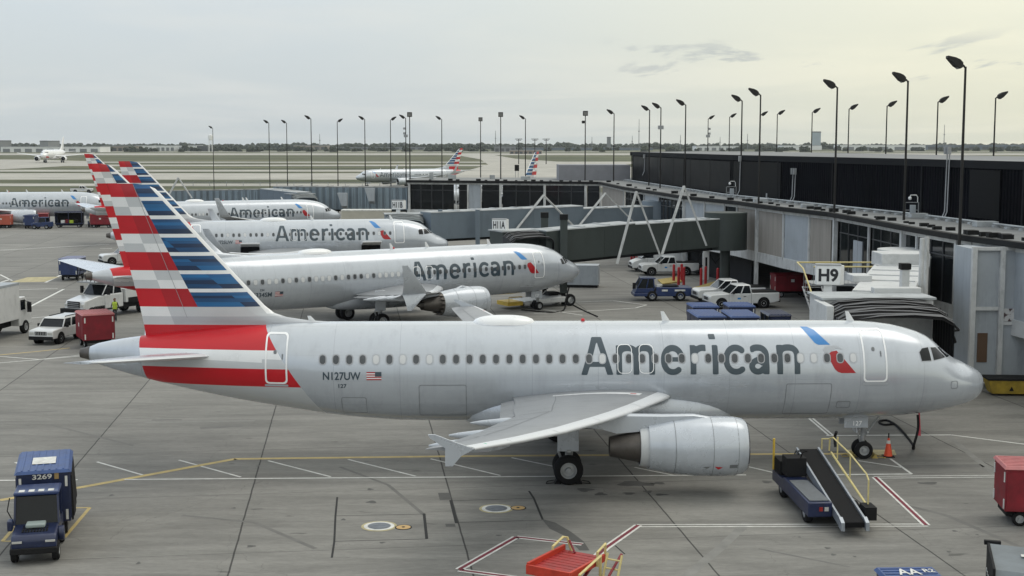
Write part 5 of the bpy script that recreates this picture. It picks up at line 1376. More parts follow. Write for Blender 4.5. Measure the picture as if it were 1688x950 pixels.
sheet('taxiway', [gp(*p) for p in ((738, 253.5), (800, 253.5), (850, 262), (930, 267.5), (1300, 268.5), (1300, 310), (752, 310), (758, 285), (805, 272), (792, 263))], .07, TAXI)
sheet('taxiway', [gp(*p) for p in ((-300, 262), (60, 263.5), (160, 266.5), (168, 270.5), (60, 277), (-300, 292))], .07, TAXI)
sheet('grass_strip', [gp(*p) for p in ((925, 272.5), (1060, 270.5), (1300, 271), (1300, 276), (1000, 275.5))], .09, GRASS)
# ---- painted lines on the apron, one sheet object per colour
class Paint:
    def __init__(s): s.mb = MB()
    def line(s, pts, w, m=0, px=True, z=.012):
        q = [V((*gp(*p), 0)) for p in pts] if px else [V((*p, 0)) for p in pts]
        for a, b in zip(q[:-1], q[1:]):
            d = (b - a).normalized(); n = V((-d.y, d.x, 0)) * w / 2; e = d * w * .0
            s.mb.add([(a - n).to_tuple()[:2] + (z,), (b - n).to_tuple()[:2] + (z,), (b + n).to_tuple()[:2] + (z,), (a + n).to_tuple()[:2] + (z,)], [(0, 1, 2, 3)], m)
pw = Paint(); L = pw.line
W_ = .13
L([(-60, 793), (128, 791.5)], W_); L([(205, 791), (1230, 783.5)], W_, z=.0125); L([(1503, 782), (1318, 783.5)], W_)
for a, b in (((25, 763), (60, 772)), ((160, 762), (240, 785)), ((295, 759), (397, 787)), ((442, 760), (545, 786.5)), ((574, 758), (685, 785.5)), ((710, 757), (825, 784.5)), ((843, 755), (940, 775)), ((1046, 771), (1110, 784)), ((1225, 768), (1290, 783))): L([a, b], .11, z=.0118)
L([(1325, 683), (1366, 718)], .10); L([(1331, 683), (1373, 718)], .10); L([(1362, 718.5), (1568, 717.5), (1690, 733), (1800, 748)], .14)
L([(1415, 760), (1486, 771)], .11); L([(1468, 757), (1503, 782)], .11); L([(1440, 786), (1700, 783.5)], .07); L([(1440, 789), (1700, 786.5)], .07)
L([(1530, 864.5), (1050, 865.5)], .08); L([(1530, 868), (1050, 869)], .08)
L([(140, 495), (105, 475), ], .0001)
L([(31, 526), (113, 520)], .22); L([(32, 515), (105, 477)], .25); L([(-40, 478), (17, 461)], .25); L([(0, 453), (20, 463)], .2); L([(25, 478), (95, 476)], .2); L([(75, 466), (100, 454)], .25)
L([(-40, 585), (65, 593), (140, 585)], .14); L([(-40, 602), (140, 587)], .14); L([(0, 413), (180, 403)], .3); L([(165, 410), (185, 410)], .3)
L([(905, 500), (1010, 496), (1066, 503), (1048, 508), (990, 512), (880, 517)], .16); L([(870, 507), (960, 520)], .16)
tag(pw.mb.build('white_lines', PW, smooth=0, fix=False), kind='structure')
pr = Paint()
for pts in ([(1443, 787.5), (1527, 866.5)], [(1052, 866.5), (1000, 903), (975, 925)], [(757, 939.5), (851, 886), (960, 898)], [(757, 940.5), (850, 953)]):
    pr.line(pts, .30, 0, z=.014); pr.line(pts, .13, 1, z=.019)
tag(pr.mb.build('red_and_white_lines', [PW, PR], smooth=0, fix=False), kind='structure')
py = Paint()
py.line([(-60, 831), (0, 825), (133, 804), (388, 757)], .30); py.line([(386, 757.2), (720, 753), (900, 751.5), (1290, 749), (1440, 748.5)], .30)
py.line([(4, 893), (34, 858), (62, 839), (148, 837.5), (106, 887)], .13); py.line([(4, 893), (60, 892)], .11)
py.line([(-40, 590), (0, 585.5), (60, 580), (115, 574)], .2)
tag(py.mb.build('yellow_lines', PY_, smooth=0, fix=False), kind='structure')
sheet('yellow_patch', [gp(*p) for p in ((16, 466), (45, 457.5), (98, 456.5), (74, 465))], .013, PYd)
for a in ((1400, 742, 1422, 754), (1440, 742, 1478, 750)): sheet('yellow_patch', [gp(a[0], a[3]), gp(a[2], a[3] + 1), gp(a[2] - 4, a[1]), gp(a[0] - 6, a[1])], .013, PYd)
# sawn slab edges, asphalt patches, oil
jt = Paint()
for pts, w in (([(553, 851), (698, 848)], .04), ([(699, 847), (703.5, 889)], .10), ([(550, 893), (703, 889)], .04), ([(556, 820), (553, 851), (551, 894), (547, 920)], .07), ([(745, 826), (880, 822)], .04), ([(743, 825), (752.5, 863)], .11), ([(752, 862), (893, 858)], .04), ([(872, 810), (880, 822), (895, 858)], .08), ([(1014, 900), (1030, 914)], .05)):
    jt.line(pts, w, z=.009)
tag(jt.mb.build('slab_joints', JOINT, smooth=0, fix=False), kind='structure')
for q in (((722, 813), (741, 813), (744, 824), (725, 825)), ((734, 864), (750, 864), (751, 869), (735, 869)), ((893, 856), (915, 862), (941, 877), (962, 893), (972, 908), (955, 908), (935, 886), (906, 872), (896, 860))):
    sheet('asphalt_patch', [gp(*p) for p in q], .010, PATCH)
rs = random.Random(12)
def stain(u, v, w, h, m=OIL):
    c = gp(u, v); sx = w / 2 * c[1] / CF; sy = abs(gp(u, v + h / 2)[1] - gp(u, v - h / 2)[1]) / 2
    pts = []; k = 18; ph = rs.uniform(0, 6)
    for i in range(k):
        a = 2 * pi * i / k; r = 1 + .22 * sin(3 * a + ph) + rs.uniform(-.16, .16); pts.append((c[0] + cos(a) * sx * r, c[1] + sin(a) * sy * r))
    sheet('oil_stain', pts, .0085, m)
for s_ in ((1048, 798, 60, 9), (1085, 797, 24, 4), (965, 808, 26, 6), (990, 815, 20, 5), (1037, 814, 20, 4), (1068, 811, 14, 4), (1090, 816, 22, 3), (612, 828, 16, 4), (566, 857, 8, 3), (630, 895, 10, 2.5), (414, 901, 15, 3.5), (385, 838, 8, 2), (228, 929, 7, 4), (184, 817, 8, 2.5), (1364, 904, 10, 3), (1374, 915, 9, 3), (1409, 918, 6, 2), (1574, 876, 9, 2.5), (1564, 910, 8, 2.5), (1611, 882, 6, 2), (1530, 797, 34, 4), (1264, 795, 16, 4), (1318, 886, 5, 2), (822, 883, 10, 2), (610, 807, 10, 3)): stain(*s_)
SMD = mat('tyre_smudge', (.128, .125, .117), .8, 0, .2, 1.2); SMP = mat('pale_scrape', (.190, .187, .175), .85, 0, .2, 1.2)
sm = Paint()
for pts, w, k_ in (([(1232, 862), (1186, 905), (1120, 960)], .35, 1), ([(1560, 716), (1598, 748), (1650, 790)], .3, 1), ([(400, 772), (470, 763)], .12, 1), ([(420, 768), (470, 775)], .08, 1), ([(0, 682), (95, 678)], .25, 0), ([(240, 697), (420, 694)], .22, 1), ([(250, 693), (300, 692)], .3, 0), ([(330, 706), (400, 702)], .5, 0), ([(1480, 830), (1560, 850), (1688, 905)], .22, 0), ([(560, 770), (640, 800), (700, 850)], .15, 0), ([(300, 850), (420, 862), (520, 905)], .18, 0), ([(1250, 905), (1400, 935)], .12, 0), ([(80, 700), (220, 735)], .18, 0), ([(1480, 770), (1620, 768)], .5, 0)):
    sm.line(pts, w, k_, z=.0072)
tag(sm.mb.build('tyre_marks', [SMD, SMP], smooth=0, fix=False), kind='structure')
for u, v, u2, v2, lab in ((625, 868, 665, 870, 'round steel fuel pit cover in a white ring, inside the boxed slab'), (818, 839, 854, 838, 'round steel fuel pit cover in a white ring, the one towards the jet wheels')):
    x, y = gp(u, v); x2, y2 = gp(u2, v2); r = empty('fuel_pit_cover', (x, y, .006), 0, lab, 'pit cover', 'fuel pit covers')
    m = MB(); m.cyl((0, 0, 0), (0, 0, .006), .62, n=40); m.build('yellow_ring', PYd, r, smooth=0)
    m = MB(); m.cyl((0, 0, .0005), (0, 0, .012), .53, n=40); m.build('white_ring', PW, r, smooth=0)
    m = MB(); m.cyl((0, 0, .001), (0, 0, .018), .40, n=40); m.cyl((0, 0, .001), (0, 0, .024), .33, n=40); m.box(-.2, -.08, -.03, .03, .02, .03); m.box(.1, .22, -.03, .03, .02, .03); m.build('lid', mat('pit_steel', (.20, .22, .25), .45, .5, .2, 6), r, smooth=0)
    m = MB(); m.cyl((x2 - x, y2 - y, 0), (x2 - x, y2 - y, .01), .30, n=30); m.build('cap_rim', JOINT, r, smooth=0)
    m = MB(); m.cyl((x2 - x, y2 - y, .001), (x2 - x, y2 - y, .016), .25, n=30); m.build('cap', mat('pit_orange', (.50, .33, .14), .6, 0, .15, 6), r, smooth=0)
    m = MB(); m.cyl((x2 - x, y2 - y, .002), (x2 - x, y2 - y, .022), .06, n=14); m.build('plug', JOINT, r, smooth=0)
# ---- far side of the airfield: trees, sheds, masts
def farx(u, Y): return (u - 844) / CF * Y
rt = random.Random(21)
tree = MB()
LEAF = mat('distant_tree_leaves', (.045, .055, .032), .95, 0, .35, .05)
for i in range(1500):
    u = rt.uniform(-120, 1850); Y = rt.choice((3500, 3800, 4200, 4600)) + rt.uniform(-150, 150) if rt.random() > .12 else rt.uniform(2300, 3000); X = farx(u, Y)
    big = .5 + .5 * sin(u * .021 + 1.3) * sin(u * .0077 + Y); h = (rt.uniform(9, 14) + 10 * max(0, big) * rt.random()) * (1 if Y > 3300 else .62); w = rt.uniform(12, 30) * (1 if Y > 3300 else .5)
    # each crown: a squashed rough ball of leaf clumps
    n = 7
    for k in range(5):
        cx_, cz_ = X + rt.uniform(-.5, .5) * w, h * rt.uniform(.35, .72); rr_ = h * rt.uniform(.2, .34)
        vs = []; 
        for a in range(n):
            t = 2 * pi * a / n; vs.append((cx_ + cos(t) * rr_ * rt.uniform(.8, 1.4), Y + rt.uniform(-3, 3), cz_ + sin(t) * rr_ * rt.uniform(.7, 1.1)))
        vs2 = [(x_, y_ + rt.uniform(5, 9), z_ * .9) for x_, y_, z_ in vs]; c0 = (cx_, Y - rr_ * .7, cz_ + rr_ * .3)
        tree.add(vs + vs2 + [c0], [(a, (a + 1) % n, n + (a + 1) % n, n + a) for a in range(n)] + [((a + 1) % n, a, 2 * n) for a in range(n)])
    if h > 0: tree.add([(X - w * .7, Y + 2, 0), (X + w * .7, Y + 2, 0), (X + w * .55, Y + 3, h * .5), (X - w * .5, Y + 3, h * .5)], [(0, 1, 2, 3)])
tag(tree.build('treeline', LEAF, smooth=0, fix=False), kind='stuff')
SHW = mat('shed_white', (.74, .75, .74), .6, 0, .08, .02); SHG = mat('shed_grey', (.19, .20, .205), .7, 0, .15, .02); SHD = mat('shed_dark', (.06, .065, .07), .7); SHT = mat('shed_tan', (.27, .23, .19), .8, 0, .1, .02); SHB = mat('shed_blue_grey', (.10, .13, .165), .6, 0, .1, .02)
def shed(u0, u1, v0, v1, m, lab, name='hangar', cat='hangar', doors=0, dm=SHD, depth=60):
    """building whose front spans the photo columns u0-u1, ground line at row v1 and roof at row v0"""
    Y = min(gp(844, v1)[1], 3300); x0, x1 = farx(u0, Y), farx(u1, Y); h = CH - (v0 - 238) * Y / CF if v0 > 238 else CH + (238 - v0) * Y / CF
    r = empty(name, ((x0 + x1) / 2, Y, 0), 0, lab, cat, 'buildings beyond the airfield'); a = (x1 - x0) / 2
    mb = MB(); mb.box(-a, a, 0, depth, 0, h * .93); mb.build('wall', m, r, smooth=0)
    mb = MB(); mb.hexa([(-a - .5, -.6, h * .93), (a + .5, -.6, h * .93), (a + .5, depth, h * .93), (-a - .5, depth, h * .93)], [(-a, 0, h), (a, 0, h), (a, depth, h), (-a, depth, h)]); mb.build('roof', SHG if m is not SHG else SHD, r, smooth=0)
    for i in range(doors):
        c = -a + (i + .5) * 2 * a / doors; w = a / doors * .62
        mb = MB(); mb.box(c - w, c + w, -.5, -.05, .2, h * .6); mb.build('door', dm, r, smooth=0)
    return r
shed(6, 168, 241.5, 251.2, SHW, 'long low white cargo building behind the widebody jet', doors=9, dm=SHG)
shed(70, 84, 232, 250.6, SHG, 'square grey block rising above the white cargo building', 'office_block', 'building')
shed(-20, 3, 231.5, 250.4, SHG, 'grey block at the picture edge, just short of the white cargo building', 'office_block', 'building')
shed(170, 224, 240.5, 249.4, SHT, 'brownish grey shed between the cargo building and the bright hangars', 'warehouse', 'warehouse', doors=6)
shed(227.5, 254.5, 239.6, 249, SHW, 'white hangar next to the brownish shed', doors=4, dm=SHG)
shed(260, 291, 239.6, 249, SHW, 'white hangar in the middle of the row of bright hangars', doors=4, dm=SHG)
shed(296.5, 326.5, 239.4, 249, SHW, 'white hangar nearest the water tower', doors=4, dm=SHG)
shed(327.5, 344, 240.4, 249.2, SHD, 'dark shed at the foot of the water tower', 'warehouse', 'warehouse')
shed(486, 540, 239.6, 246.5, SHT, 'low brown warehouse among trees behind the walkway poles', 'warehouse', 'warehouse', doors=5)
shed(545, 700, 242.5, 247, SHG, 'long low grey warehouse behind the taxiing jet', 'warehouse', 'warehouse', doors=12)
shed(815, 850, 241, 250.5, SHG, 'grey terminal block just short of the long blue viaduct', 'terminal_block', 'building', doors=4)
shed(840, 893, 247.5, 254, SHT, 'tan stores building with small dark doors below the blue viaduct', 'stores_building', 'building', doors=7)
shed(848, 1075, 243.6, 248.0, SHB, 'long blue-grey viaduct running behind the lone striped tail', 'viaduct', 'viaduct')
shed(1146, 1216, 240.5, 248.5, SHW, 'pale low terminal wing seen over the black hall end', 'terminal_wing', 'building', doors=6, dm=SHG)
shed(1288, 1352, 239.5, 247.5, SHW, 'white terminal wing below the pale tower block', 'terminal_wing', 'building')
shed(1382, 1522, 238.6, 248.0, SHW, 'long white terminal wing between the tall lamp poles', 'terminal_wing', 'building', doors=5, dm=SHG)
shed(1522, 1700, 238.8, 246.5, SHB, 'blue-grey terminal wing behind the distant lamp poles', 'terminal_wing', 'building', doors=8)
shed(1336, 1350, 217, 239.8, mat('tower_pale', (.34, .40, .44), .5, 0, .1, .05), 'pale tower block standing alone on the horizon', 'tower_block', 'tower block', doors=0, depth=12)
shed(1000, 1006, 226, 240.2, SHG, 'small distant office tower above the blue viaduct', 'tower_block', 'tower block', depth=12)
# water tower and masts
Y = 2300
x = farx(350, Y); r = empty('water_tower', (x, Y, 0), 0, 'white water tower on legs beside the lone lamp pole', 'water tower')
m = MB(); m.lathe([(20, .3), (21, 3.6), (26, 4.3), (29, 3.4), (30.2, .3)], (0, 0, 0), 'z', 16); m.build('tank', SHW, r)
for q in range(4):
    m = MB(); a = pi / 4 + q * pi / 2; m.cyl((cos(a) * 4.2, sin(a) * 4.2, 0), (cos(a) * 3.2, sin(a) * 3.2, 21.5), .4, n=6); m.build('leg', SHW, r)
for u, v, lab in ((53, 236, 'thin white mast over the cargo building'), (529, 221, 'thin white radio mast over the brown warehouse'), (817, 216, 'thin grey radio mast short of the blue viaduct'), (1052, 197, 'tallest thin radio mast by the black hall end'), (1041, 224, 'lattice mast near the tallest radio mast'), (1185, 226, 'thin mast above the pale low wing'), (1230, 221, 'thin mast between distant lamp poles above the hall'), (1552, 206, 'thin red and grey mast beside the white roof box'), (1120, 223, 'short thin mast before the second lamp on the hall roof'), (975, 226, 'short thin mast over the viaduct')):
    Y = 2800; x = farx(u, Y); h = CH + (238 - v) * Y / CF
    r = empty('radio_mast', (x, Y, 0), 0, lab, 'mast', 'masts on the horizon'); m = MB(); m.cyl((0, 0, 0), (0, 0, h), .9, .45, 6); m.build('pole', mat('mast_grey', (.16, .165, .17), .6), r)
    m = MB(); m.box(-1.6, 1.6, -.3, .3, h * .6, h * .63); m.build('crossarm', mat('mast_grey', (.16, .165, .17), .6), r, smooth=0)
for u, v in ((855, 229), (881.5, 229), (900, 229)):
    Y = 900; x = farx(u, Y); h = CH + (238 - v) * Y / CF
    r = empty('approach_mast', (x, Y, 0), 0, {855: 'forked-top mast before the tan stores building, first of three', 881.5: 'T-topped mast just short of the lone striped tail', 900: 'T-topped mast showing above the lone striped tail'}[u], 'mast', 'T-topped masts on the airfield')
    m = MB(); m.cyl((0, 0, 0), (0, 0, h), .32, .22, 6); m.build('pole', POLE, r); m = MB(); m.box(-2.4, 2.4, -.2, .2, h - .4, h); m.box(-1.6, 1.6, -.2, .2, h - 1.2, h - .9); m.build('crossarm', POLE, r, smooth=0)
# airfield signs between the gates and the taxiways
for (u, v, w, h), lab in (((852, 277, 1.1, 1.5), 'black sign board on a pole beyond the gate roof, short of the lone tail'), ((938, 284, 2.2, 1.6), 'dark board on legs on the roof beside the lone tail')):
    Y = 205 if u == 938 else 330; x, _, z = at(u, v, Y); r = empty('sign_board', (x, Y, 0 if u != 938 else Z1), 0, lab, 'sign board'); z -= r.location.z
    m = MB(); m.box(-w / 2, w / 2, -.1, .1, z - h / 2, z + h / 2); m.build('board', FASCIA, r, smooth=0); m = MB(); m.cyl((-w * .3, 0, 0), (-w * .3, 0, z), .06); m.cyl((w * .3, 0, 0), (w * .3, 0, z), .06); m.build('leg', STEEL, r)
# widebody jet rolling towards the gates
wb = airliner(A320, (0, 0), 0, 'white widebody jet with red flash under its nose, taxiing head-on across the airfield', group='airliners out on the airfield', detail=0, tip='none', shades=1, seed=4, livery=False)
wb.scale = (1.62,) * 3; wb.location = (farx(74, 948), 948, 0); wb.rotation_euler = (0, 0, radians(-86))
for o in wb.children:
    if o.name.startswith(('fuselage', 'tail_fin', 'wing', 'tailplane', 'engine', 'belly')):
        for i, ms in enumerate(o.data.materials):
            if ms in (SILVER, SILVER2, WING): o.data.materials[i] = WHITEP
skw = Skin(A320); decal(skw, [[(.9, 3.1), (3.2, 2.9), (5.5, 2.3), (2.0, 2.2)]], .02, [RED], 'red_flash', wb, -1, zs=.15, xs=.3); decal(skw, [[(.9, 3.1), (3.2, 2.9), (5.5, 2.3), (2.0, 2.2)]], .02, [RED], 'red_flash', wb, 1, zs=.15, xs=.3)
# the air itself
hz = MB(); hz.box(-4500, 4500, -290, 5200, -1.0, 75); ho = hz.build('haze', mat('haze_none', (0, 0, 0)), smooth=0); tag(ho, kind='stuff')
hm = bpy.data.materials.new('haze_air'); hm.use_nodes = True; nt_ = hm.node_tree; nt_.nodes.remove(nt_.nodes['Principled BSDF']); pv = nt_.nodes.new('ShaderNodeVolumePrincipled')
pv.inputs['Color'].default_value = (.80, .86, .92, 1); pv.inputs['Density'].default_value = 0.00005; pv.inputs['Anisotropy'].default_value = .3
nt_.links.new(pv.outputs[0], nt_.nodes['Material Output'].inputs['Volume']); ho.data.materials[0] = hm
# ------------------------------------------------------------------ vehicles and apron equipment
CARW = mat('vehicle_white', (.60, .61, .61), .35, 0, .05, 1.5, coat=.5)
CARB = mat('tractor_blue', (.010, .028, .105), .4, 0, .2, 2.5, coat=.3)
CARBD = mat('tractor_blue_deep', (.006, .014, .055), .45, 0, .2, 2.5, coat=.2)
ROOFB = mat('cart_roof_blue', (.035, .075, .21), .5, 0, .2, 1.5)
CARTR = mat('cart_red', (.19, .005, .014), .55, 0, .25, 1.8)
CARTRT = mat('cart_tarp_faded_red', (.42, .15, .15), .7, 0, .15, 3)
CHAR = mat('bumper_charcoal', (.012, .012, .013), .75, 0, .2, 5, spec=.2)
LAMP = mat('headlamp', (.45, .45, .43), .15, 0)
AMBER = mat('tail_lamp_red', (.3, .02, .015), .3)
HIVIS = mat('hivis_vest', (.42, .55, .05), .7, 0, .1, 6)
TROUS = mat('dark_trousers', (.02, .022, .027), .85)
SKIN = mat('skin', (.30, .17, .11), .6)
CONEO = mat('cone_orange', (.75, .085, .03), .5, 0, .08, 8)
REDP = mat('platform_red', (.30, .014, .014), .5, 0, .2, 3)
BELT = mat('belt_black', (.009, .009, .010), .8, 0, .25, 3, bump=.2, spec=.15)
GALV = mat('galvanised_rail', (.30, .33, .37), .4, .6, .15, 4)
BOLR = mat('bollard_red', (.38, .015, .02), .5, 0, .15, 4)
KERB = mat('kerb_yellow_worn', (.36, .27, .08), .8, 0, .2, 3)
TARP = mat('tarp_grey', (.13, .15, .165), .6, 0, .25, 1.2, bump=.5, bscale=3)

for q_, a_ in ((CARW, .2), (CARB, .35), (CARBD, .35), (CARTR, .35), (ROOFB, .3), (REDP, .35)): add_grime(q_, 2.2, a_, (1, 1, .5))
def vwheel(parent, x, y, r, w=.22):
    wheel_obj(parent, (x, y, r), r, w, n=20)
def glasshouse(r, zb, zt, b, t, m_=None, name='window'):
    """b, t = (x0, x1, half width) of the glass at bottom and top; roof and pillars are the body's"""
    mb = MB(); mb.hexa([(b[0], -b[2], zb), (b[1], -b[2], zb), (b[1], b[2], zb), (b[0], b[2], zb)], [(t[0], -t[2], zt), (t[1], -t[2], zt), (t[1], t[2], zt), (t[0], t[2], zt)])
    mb.build(name, GLASS, r, smooth=0)
def pillars(mb, zb, zt, b, t, xs=(0, 1), w=.045):
    for f in xs:
        for s in (-1, 1):
            p = V((b[0] + (b[1] - b[0]) * f, s * b[2], zb)); q = V((t[0] + (t[1] - t[0]) * f, s * t[2], zt)); o = V((0, s * .015, 0))
            mb.hexa([p + V((-w, -.04, 0)) + o, p + V((w, -.04, 0)) + o, p + V((w, .04, 0)) + o, p + V((-w, .04, 0)) + o], [q + V((-w, -.04, 0)) + o, q + V((w, -.04, 0)) + o, q + V((w, .04, 0)) + o, q + V((-w, .04, 0)) + o])
def road_car(kind, loc, rz, lab, group=None, name=None):
    """kind: pickup, van, suv. x forward."""
    r = empty(name or {'pickup': 'pickup_truck', 'van': 'cargo_van', 'suv': 'suv_car'}[kind], (*loc, 0), rz, lab, {'pickup': 'pickup truck', 'van': 'van', 'suv': 'car'}[kind], group)
    if kind == 'pickup': L, W, hood, belt, roof, wr = 5.9, 2.0, 1.18, 1.26, 1.95, .42
    elif kind == 'van': L, W, hood, belt, roof, wr = 5.9, 2.05, 1.25, 1.45, 2.5, .36
    else: L, W, hood, belt, roof, wr = 4.4, 1.78, 1.02, 1.08, 1.68, .36
    a = L / 2; h = W / 2
    if kind == 'pickup':
        prof = [(-a, .58), (-a, 1.27), (-.62, 1.27), (-.58, 1.25), (a - 1.75, belt), (a - .22, hood), (a, 1.04), (a, .5), (a - .55, .42), (a - 1.55, .42), (-a + 1.7, .42), (-a + .7, .42)]
        gb, gt = (-.55, a - 1.68, h - .03), (-.45, a - 2.35, h - .16)
    elif kind == 'van':
        prof = [(-a, .45), (-a, belt), (a - 1.2, belt), (a - .2, hood - .15), (a, .95), (a, .4)]
        gb, gt = (a - 2.3, a - .95, h - .03), (a - 2.3, a - 1.85, h - .14)
    else:
        prof = [(-a, .5), (-a, belt), (a - 1.3, belt), (a - .10, hood - .02), (a, .92), (a, .42), (-a + .5, .4)]
        gb, gt = (-a + .05, a - 1.28, h - .03), (-a + .22, a - 1.72, h - .13)
    mb = MB(); mb.prism([V((x, -h, z)) for x, z in prof], (0, W, 0)); body = mb.build('body', CARW, r, bevel=.07, seg=3)
    glasshouse(r, belt - .01, roof - .09, gb, gt)
    mb = MB(); zr = roof
    if kind == 'van':
        mb.hexa([(-a, -h + .03, belt), (a - 2.3, -h + .03, belt), (a - 2.3, h - .03, belt), (-a, h - .03, belt)], [(-a + .1, -h + .17, roof), (a - 2.2, -h + .17, roof), (a - 2.2, h - .17, roof), (-a + .1, h - .17, roof)])
    mb.hexa([(gt[0] - .08, -gt[2] - .03, zr - .10), (gt[1] + .08, -gt[2] - .03, zr - .10), (gt[1] + .08, gt[2] + .03, zr - .10), (gt[0] - .08, gt[2] + .03, zr - .10)], [(gt[0] + .02, -gt[2] + .08, zr), (gt[1] - .08, -gt[2] + .08, zr), (gt[1] - .08, gt[2] - .08, zr), (gt[0] + .02, gt[2] - .08, zr)])
    pillars(mb, belt - .01, zr - .09, gb, gt, (0, 1) if kind == 'van' else ((0, .48, 1) if kind == 'pickup' else (0, .36, .66, 1)))
    mb.build('cab_roof', CARW, r, bevel=.025)
    if kind == 'pickup':
        mb = MB(); mb.box(-a + .06, -.72, -h + .09, h - .09, 1.22, 1.36); mb.build('cargo_bed', CHAR, r, smooth=0)
        mb = MB(); mb.box(-a - .08, -a + .06, -h + .05, h - .05, .5, .72); mb.build('rear_bumper', CHAR, r, bevel=.03)
        for s in (-1, 1): mb = MB(); mb.box(-a - .012, -a + .05, s * (h - .12) - .09, s * (h - .12) + .09, .82, 1.15); mb.build('tail_lamp', AMBER, r)
    if kind == 'suv':
        mb = MB(); 
        for s in (-1, 1): mb.box(-a + .5, a - 2.1, s * (h - .30) - .02, s * (h - .30) + .02, roof + .002, roof + .05)
        mb.build('roof_rack', CHAR, r, smooth=0)
    # nose: grille, lamps, bumper, arches, wheels, mirrors
    gz = .72 if kind != 'suv' else .68
    mb = MB(); mb.box(a - .02, a + .015, -h * .48, h * .48, gz, gz + .24)
    for i in range(7): mb.box(a + .012, a + .022, -h * .42 + i * h * .14 - .012, -h * .42 + i * h * .14 + .012, gz + .02, gz + .22, 1)
    mb.build('grille', [CHAR, CARW if kind == 'suv' else STEEL], r, smooth=0)
    for s in (-1, 1):
        mb = MB(); mb.box(a - .12, a + .012, s * h * .74 - .16, s * h * .74 + .16, gz + .02, gz + .2); mb.build('headlamp', LAMP, r, bevel=.02)
        mb = MB(); mb.box(gb[1] - .35, gb[1] - .2, s * (h + .14) - .1, s * (h + .14) + .1, belt - .02, belt + .18); mb.build('mirror', CHAR, r, bevel=.02)
    mb = MB(); mb.box(a - .15, a + .07, -h + .02, h - .02, .36, .6); mb.build('front_bumper', CHAR if kind != 'van' else CHAR, r, bevel=.04)
    xf, xr = a - 1.0, -a + (1.35 if kind == 'pickup' else 1.0)
    for x in (xf, xr):
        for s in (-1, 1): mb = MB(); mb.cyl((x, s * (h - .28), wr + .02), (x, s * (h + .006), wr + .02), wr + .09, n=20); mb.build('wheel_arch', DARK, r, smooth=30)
    for x in (xf, xr):
        for s in (-1, 1): vwheel(r, x, s * (h - .10), wr, .24)
    if kind != 'suv':
        mb = MB(); mb.box(gb[0] - .01 + (.0), gb[0] + .02, -h - .004, h + .004, .5, belt); mb.box(a - 1.62, a - 1.60, -h - .004, h + .004, .55, belt); mb.build('door_seam', SEAM, r, smooth=0)
        mb = MB(); mb.box(-.1, .12, -h - .02, -h, .98, 1.03); mb.box(-.1, .12, h, h + .02, .98, 1.03); mb.build('handle', CHAR, r, smooth=0)
        mb = MB()
        for s in (-1, 1): mb.box(.35, .62, s * (h + .003) - .003, s * (h + .003) + .003, .78, .92)
        mb.build('door_emblem', BLUELOGO, r, smooth=0)
    return r
def cart(kind, loc, rz, lab, L=3.0, W=1.7, H=2.2, col=CARTR, top=None, group='baggage carts', name='baggage_cart', posts=False, scale=1):
    r = empty(name, (*loc, 0), rz, lab, 'baggage cart', group); a, h = L / 2, W / 2; dz = .55
    if not posts:
        mb = MB(); mb.box(-a, a, -h, h, dz, H - .06); mb.build('box', col, r, bevel=.03)
        for s in (-1, 1):
            mb = MB()
            for i in range(3): x = -a + (i + .5) * L / 3; mb.box(x - L / 6.6, x + L / 6.6, s * (h + .012) - .012, s * (h + .012) + .012, dz + .1, H - .18)
            mb.build('side_curtain', col, r, smooth=0)
        for sx in (-1, 1):
            for s in (-1, 1):
                for z0_, z1_ in ((dz + .08, dz + .42), (H - .55, H - .2)):
                    mb = MB(); mb.box(sx * (a + .02) - .015, sx * (a + .02) + .015, s * (h - .12) - .04, s * (h - .12) + .04, z0_, z1_); mb.build('reflector', PW, r, smooth=0)
        mb = MB(); mb.box(-.25, .05, -h - .03, -h - .024, 1.35, 1.6); mb.build('paper_note', PW, r, smooth=0)
    else:
        mb = MB(); mb.box(-a, a, -h, h, dz, dz + .14)
        for sx in (-1, 0, 1):
            for s in (-1, 1): mb.box(sx * (a - .04) - .04, sx * (a - .04) + .04, s * (h - .04) - .04, s * (h - .04) + .04, dz, H - .05)
        mb.box(-a, -a + .05, -h, h, dz, H - .1); mb.build('frame', col, r, smooth=0)
        mb = MB(); mb.box(-a + .1, a - .1, h - .12, h - .06, dz + .1, H - .2); mb.build('side_curtain', DARK, r, smooth=0)
    mb = MB(); tm_ = top or col; mb.hexa([(-a - .06, -h - .06, H - .07), (a + .06, -h - .06, H - .07), (a + .06, h + .06, H - .07), (-a - .06, h + .06, H - .07)], [(-a, -h + .04, H + .03), (a, -h + .04, H + .03), (a, h - .04, H + .03), (-a, h - .04, H + .03)])
    for i in range(int(W / .22)): y = -h + .18 + i * .22; mb.box(-a + .05, a - .05, y - .03, y + .03, H + .028, H + .05)
    mb.build('cart_roof', tm_, r, smooth=0)
    mb = MB(); mb.box(-a + .1, a - .1, -h + .25, h - .25, .34, dz - .002); mb.tube([(a, 0, .42), (a + .7, 0, .38)], .035, 6); mb.build('chassis', CHAR, r, smooth=0)
    for x in (-a + .55, a - .55):
        for s in (-1, 1): vwheel(r, x, s * (h - .22), .26, .16)
    return r
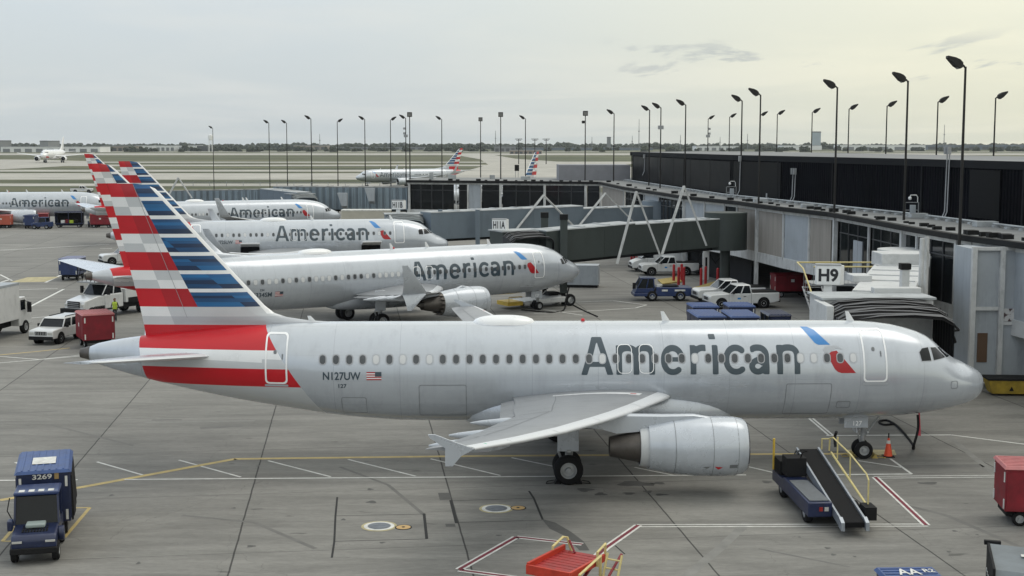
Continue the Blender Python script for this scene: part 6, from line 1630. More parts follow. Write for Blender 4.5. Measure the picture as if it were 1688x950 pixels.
def person(loc, rz, lab, vest=HIVIS, h=1.75, arms=((.28, .05, 1.0), (.28, -.05, 1.05))):
    """one skinned body, walking pose; hair/helmet and clothing as children"""
    r = empty('person', (*loc, 0), rz, lab, 'person'); k = h / 1.75
    def skinned(name, verts, edges, rad, m, root=0):
        me = bpy.data.meshes.new(name); me.from_pydata([V(v) * k for v in verts], edges, []); o = bpy.data.objects.new(name, me); C.objects.link(o); o.parent = r
        sk = o.modifiers.new('skin', 'SKIN'); 
        for i, q in enumerate(rad): me.skin_vertices[0].data[i].radius = (q * k, q * k)
        me.skin_vertices[0].data[root].use_root = True
        ss = o.modifiers.new('sub', 'SUBSURF'); ss.levels = 1; ss.render_levels = 1; me.materials.append(m); return o
    vs = [(0, 0, .95), (0, 0, 1.15), (0, 0, 1.38), (.01, 0, 1.50), (.02, 0, 1.60), (.02, 0, 1.70),
          (0, .10, .92), (.12, .11, .50), (.05, .11, .09), (.20, .12, .04), (0, -.10, .92), (-.02, -.11, .50), (-.20, -.11, .10), (-.08, -.12, .04),
          (0, .19, 1.40), (-.06, .25, 1.14), (.08, .24, .92), (.13, .23, .84), (0, -.19, 1.40), (.08, -.25, 1.14), (.22, -.22, .98), (.27, -.2, .92)]
    ed = [(0, 1), (1, 2), (2, 3), (3, 4), (4, 5), (0, 6), (6, 7), (7, 8), (8, 9), (0, 10), (10, 11), (11, 12), (12, 13), (2, 14), (14, 15), (15, 16), (16, 17), (2, 18), (18, 19), (19, 20), (20, 21)]
    ra = [.13, .12, .14, .05, .085, .075, .085, .06, .045, .04, .085, .06, .045, .04, .055, .042, .034, .03, .055, .042, .034, .03]
    me_b = skinned('body', vs, ed, ra, TROUS)
    mb = MB(); mb.loft([[(cos(2*pi*i/14) * rx, sin(2*pi*i/14) * ry, z) for i in range(14)] for z, rx, ry in ((.93 * k, .15, .19), (1.1 * k, .145, .175), (1.3 * k, .155, .2), (1.42 * k, .14, .2), (1.48 * k, .08, .12))]); mb.build('safety_vest', vest, r, smooth=60)
    mb = MB(); mb.lathe([(-.11, .03), (-.09, .075), (-.02, .092), (.05, .09), (.1, .06), (.115, .01)], (.02, 0, 1.64 * k), 'z', 14); mb.build('head', SKIN, r, smooth=60)
    mb = MB(); mb.lathe([(.02, .097), (.07, .088), (.11, .06), (.127, .01)], (.01, 0, 1.64 * k), 'z', 14); mb.box(.07, .16, -.06, .06, (1.64 + .02) * k, (1.64 + .04) * k); mb.build('cap', TROUS, r, smooth=60)
    return r

# --- bottom left: baggage tractor with a cart behind it
tr = empty('baggage_tractor', (-15.42, 42.65, 0), radians(-76), 'dark blue cab tractor driving towards the camera ahead of the cart numbered 3269', 'tractor', 'blue tractors')
mb = MB(); mb.prism([V((x, -.68, z)) for x, z in ((-1.45, .42), (-1.45, .95), (-.35, 1.0), (.25, 1.02), (1.30, .93), (1.42, .80), (1.42, .42))], (0, 1.36, 0)); mb.build('body', CARBD, tr, bevel=.06, seg=3)
for x0_, x1_ in ((1.40, 1.50), (-1.55, -1.44)): mb = MB(); mb.box(x0_, x1_, -.72, .72, .36, .56); mb.build('bumper', CHAR, tr, bevel=.03)
mb = MB()
for i in range(9):
    for j in range(5): mb.box(1.0 - j * .16 - .05, 1.0 - j * .16 + .05, -.36 + i * .09 - .03, -.36 + i * .09 + .03, .955 + j * .006, .985 + j * .006)
mb.build('hood_grille', CHAR, tr, smooth=0)
mb = MB(); mb.box(.32, .78, -.30, .30, 1.0, 1.13); mb.build('hood_scoop', mat('scoop_grey_green', (.26, .31, .30), .6), tr, bevel=.04)
mb = MB(); mb.hexa([(-.55, -.66, 1.0), (.28, -.66, 1.0), (.28, .66, 1.0), (-.55, .66, 1.0)], [(-.55, -.62, 1.86), (.02, -.62, 1.86), (.02, .62, 1.86), (-.55, .62, 1.86)]); mb.build('windshield', GLASS, tr, smooth=0)
mb = MB(); mb.box(-1.0, .14, -.70, .70, 1.90, 2.02); mb.build('cab_roof', CARB, tr, bevel=.04)
for s in (-1, 1):
    mb = MB(); mb.hexa([(.26, s * .68 - .03, 1.0), (.34, s * .68 - .03, 1.0), (.34, s * .68 + .03, 1.0), (.26, s * .68 + .03, 1.0)], [(.02, s * .65 - .03, 1.9), (.09, s * .65 - .03, 1.9), (.09, s * .65 + .03, 1.9), (.02, s * .65 + .03, 1.9)])
    mb.build('cab_pillar', CARBD, tr, smooth=0)
    mb = MB(); mb.box(-.98, -.90, s * .65 - .03, s * .65 + .03, .98, 1.9); mb.build('cab_pillar', CARBD, tr, smooth=0)
for s in (-1, 1):
    mb = MB(); mb.box(1.33, 1.455, s * .5 - .15, s * .5 + .15, .72, .78); mb.build('headlamp', LAMP, tr, smooth=0)
    mb = MB(); mb.cyl((.55, s * .68, .74), (.55, s * .86, .74), .24, n=20) if s == 1 else mb.box(.35, .7, -.86, -.70, .92, 1.25); mb.build('side_pod', CARBD, tr, bevel=.03)
    for x in (-.95, .98): vwheel(tr, x, s * .62, .32, .22)
mb = MB(); mb.tube([(.3, -.7, 1.1), (.32, -.88, 1.5), (.1, -.82, 1.86)], .018, 6); mb.build('mirror_arm', CHAR, tr)
mb = MB(); 
for i in range(4): mb.box(-.22 - .0 * i, .06, -.55 + i * .30, -.37 + i * .30, 2.021, 2.026)
mb.build('roof_marks', PW, tr, smooth=0)
ct = cart('box', (-16.15, 45.55), radians(-73), 'blue baggage cart numbered 3269 with a white square on its roof', L=3.1, W=1.7, H=2.32, col=CARBD, top=ROOFB, group='baggage carts')
mb = MB(); mb.box(-.35, .65, -.38, .38, 2.372, 2.378); mb.build('roof_panel', PW, ct, smooth=0)
add_text('3269', ct, PW, (1.585, -.34, 2.06), (0, 1, 0), (0, 0, 1), .17, .62, .02, 'fleet_number')
mb = MB(); mb.box(1.575, 1.585, .36, .5, 2.04, 2.24); mb.build('badge', mat('badge_tan', (.3, .2, .08), .6), ct, smooth=0)
mb = MB()
for i in range(6): mb.box(1.556, 1.566, -.8 + i * .3, -.66 + i * .3, 2.255, 2.30, 0 if i % 2 else 1)
mb.build('marker_strip', [PW, AMBER], ct, smooth=0)
mb = MB()
for x_ in (-1.0, 0, 1.0): mb.hexa([(x_ - .46, .88, .7), (x_ + .46, .88, .7), (x_ + .44, .96, .7), (x_ - .3, 1.0, .7)], [(x_ - .47, .875, 2.1), (x_ + .47, .875, 2.1), (x_ + .45, .91, 2.1), (x_ - .45, .91, 2.1)])
mb.box(-1.5, 1.5, .87, .93, .58, .70); mb.build('loose_curtain', CHAR, ct, smooth=0)

# --- belt loader below the jet nose
bl = empty('belt_loader', (11.1, 47.9, 0), radians(92.5), 'dark blue belt loader with a long black conveyor and one pale yellow handrail', 'belt loader', 'belt loaders')
mb = MB(); mb.prism([V((x, .16, z)) for x, z in ((-2.6, .4), (-2.6, .92), (.9, .94), (1.2, .82), (2.7, .8), (2.7, .4))], (0, .84, 0)); mb.build('body', CARBD, bl, bevel=.04)
mb = MB(); mb.prism([V((x, -1.05, z)) for x, z in ((-2.6, .28), (-2.6, .40), (2.7, .78), (2.7, .28))], (0, .8, 0)); mb.build('body_side', CARBD, bl, bevel=.04)
mb = MB(); mb.box(-2.45, .4, .24, .92, .93, .96); mb.build('deck_plate', mat('deck_grey', (.10, .11, .12), .6, 0, .2, 5), bl, smooth=0)
mb = MB(); mb.box(-2.63, -2.60, .30, .44, .62, .76); mb.build('lamp', LAMP, bl, smooth=0)
mb = MB(); mb.box(-2.625, -2.6, .50, .62, .62, .76); mb.build('tail_lamp', AMBER, bl, smooth=0)
mb = MB(); mb.box(.9, 1.6, .15, .9, .95, 1.65); mb.box(1.7, 2.6, .35, .95, .8, 1.35); mb.box(1.7, 2.3, -.25, .25, .8, 1.15); mb.tube([(1.0, .35, 1.65), (.8, .35, 1.9)], .03, 6); mb.build('operator_station', CHAR, bl, bevel=.02)
mb = MB(); mb.tube([(.75, .18, 1.95), (.75, .35, 2.0), (.8, .52, 1.95), (.85, .35, 1.88), (.75, .18, 1.95)], .02, 6); mb.build('steering_wheel', CHAR, bl)
mb = MB(); mb.tube([(2.7, .95, .8), (2.7, .95, 2.0)], .05, 6); mb.build('marker_post', YELLOW, bl)
mb = MB()
for i in range(2): mb.tube([(1.2 + i * .5, .6, 1.2), (1.5 + i * .4, .3, 1.7), (1.9, .1, 1.4)], .025, 6)
mb.build('hose', CHAR, bl)
for x in (-1.75, 1.6):
    for y in (.80, -.85): vwheel(bl, x, y, .38, .26)
def bp(x, y, dz): return (x * .68 - .15, y, .50 + (x + 5.1) * .125 + dz)
mb = MB(); y0, y1 = -.66, .06
mb.hexa([bp(-5.1, y0, -.18), bp(3.9, y0, -.18), bp(3.9, y1, -.18), bp(-5.1, y1, -.18)], [bp(-5.1, y0, 0), bp(3.9, y0, 0), bp(3.9, y1, 0), bp(-5.1, y1, 0)]); mb.build('conveyor_belt', BELT, bl, smooth=0)
mb = MB()
for y in (y0 - .09, y1 + .02):
    mb.hexa([bp(-4.9, y, -.24), bp(3.9, y, -.24), bp(3.9, y + .07, -.24), bp(-4.9, y + .07, -.24)], [bp(-4.9, y, .07), bp(3.9, y, .07), bp(3.9, y + .07, .07), bp(-4.9, y + .07, .07)])
mb.build('side_rail', GALV, bl, smooth=0)
for y in (y0 - .12, y1 + .0): mb = MB(); mb.hexa([bp(-5.35, y, -.22), bp(-4.85, y, -.22), bp(-4.85, y + .12, -.22), bp(-5.35, y + .12, -.22)], [bp(-5.3, y, .05), bp(-4.85, y, .12), bp(-4.85, y + .12, .12), bp(-5.3, y + .12, .05)]); mb.build('end_bracket', GALV, bl, smooth=0)
mb = MB(); mb.box(-2.9, -2.2, -1.3, -.9, .35, .8); mb.build('support_frame', CHAR, bl, smooth=0)
mb = MB(); yr = -1.12
mb.tube([bp(-3.4, yr, .1), bp(-3.4, yr, .95), bp(-3.0, yr, 1.05), bp(-.2, yr, .95), bp(2.6, yr + .1, .80), bp(3.2, yr + .1, .6), bp(3.3, yr + .1, .1)], .030, 8)
for x in (-.2, 2.2): mb.tube([bp(x, yr, .1), bp(x, yr, .93)], .028, 8)
mb.tube([bp(-3.6, yr, .0), bp(3.4, yr, .0)], .045, 6); mb.tube([bp(3.3, yr + .1, .55), bp(3.5, yr + .35, .5), bp(3.5, yr + .35, .1)], .028, 8); mb.build('handrail', YPALE, bl)
mb = MB(); mb.tube([bp(3.1, yr - .1, .3), bp(3.35, yr - .1, .6), bp(3.0, yr - .1, .9)], .055, 8); mb.build('bumper_pad', CHAR, bl)

# --- red platform truck at the bottom
pf = empty('maintenance_platform', (1.56, 36.95, 0), radians(58), 'red slatted work platform with pale yellow rails and a ladder', 'work platform')
mb = MB(); 
for i in range(9): mb.box(-1.0 + i * .22, -1.0 + i * .22 + .19, -.62, .62, 1.58, 1.64)
mb.build('deck', REDP, pf, smooth=0)
mb = MB(); mb.box(-1.06, 1.0, .62, .70, 1.48, 1.80); mb.box(-1.06, 1.0, -.70, -.62, 1.48, 1.72); mb.box(-1.10, -1.02, -.7, .7, 1.44, 1.74); mb.build('deck_edge', mat('platform_orange', (.46, .035, .015), .5, 0, .2, 3), pf, bevel=.01)
mb = MB(); mb.box(-.9, .9, -.5, .5, .55, .8); mb.tube([(-.8, -.5, .8), (.7, -.5, 1.5)], .05, 4); mb.tube([(.7, -.5, .8), (-.8, -.5, 1.5)], .05, 4); mb.tube([(-.8, .5, .8), (.7, .5, 1.5)], .05, 4); mb.tube([(.7, .5, .8), (-.8, .5, 1.5)], .05, 4); mb.build('scissor_frame', CARTR, pf, smooth=0)
mb = MB(); mb.tube([(.35, .68, 1.75), (.35, .68, 1.9), (.95, .68, 2.05), (1.05, .6, 2.02), (1.05, .45, 1.6)], .04, 8); mb.build('handrail', YPALE, pf); mb = MB()
mb.tube([(1.0, -.68, 1.55), (1.0, -.68, 2.05), (.4, -.75, 1.95), (.4, -.75, 1.5)], .04, 8); mb.build('handrail', YPALE, pf); mb = MB(); mb.tube([(-.9, -.9, .9), (-.9, -.9, 1.65), (.3, -.9, 1.9), (.3, -.9, .6)], .045, 8); mb.build('handrail', YPALE, pf)
mb = MB()
for s in (-1.0, -1.45): mb.tube([(-.2, s, .1), (.55, s, 1.95)], .035, 6)
for i in range(7): t = (i + .5) / 7; mb.tube([(-.2 + .75 * t, -1.0, .1 + 1.8 * t), (-.2 + .75 * t, -1.45, .1 + 1.8 * t)], .03, 6)
mb.build('ladder', YPALE, pf)
mb = MB(); mb.tube([(1.0, -1.2, 1.8), (.2, -1.3, 1.5), (-.5, -1.25, .9)], .04, 8); mb.tube([(1.0, .5, 1.95), (.8, .2, 1.65)], .035, 8); mb.build('hydraulic_hose', CARTR, pf)
for x in (-.7, .8):
    for s in (-.55, .55): vwheel(pf, x, s, .28, .18)
mb = MB(); mb.box(-1.5, -1.1, -.9, -.5, .6, .9); mb.box(-1.4, -1.1, .2, .6, 1.1, 1.35); mb.build('pump_unit', STEEL, pf, bevel=.03)
pf.scale = (1, 1, .9)
# --- carts at the right edge
cart('box', (18.75, 46.1), radians(-7), 'dark red baggage cart with a faded pink roof below the jet nose', L=3.2, W=1.7, H=2.12, col=CARTR, top=CARTRT)
g_ = empty('covered_cart', (14.95, 35.2, 0), radians(-16), 'cart under a slate grey tarpaulin in the bottom corner', 'covered cart')
mb = MB(); mb.loft([[(-1.9, -1.2, .7), (-1.9, -1.25, 1.85), (-1.9, -1.1, 1.98), (-1.9, 1.1, 2.05), (-1.9, 1.25, 1.9), (-1.9, 1.2, .7)], [(-.6, -1.2, .7), (-.6, -1.25, 1.82), (-.6, -1.1, 1.93), (-.6, 1.1, 2.0), (-.6, 1.25, 1.85), (-.6, 1.2, .7)], [(1.9, -1.2, .7), (1.9, -1.25, 1.85), (1.9, -1.1, 1.98), (1.9, 1.1, 2.05), (1.9, 1.25, 1.9), (1.9, 1.2, .7)]]); mb.build('tarpaulin', TARP, g_, smooth=20)
mb = MB(); mb.box(-1.97, -1.90, -1.3, 1.3, .6, 2.06); mb.box(-2.05, -1.6, 1.18, 1.32, 1.98, 2.10); mb.build('end_frame', CHAR, g_, bevel=.015)
mb = MB(); 
for i in range(7): mb.box(-1.985, -1.965, -1.1 + i * .33, -1.02 + i * .33, 1.3, 1.4)
mb.box(-1.15, -1.02, .1, .32, 2.035, 2.04); mb.box(-.85, -.72, .4, .55, 2.045, 2.05); mb.build('white_tabs', PW, g_, smooth=0)
mb = MB(); mb.box(-1.8, 1.8, -1.1, 1.1, .4, .7); mb.build('chassis', CHAR, g_, smooth=0)
for x in (-1.3, 1.3):
    for s in (-.95, .95): vwheel(g_, x, s, .28, .2)
bc = cart('box', (10.68, 33.95), radians(2), 'baggage cart with white letters on its bright blue roof', L=1.5, W=3.0, H=1.78, col=CARBD, top=ROOFB)
add_text('AA', bc, PW, (-.35, .75, 1.836), (1, 0, 0), (0, 1, 0), .5, .62, .02, 'roof_letters')
add_text('R2', bc, PW, (.38, .95, 1.836), (1, 0, 0), (0, 1, 0), .28, .3, .02, 'roof_letters')

# --- left middle group
road_car('suv', (-30.6, 89.9), radians(-102), 'white suv with a slotted grille facing the camera beside the red baggage box')
cart('box', (-27.4, 87.6), radians(-62), 'tall dark red baggage box with a faded pink top beside the white suv', L=2.5, W=2.0, H=2.25, col=CARTR, top=CARTRT)
bt = empty('box_truck', (-35.7, 90.6, 0), radians(82), 'tall white box truck cut by the picture edge beside the white suv', 'truck')
mb = MB(); mb.box(-3.4, 2.2, -1.25, 1.25, 1.15, 3.65); mb.build('cargo_box', CARW, bt, bevel=.03)
mb = MB(); mb.box(-3.43, 2.23, -1.27, 1.27, 3.52, 3.68); mb.box(-3.42, -3.40, -.03, .03, 1.2, 3.5); mb.build('trim', PANELG, bt, smooth=0)
mb = MB(); mb.prism([V((x, -1.1, z)) for x, z in ((2.3, .6), (2.3, 2.6), (3.3, 2.6), (4.0, 1.7), (4.2, .6))], (0, 2.2, 0)); mb.build('cab', CARW, bt, bevel=.06)
mb = MB(); mb.box(2.6, 3.2, -1.13, -1.105, 1.7, 2.4); mb.build('cab_window', GLASS, bt, smooth=0)
mb = MB(); mb.box(3.2, 3.4, -1.5, -1.25, 1.5, 2.2); mb.tube([(3.2, -1.1, 2.3), (3.3, -1.4, 2.2)], .03, 6); mb.build('mirror', CHAR, bt, bevel=.02)
mb = MB(); mb.box(-3.3, 3.9, -.5, .5, .6, 1.14); mb.box(-3.3, -2.2, -1.1, 1.1, .55, .8); mb.build('chassis', CHAR, bt, smooth=0)
mb = MB(); mb.box(-3.5, -3.35, -.9, .9, .5, 1.0); mb.tube([(-3.45, .5, .6), (-3.45, .5, 1.1)], .06, 6); mb.build('lift_gate', YELLOW, bt, smooth=0)
for x in (-2.2, 3.2):
    for s in (-1.0, 1.0): vwheel(bt, x, s, .48, .3)
ht = empty('service_truck', (-31.35, 103.6, 0), radians(-119), 'white service truck with a raised work deck over its cab below the grey tail cone', 'truck')
mb = MB(); mb.prism([V((x, -1.0, z)) for x, z in ((1.0, .75), (1.0, 1.75), (2.0, 1.72), (3.25, 1.45), (3.45, 1.1), (3.45, .75))], (0, 2.0, 0)); mb.box(-.6, 1.3, -1.05, 1.05, .7, 1.8); mb.build('cab', CARW, ht, bevel=.08, seg=3)
glasshouse(ht, 1.78, 2.5, (-.5, 1.55, 1.0), (-.4, .95, .88)); mb = MB(); mb.box(-.5, 1.0, -.95, .95, 2.48, 2.58); pillars(mb, 1.78, 2.5, (-.5, 1.55, 1.0), (-.4, .95, .88), (0, .45, 1)); mb.build('cab_roof', CARW, ht, bevel=.03)
mb = MB(); mb.box(3.42, 3.5, -.62, .62, .95, 1.42); 
for i in range(3): mb.box(3.49, 3.52, -.58, .58, 1.0 + i * .14, 1.06 + i * .14, 1)
mb.build('grille', [CHAR, STEEL], ht, smooth=0)
mb = MB(); mb.box(3.3, 3.75, -1.15, 1.15, .5, .88); mb.build('bumper', CHAR, ht, bevel=.04)
for s in (-1, 1):
    mb = MB(); mb.box(3.3, 3.47, s * .8 - .17, s * .8 + .17, 1.02, 1.22); mb.build('headlamp', LAMP, ht, bevel=.02)
    mb = MB(); mb.box(1.2, 1.35, s * 1.4 - .12, s * 1.4 + .12, 1.8, 2.35); mb.tube([(1.2, s * 1.0, 2.0), (1.25, s * 1.3, 2.2)], .025, 6); mb.build('mirror', CHAR, ht, bevel=.02)
    vwheel(ht, 2.6, s * .95, .48, .3); vwheel(ht, -2.6, s * .95, .48, .4)
mb = MB(); mb.box(-4.0, -.75, -1.15, 1.15, 1.0, 2.05); mb.build('truck_body', CARW, ht, bevel=.03)
mb = MB(); mb.box(-4.0, 2.4, -1.0, 1.0, .6, .98); mb.box(-3.6, -1.0, -1.18, 1.18, .95, 1.35); mb.build('chassis', CHAR, ht, smooth=0)
mb = MB(); mb.box(-.4, 2.2, -.9, .9, 2.72, 2.80); mb.build('work_deck', STEEL, ht, smooth=0)
mb = MB()
for x in (.9, 2.15):
    for s in (-.88, .88): mb.tube([(x, s, 2.8), (x, s, 4.1)], .03, 6)
for z in (3.2, 3.65, 4.1):
    mb.tube([(.9, -.88, z), (2.15, -.88, z), (2.15, .88, z)], .025, 6)
for i in range(4): mb.tube([(2.15, -.88 + i * .44, 2.8), (2.15, -.44 + i * .44 if i < 4 else .88, 4.1)], .02, 6)
mb.build('deck_rail', CHAR, ht)
mb = MB(); mb.tube([(-.6, 0, 1.8), (.6, 0, 2.7)], .12, 8); mb.build('lift_arm', STEEL, ht)
person((-29.75, 100.0), radians(-100), 'person in a yellow-green safety vest and dark trousers walking beside the service truck')
cart('box', (-43.2, 131.6), radians(-88), 'blue baggage cart standing alone behind the white tailplane tip', L=3.0, W=1.8, H=2.15, col=CARB, top=mat('cart_roof_lilac', (.2, .22, .33), .6))
road_car('pickup', (-42.6, 148.5), radians(-150), 'white pickup half hidden behind the striped rudder')
# far left, round the distant jet
cart('box', (-76.0, 212.3), radians(-85), 'dark blue baggage cart with a white note, last of the far group by the engine', L=2.6, W=1.7, H=2.1, col=CARB)
cart('box', (-76.8, 218.5), radians(10), 'red baggage cart between two blue carts under the distant engine', L=3.0, W=1.7, H=2.1, col=CARTR, top=CARTRT)
def small_tractor(loc, rz, lab, s=1.0):
    r = empty('baggage_tractor', (*loc, 0), rz, lab, 'tractor', 'blue tractors'); 
    mb = MB(); mb.prism([V((x, -.75, z)) for x, z in ((-1.5, .4), (-1.5, 1.15), (-.2, 1.1), (.3, 1.0), (1.45, .95), (1.5, .4))], (0, 1.5, 0)); mb.build('body', CARB, r, bevel=.05)
    glasshouse(r, 1.05, 1.75, (-.9, .4, .66), (-.8, .15, .6)); mb = MB(); mb.box(-1.0, .3, -.7, .7, 1.76, 1.86); pillars(mb, 1.05, 1.78, (-.9, .4, .66), (-.8, .15, .6)); mb.build('cab_roof', CARB, r, bevel=.02)
    for x in (-1.0, 1.0):
        for q in (-.68, .68): vwheel(r, x, q, .36, .24)
    return r
small_tractor((-73.6, 210.5), radians(175), 'small blue tractor below the distant engine cowl')
cart('box', (-70.6, 214.5), radians(5), 'open dark blue cart loaded with bags next to the far belt loader', L=4.2, W=1.7, H=2.5, col=CARBD, posts=True)
for i, (x, y, c_) in enumerate(((-71.6, 214.3, SHW), (-70.9, 214.4, CARTR), (-70.2, 214.2, HIVIS), (-69.6, 214.5, CHAR))):
    b_ = MB(); b_.box(-.3, .3, -.25, .25, 0, .5 + .1 * (i % 2)); tag(b_.build('suitcase', c_, bevel=.06, loc=(x, y, .69)), ['pale suitcase on the open cart', 'red suitcase on the open cart', 'yellow-green bag on the open cart', 'black suitcase on the open cart'][i], 'suitcase', 'bags on the open cart')
fb = empty('belt_loader', (-67.3, 217, 0), radians(100), 'distant belt loader raised to the jet between an open cart and a red cart', 'belt loader', 'belt loaders')
mb = MB(); mb.box(-2.2, 2.2, -.9, .9, .5, 1.0); mb.build('body', CARB, fb, bevel=.04); mb = MB(); mb.hexa([(-3.4, -.5, .5), (3.0, -.5, 2.4), (3.0, .5, 2.4), (-3.4, .5, .5)], [(-3.4, -.5, .75), (3.0, -.5, 2.65), (3.0, .5, 2.65), (-3.4, .5, .75)]); mb.build('conveyor_belt', BELT, fb, smooth=0)
mb = MB()
for q in (-.58, .58): mb.tube([(-2.6, q, 1.5), (2.6, q, 3.1)], .05, 6); mb.tube([(-2.6, q, .8), (-2.6, q, 1.5)], .04, 6); mb.tube([(2.6, q, 2.4), (2.6, q, 3.1)], .04, 6)
mb.build('handrail', YPALE, fb)
for x in (-1.5, 1.5):
    for q in (-.8, .8): vwheel(fb, x, q, .35, .24)
cart('box', (-65.2, 213.8), radians(2), 'red baggage cart with a pale roof edge at the far end of the distant group', L=3.4, W=1.7, H=2.25, col=CARTR, top=CARTRT)
cart('box', (-80.6, 213), radians(2), 'faded orange-red cart cut by the picture edge near the distant jet', L=2.6, W=1.7, H=2.1, col=mat('cart_orange', (.45, .10, .06), .6), top=CARTRT)
road_car('pickup', (-117.5, 368), radians(8), 'white pickup driving the service road above the distant jet')

# --- middle right: van, pickups, tow tractor, carts, bollards
road_car('van', (15.3, 140.3), radians(186), 'white cargo van parked behind the crew cab pickup below the dark green bridge')
p1_ = road_car('pickup', (15.9, 136.0), radians(186), 'white crew cab pickup parked in front of the cargo van below the bridge', 'white pickups at the gates')
road_car('pickup', (18.6, 108.6), radians(190), 'white pickup with a blue door emblem, standing before another pickup by the blue carts', 'white pickups at the gates')
road_car('pickup', (18.2, 112.4), radians(190), 'white pickup half hidden behind the one with the blue door emblem', 'white pickups at the gates')
cart('box', (24.3, 116.5), radians(5), 'dark maroon cart in the shade beyond the two pickups', L=3.2, W=1.7, H=2.0, col=CARTR)
tt = empty('tow_tractor', (12.7, 113.8, 0), radians(183), 'bright blue tow tractor with a glazed cab facing the parked jet nose', 'tractor', 'blue tractors')
mb = MB(); mb.prism([V((x, -.95, z)) for x, z in ((-2.5, .42), (-2.5, 1.15), (.55, 1.2), (.55, .75), (2.45, .7), (2.45, .42))], (0, 1.9, 0)); mb.build('body', CARB, tt, bevel=.06, seg=3)
mb = MB(); mb.prism([V((x, -.85, z)) for x, z in ((.7, .7), (.75, 1.15), (2.2, 1.1), (2.4, .7))], (0, 1.7, 0)); mb.build('cab', CARB, tt, bevel=.05)
glasshouse(tt, 1.1, 1.88, (.72, 2.2, .84), (.78, 1.75, .76)); mb = MB(); mb.box(.6, 1.85, -.85, .85, 1.88, 1.98); pillars(mb, 1.1, 1.9, (.72, 2.2, .84), (.78, 1.75, .76), (0, .45, 1)); mb.build('cab_roof', CARB, tt, bevel=.04)
for x in (-1.5, .9, ):
    for q in (-.85, .85): vwheel(tt, x, q, .45, .3)
mb = MB(); mb.box(-1.9, -1.0, .955, .96, .85, 1.0); mb.box(-.4, .1, .955, .96, .85, 1.0); mb.box(.0, .5, .3, .6, 1.2, 1.4); mb.build('fleet_marks', PW, tt, smooth=0)
mb = MB(); mb.box(2.35, 2.6, 1.0 + .0, 1.15, 1.1, 1.6); mb.tube([(2.0, .85, 1.6), (2.4, 1.05, 1.4)], .025, 6); mb.build('mirror', CHAR, tt, smooth=0)
mb = MB(); mb.box(-2.6, -2.5, -.8, .8, .45, .8); mb.box(-1.4, .2, -.6, .6, 1.2, 1.3); mb.build('equipment_tray', CHAR, tt, bevel=.02)
for x, y, rz, L_, H_, lab in ((13.3, 91.3, 94, 3.7, 1.72, 'blue baggage cart nearest the tow tractor, its near end behind the broadside jet'), (15.6, 91.2, 92, 3.7, 1.72, 'blue baggage cart with ribbed light blue roof between the end cart and the framed cart'), (14.0, 98.0, 94, 2.4, 1.5, 'low blue baggage cart just past the cart nearest the tow tractor'), (16.7, 98.2, 92, 2.4, 1.5, 'low blue baggage cart directly before the front pickup')):
    cart('box', (x, y), radians(rz), lab, L=L_, W=1.9, H=H_, col=CARBD, top=ROOFB)
cart('box', (17.9, 90.6), radians(92), 'open framed blue cart with nothing on it, the one nearest the service stair', L=2.6, W=1.5, H=1.85, col=CARBD, posts=True, top=CARBD)
# bollards
bp0 = MB(); bp0.cyl((0, 0, 0), (0, 0, 1.12), .13, n=12); bp0.lathe([(1.12, .13), (1.17, .09), (1.19, .01)], (0, 0, 0), 'z', 12)
b0 = bp0.build('bollard', BOLR, None); first = True
for u, v, lab in ((1041, 431, 'red bollard before the cargo van nose, first of three'), (1045.5, 430, 'red bollard before the cargo van nose, middle of three'), (1050.5, 431, 'red bollard touching the cargo van bumper, third of three'), (1110.5, 465, 'red bollard behind the tow tractor, first of a close four'), (1118.5, 470, 'red bollard behind the tow tractor, the one standing forward in a close four'), (1123.5, 464, 'red bollard behind the tow tractor, tallest looking of a close four'), (1127, 470, 'red bollard behind the tow tractor, last of a close four'), (1155.5, 472, 'red bollard below the bridge column, standing forward'), (1163, 469, 'red bollard between the white post and the bridge column'), (1183, 472, 'red bollard beside the foot of the bridge column')):
    o = b0 if first else b0.copy(); 
    if not first: C.objects.link(o)
    first = False; x, y = gp(u, v); o.location = (x, y, 0); o.scale = (1, 1, 1.45 if u > 1100 else 1.1); tag(o, lab, 'bollard', 'red bollards under the bridge')
for pts, lab in (([(1084, 463), (1118, 458), (1124, 466), (1092, 470)], 'yellow edged kerb island behind the tow tractor'), ([(1138, 478), (1178, 466), (1192, 473), (1150, 480)], 'worn yellow kerb island at the bridge column foot')):
    mb = MB(); mb.prism([V((*gp(*p), 0)) for p in pts], (0, 0, .14)); tag(mb.build('kerb_island', KERB, None, bevel=.02), lab, 'kerb', 'kerb islands')
x, y = gp(1163, 461); r = empty('service_post', (x, y, 0), 0, 'tall white service post with a dark slot beside red bollards', 'post')
mb = MB(); mb.box(-.32, .32, -.2, .2, 0, 3.3); mb.build('housing', CARW, r, bevel=.03); mb = MB(); mb.box(-.08, .12, -.215, -.201, .9, 2.2); mb.build('slot', CHAR, r, smooth=0)
mb = MB(); mb.tube([(.3, -.1, 2.6), (.9, -.3, 1.6), (1.5, -.2, 2.4)], .05, 8); mb.tube([(-.3, -.1, 2.8), (-.8, -.2, 1.9), (-.5, -.3, 1.2), (-.3, -.1, 1.4)], .05, 8); mb.build('hose', BLACK, r)
# grey air handling cabinet below the dark green bridge
r = empty('air_cabinet', (6.4, 124.5, 0), radians(-8), 'pale grey air cabinet on the ground under the dark green bridge', 'cabinet')
mb = MB(); mb.box(-2.0, 1.7, -.9, .9, .25, 2.1); mb.build('housing', PANELG, r, bevel=.04); mb = MB(); mb.box(-1.9, -.6, -.93, -.905, .5, 1.8); mb.build('louvre', STEEL, r, smooth=0); mb = MB(); mb.box(-1.9, 1.6, -.8, .8, 0, .25); mb.build('skid', CHAR, r, smooth=0)
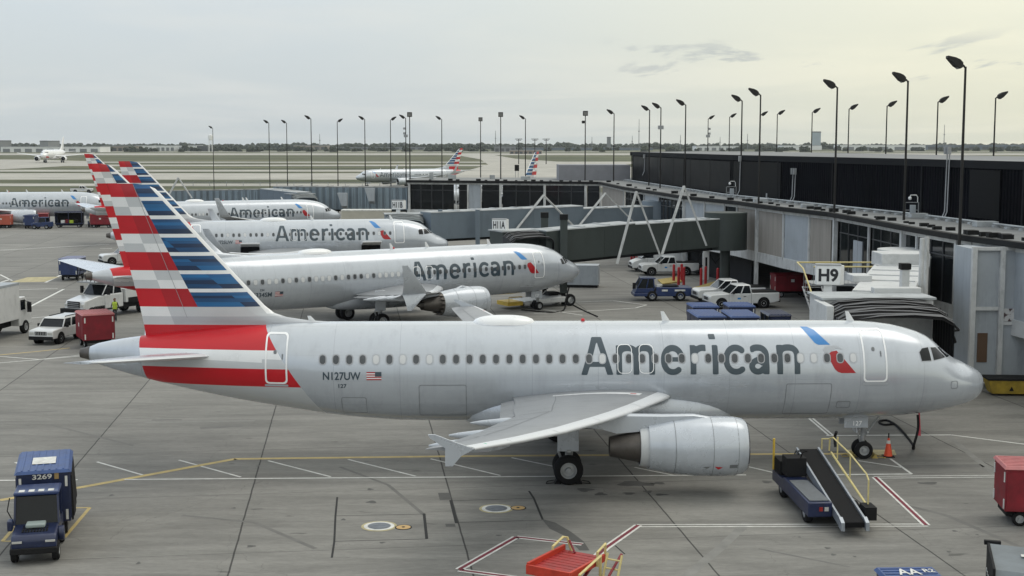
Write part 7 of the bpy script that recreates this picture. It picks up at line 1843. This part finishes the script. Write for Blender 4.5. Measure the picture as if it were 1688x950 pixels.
# tug and cable at the second jet nose
r = empty('pushback_tug', (2.6, 109.6, 0), radians(30), 'low white pushback tug tucked under the nose of the jet with split winglets', 'tug')
mb = MB(); mb.prism([V((x, -1.1, z)) for x, z in ((-2.4, .35), (-2.4, .62), (1.2, .8), (2.0, .75), (2.0, .35))], (0, 2.2, 0)); mb.build('body', CARW, r, bevel=.06)
mb = MB(); mb.box(.6, 1.5, .1, .9, .8, 1.1); mb.build('seat', CHAR, r, bevel=.03)
for x in (-1.5, 1.9):
    for q in (-1.0, 1.0): vwheel(r, x, q, .5 if x > 0 else .34, .36)
mb = MB(); mb.box(-3.9, -2.5, -.9, .9, .3, .62); mb.tube([(-3.8, -.9, .6), (-3.8, -.9, 1.0), (-2.6, -.9, 1.0)], .04, 6); mb.build('hitch_frame', YELLOW, r, smooth=0)
def cable(name, pts, r_, lab, m_=BLACK, cat='cable'):
    # smooth the path
    P = [V(p) for p in pts]; out = []
    for i in range(len(P) - 1):
        p0, p1, p2, p3 = P[max(i - 1, 0)], P[i], P[i + 1], P[min(i + 2, len(P) - 1)]
        for k in range(8):
            t = k / 8; out.append(.5 * ((2 * p1) + (p2 - p0) * t + (2 * p0 - 5 * p1 + 4 * p2 - p3) * t * t + (3 * p1 - p0 - 3 * p2 + p3) * t ** 3))
    out.append(P[-1]); mb = MB(); mb.tube([p - P[0] for p in out], r_, 8); return tag(mb.build(name, m_, loc=tuple(P[0])), lab, cat)
def g3(u, v, z=.05): return (*gp(u, v), z)
cable('ground_power_cable', [(4.6, 107.9, 1.7), (4.3, 107.0, .8), (4.1, 106.3, .06), g3(905, 516), g3(860, 512)], .06, 'black cable hanging from the nose of the jet with split winglets', cat='cable')
cable('ground_power_cable', [g3(938, 500), g3(960, 512), g3(985, 523)], .05, 'thin black cable lying straight across the concrete by the second jet nose')
cable('ground_power_cable', [(17.05, 55.6, 1.9), (17.05, 55.5, 1.3), (16.9, 55.6, .5), g3(1506, 737), g3(1490, 716), g3(1476, 702), g3(1462, 695), g3(1449, 697), g3(1456, 702), g3(1472, 701)], .055, 'thick black power cable looping from the nose of the broadside jet to the ground')
mb = MB(); mb.hexa([(-.04, -.01, -1.0), (.1, -.01, -1.02), (.1, .01, -1.02), (-.04, .01, -1.0)], [(-.03, -.01, 0), (.03, -.01, 0), (.03, .01, 0), (-.03, .01, 0)]); mb.T = None
tag(mb.build('warning_streamer', mat('streamer_pink_red', (.5, .06, .09), .7), loc=(17.2, 55.9, 1.95), smooth=0), 'faded red warning ribbon hanging from under the broadside jet nose', 'ribbon')
def cone(u, v, lab, s=1.0):
    x, y = gp(u, v); r = empty('traffic_cone', (x, y, 0), 0, lab, 'traffic cone'); 
    mb = MB(); mb.box(-.2 * s, .2 * s, -.2 * s, .2 * s, 0, .045); mb.build('foot', CHAR, r, bevel=.01)
    mb = MB(); mb.lathe([(.045, .155 * s), (.48 * s, .08 * s), (.50 * s, .078 * s), (.7 * s, .035 * s), (.72 * s, .01)], (0, 0, 0), 'z', 20); mb.build('shell', CONEO, r)
    mb = MB(); mb.lathe([(.5 * s, .0785 * s), (.62 * s, .057 * s)], (0, 0, 0), 'z', 20); mb.build('reflective_band', PW, r); 
    mb = MB(); mb.cyl((0, 0, .7 * s), (0, 0, .88 * s), .025 * s, n=8); mb.build('top_grip', CHAR, r); return r
cone(1464, 753, 'orange traffic cone with a pale band standing right of the near nose wheels'.replace('right of', 'beside'), 1.15)
cone(977, 457, 'small orange cone out on the concrete near the air cabinet', 1.0)
for u, v, lab in ((919, 796, 'black rubber wheel chock on the tail side of the near main wheels'), (954, 796, 'black rubber wheel chock on the nose side of the near main wheels'), (1404, 752, 'worn yellow wheel chock on the tail side of the near nose wheels'), (1440, 754, 'worn yellow wheel chock on the nose side of the near nose wheels')):
    x, y = gp(u, v); mb = MB(); s_ = .14
    mb.prism([V((-s_, -.25, 0)), V((s_, -.25, 0)), V((0, -.25, .2))], (0, .5, 0))
    mb.tube([(-s_ if u in (919, 1404) else s_, -.22, .05), ((-.45 if u in (919, 1404) else .45), -.2, .02), ((-.4 if u in (919, 1404) else .4), .15, .02), (-s_ if u in (919, 1404) else s_, .2, .05)], .018, 6)
    tag(mb.build('wheel_chock', BLACK if u < 1000 else KERB, loc=(x, y, 0), smooth=20), lab, 'wheel chock', 'wheel chocks')
# waste bin behind the nose, tray beside it
r = empty('waste_skip', (26.3, 70.3, 0), radians(-4), 'yellow waste skip with a black lid behind the near jet nose', 'skip')
mb = MB(); mb.hexa([(-.95, -.5, .12), (.95, -.5, .12), (.95, .5, .12), (-.95, .5, .12)], [(-1.2, -.65, .85), (1.2, -.65, .85), (1.2, .65, .85), (-1.2, .65, .85)]); mb.build('tub', mat('skip_yellow', (.36, .25, .03), .6, 0, .25, 3), r, bevel=.02)
mb = MB(); mb.box(-1.24, 1.24, -.7, .7, .852, .95); mb.build('lid', CHAR, r, bevel=.02); mb = MB(); mb.prism([V((-.12, -.62, .3)), V((.12, -.62, .3)), V((0, -.66, .55))], (0, .02, 0)); mb.build('label_mark', CHAR, r, smooth=0)
# catering and blue trucks below the corrugated walkway
def boxtruck(loc, rz, lab, L_, H_, col, cabcol, name='catering_truck'):
    r = empty(name, (*loc, 0), rz, lab, 'truck', 'trucks below the walkway'); a = L_ / 2
    mb = MB(); mb.box(-a, a - 1.4, -1.25, 1.25, 1.0, H_); mb.build('cargo_box', col, r, bevel=.03)
    mb = MB(); mb.box(-a - .05, a - 1.35, -1.28, 1.28, H_ - .12, H_ + .04); mb.build('roof_edge', PW, r, smooth=0)
    mb = MB(); mb.prism([V((x, -1.1, z)) for x, z in ((a - 1.35, .6), (a - 1.35, 2.3), (a - .5, 2.3), (a, 1.4), (a, .6))], (0, 2.2, 0)); mb.build('cab', cabcol, r, bevel=.05)
    mb = MB(); mb.box(a - 1.2, a - .6, -1.12, -1.105, 1.5, 2.1); mb.build('cab_window', GLASS, r, smooth=0)
    mb = MB(); mb.box(-a, a, -.5, .5, .5, .98); mb.build('chassis', CHAR, r, smooth=0)
    for x in (-a + 1.2, a - .9):
        for q in (-1.0, 1.0): vwheel(r, x, q, .45, .3)
    return r
CREAM = mat('trailer_cream', (.42, .40, .34), .6, 0, .08, 1)
boxtruck((-20.6, 184), radians(180), 'long cream box trailer below the corrugated walkway', 8.0, 4.3, CREAM, CARW)
boxtruck((-17.2, 171), radians(182), 'dark blue box truck with a white roof edge in front of the cream trailer', 4.6, 3.6, CARBD, CARBD)
# open cargo doors of the third jet
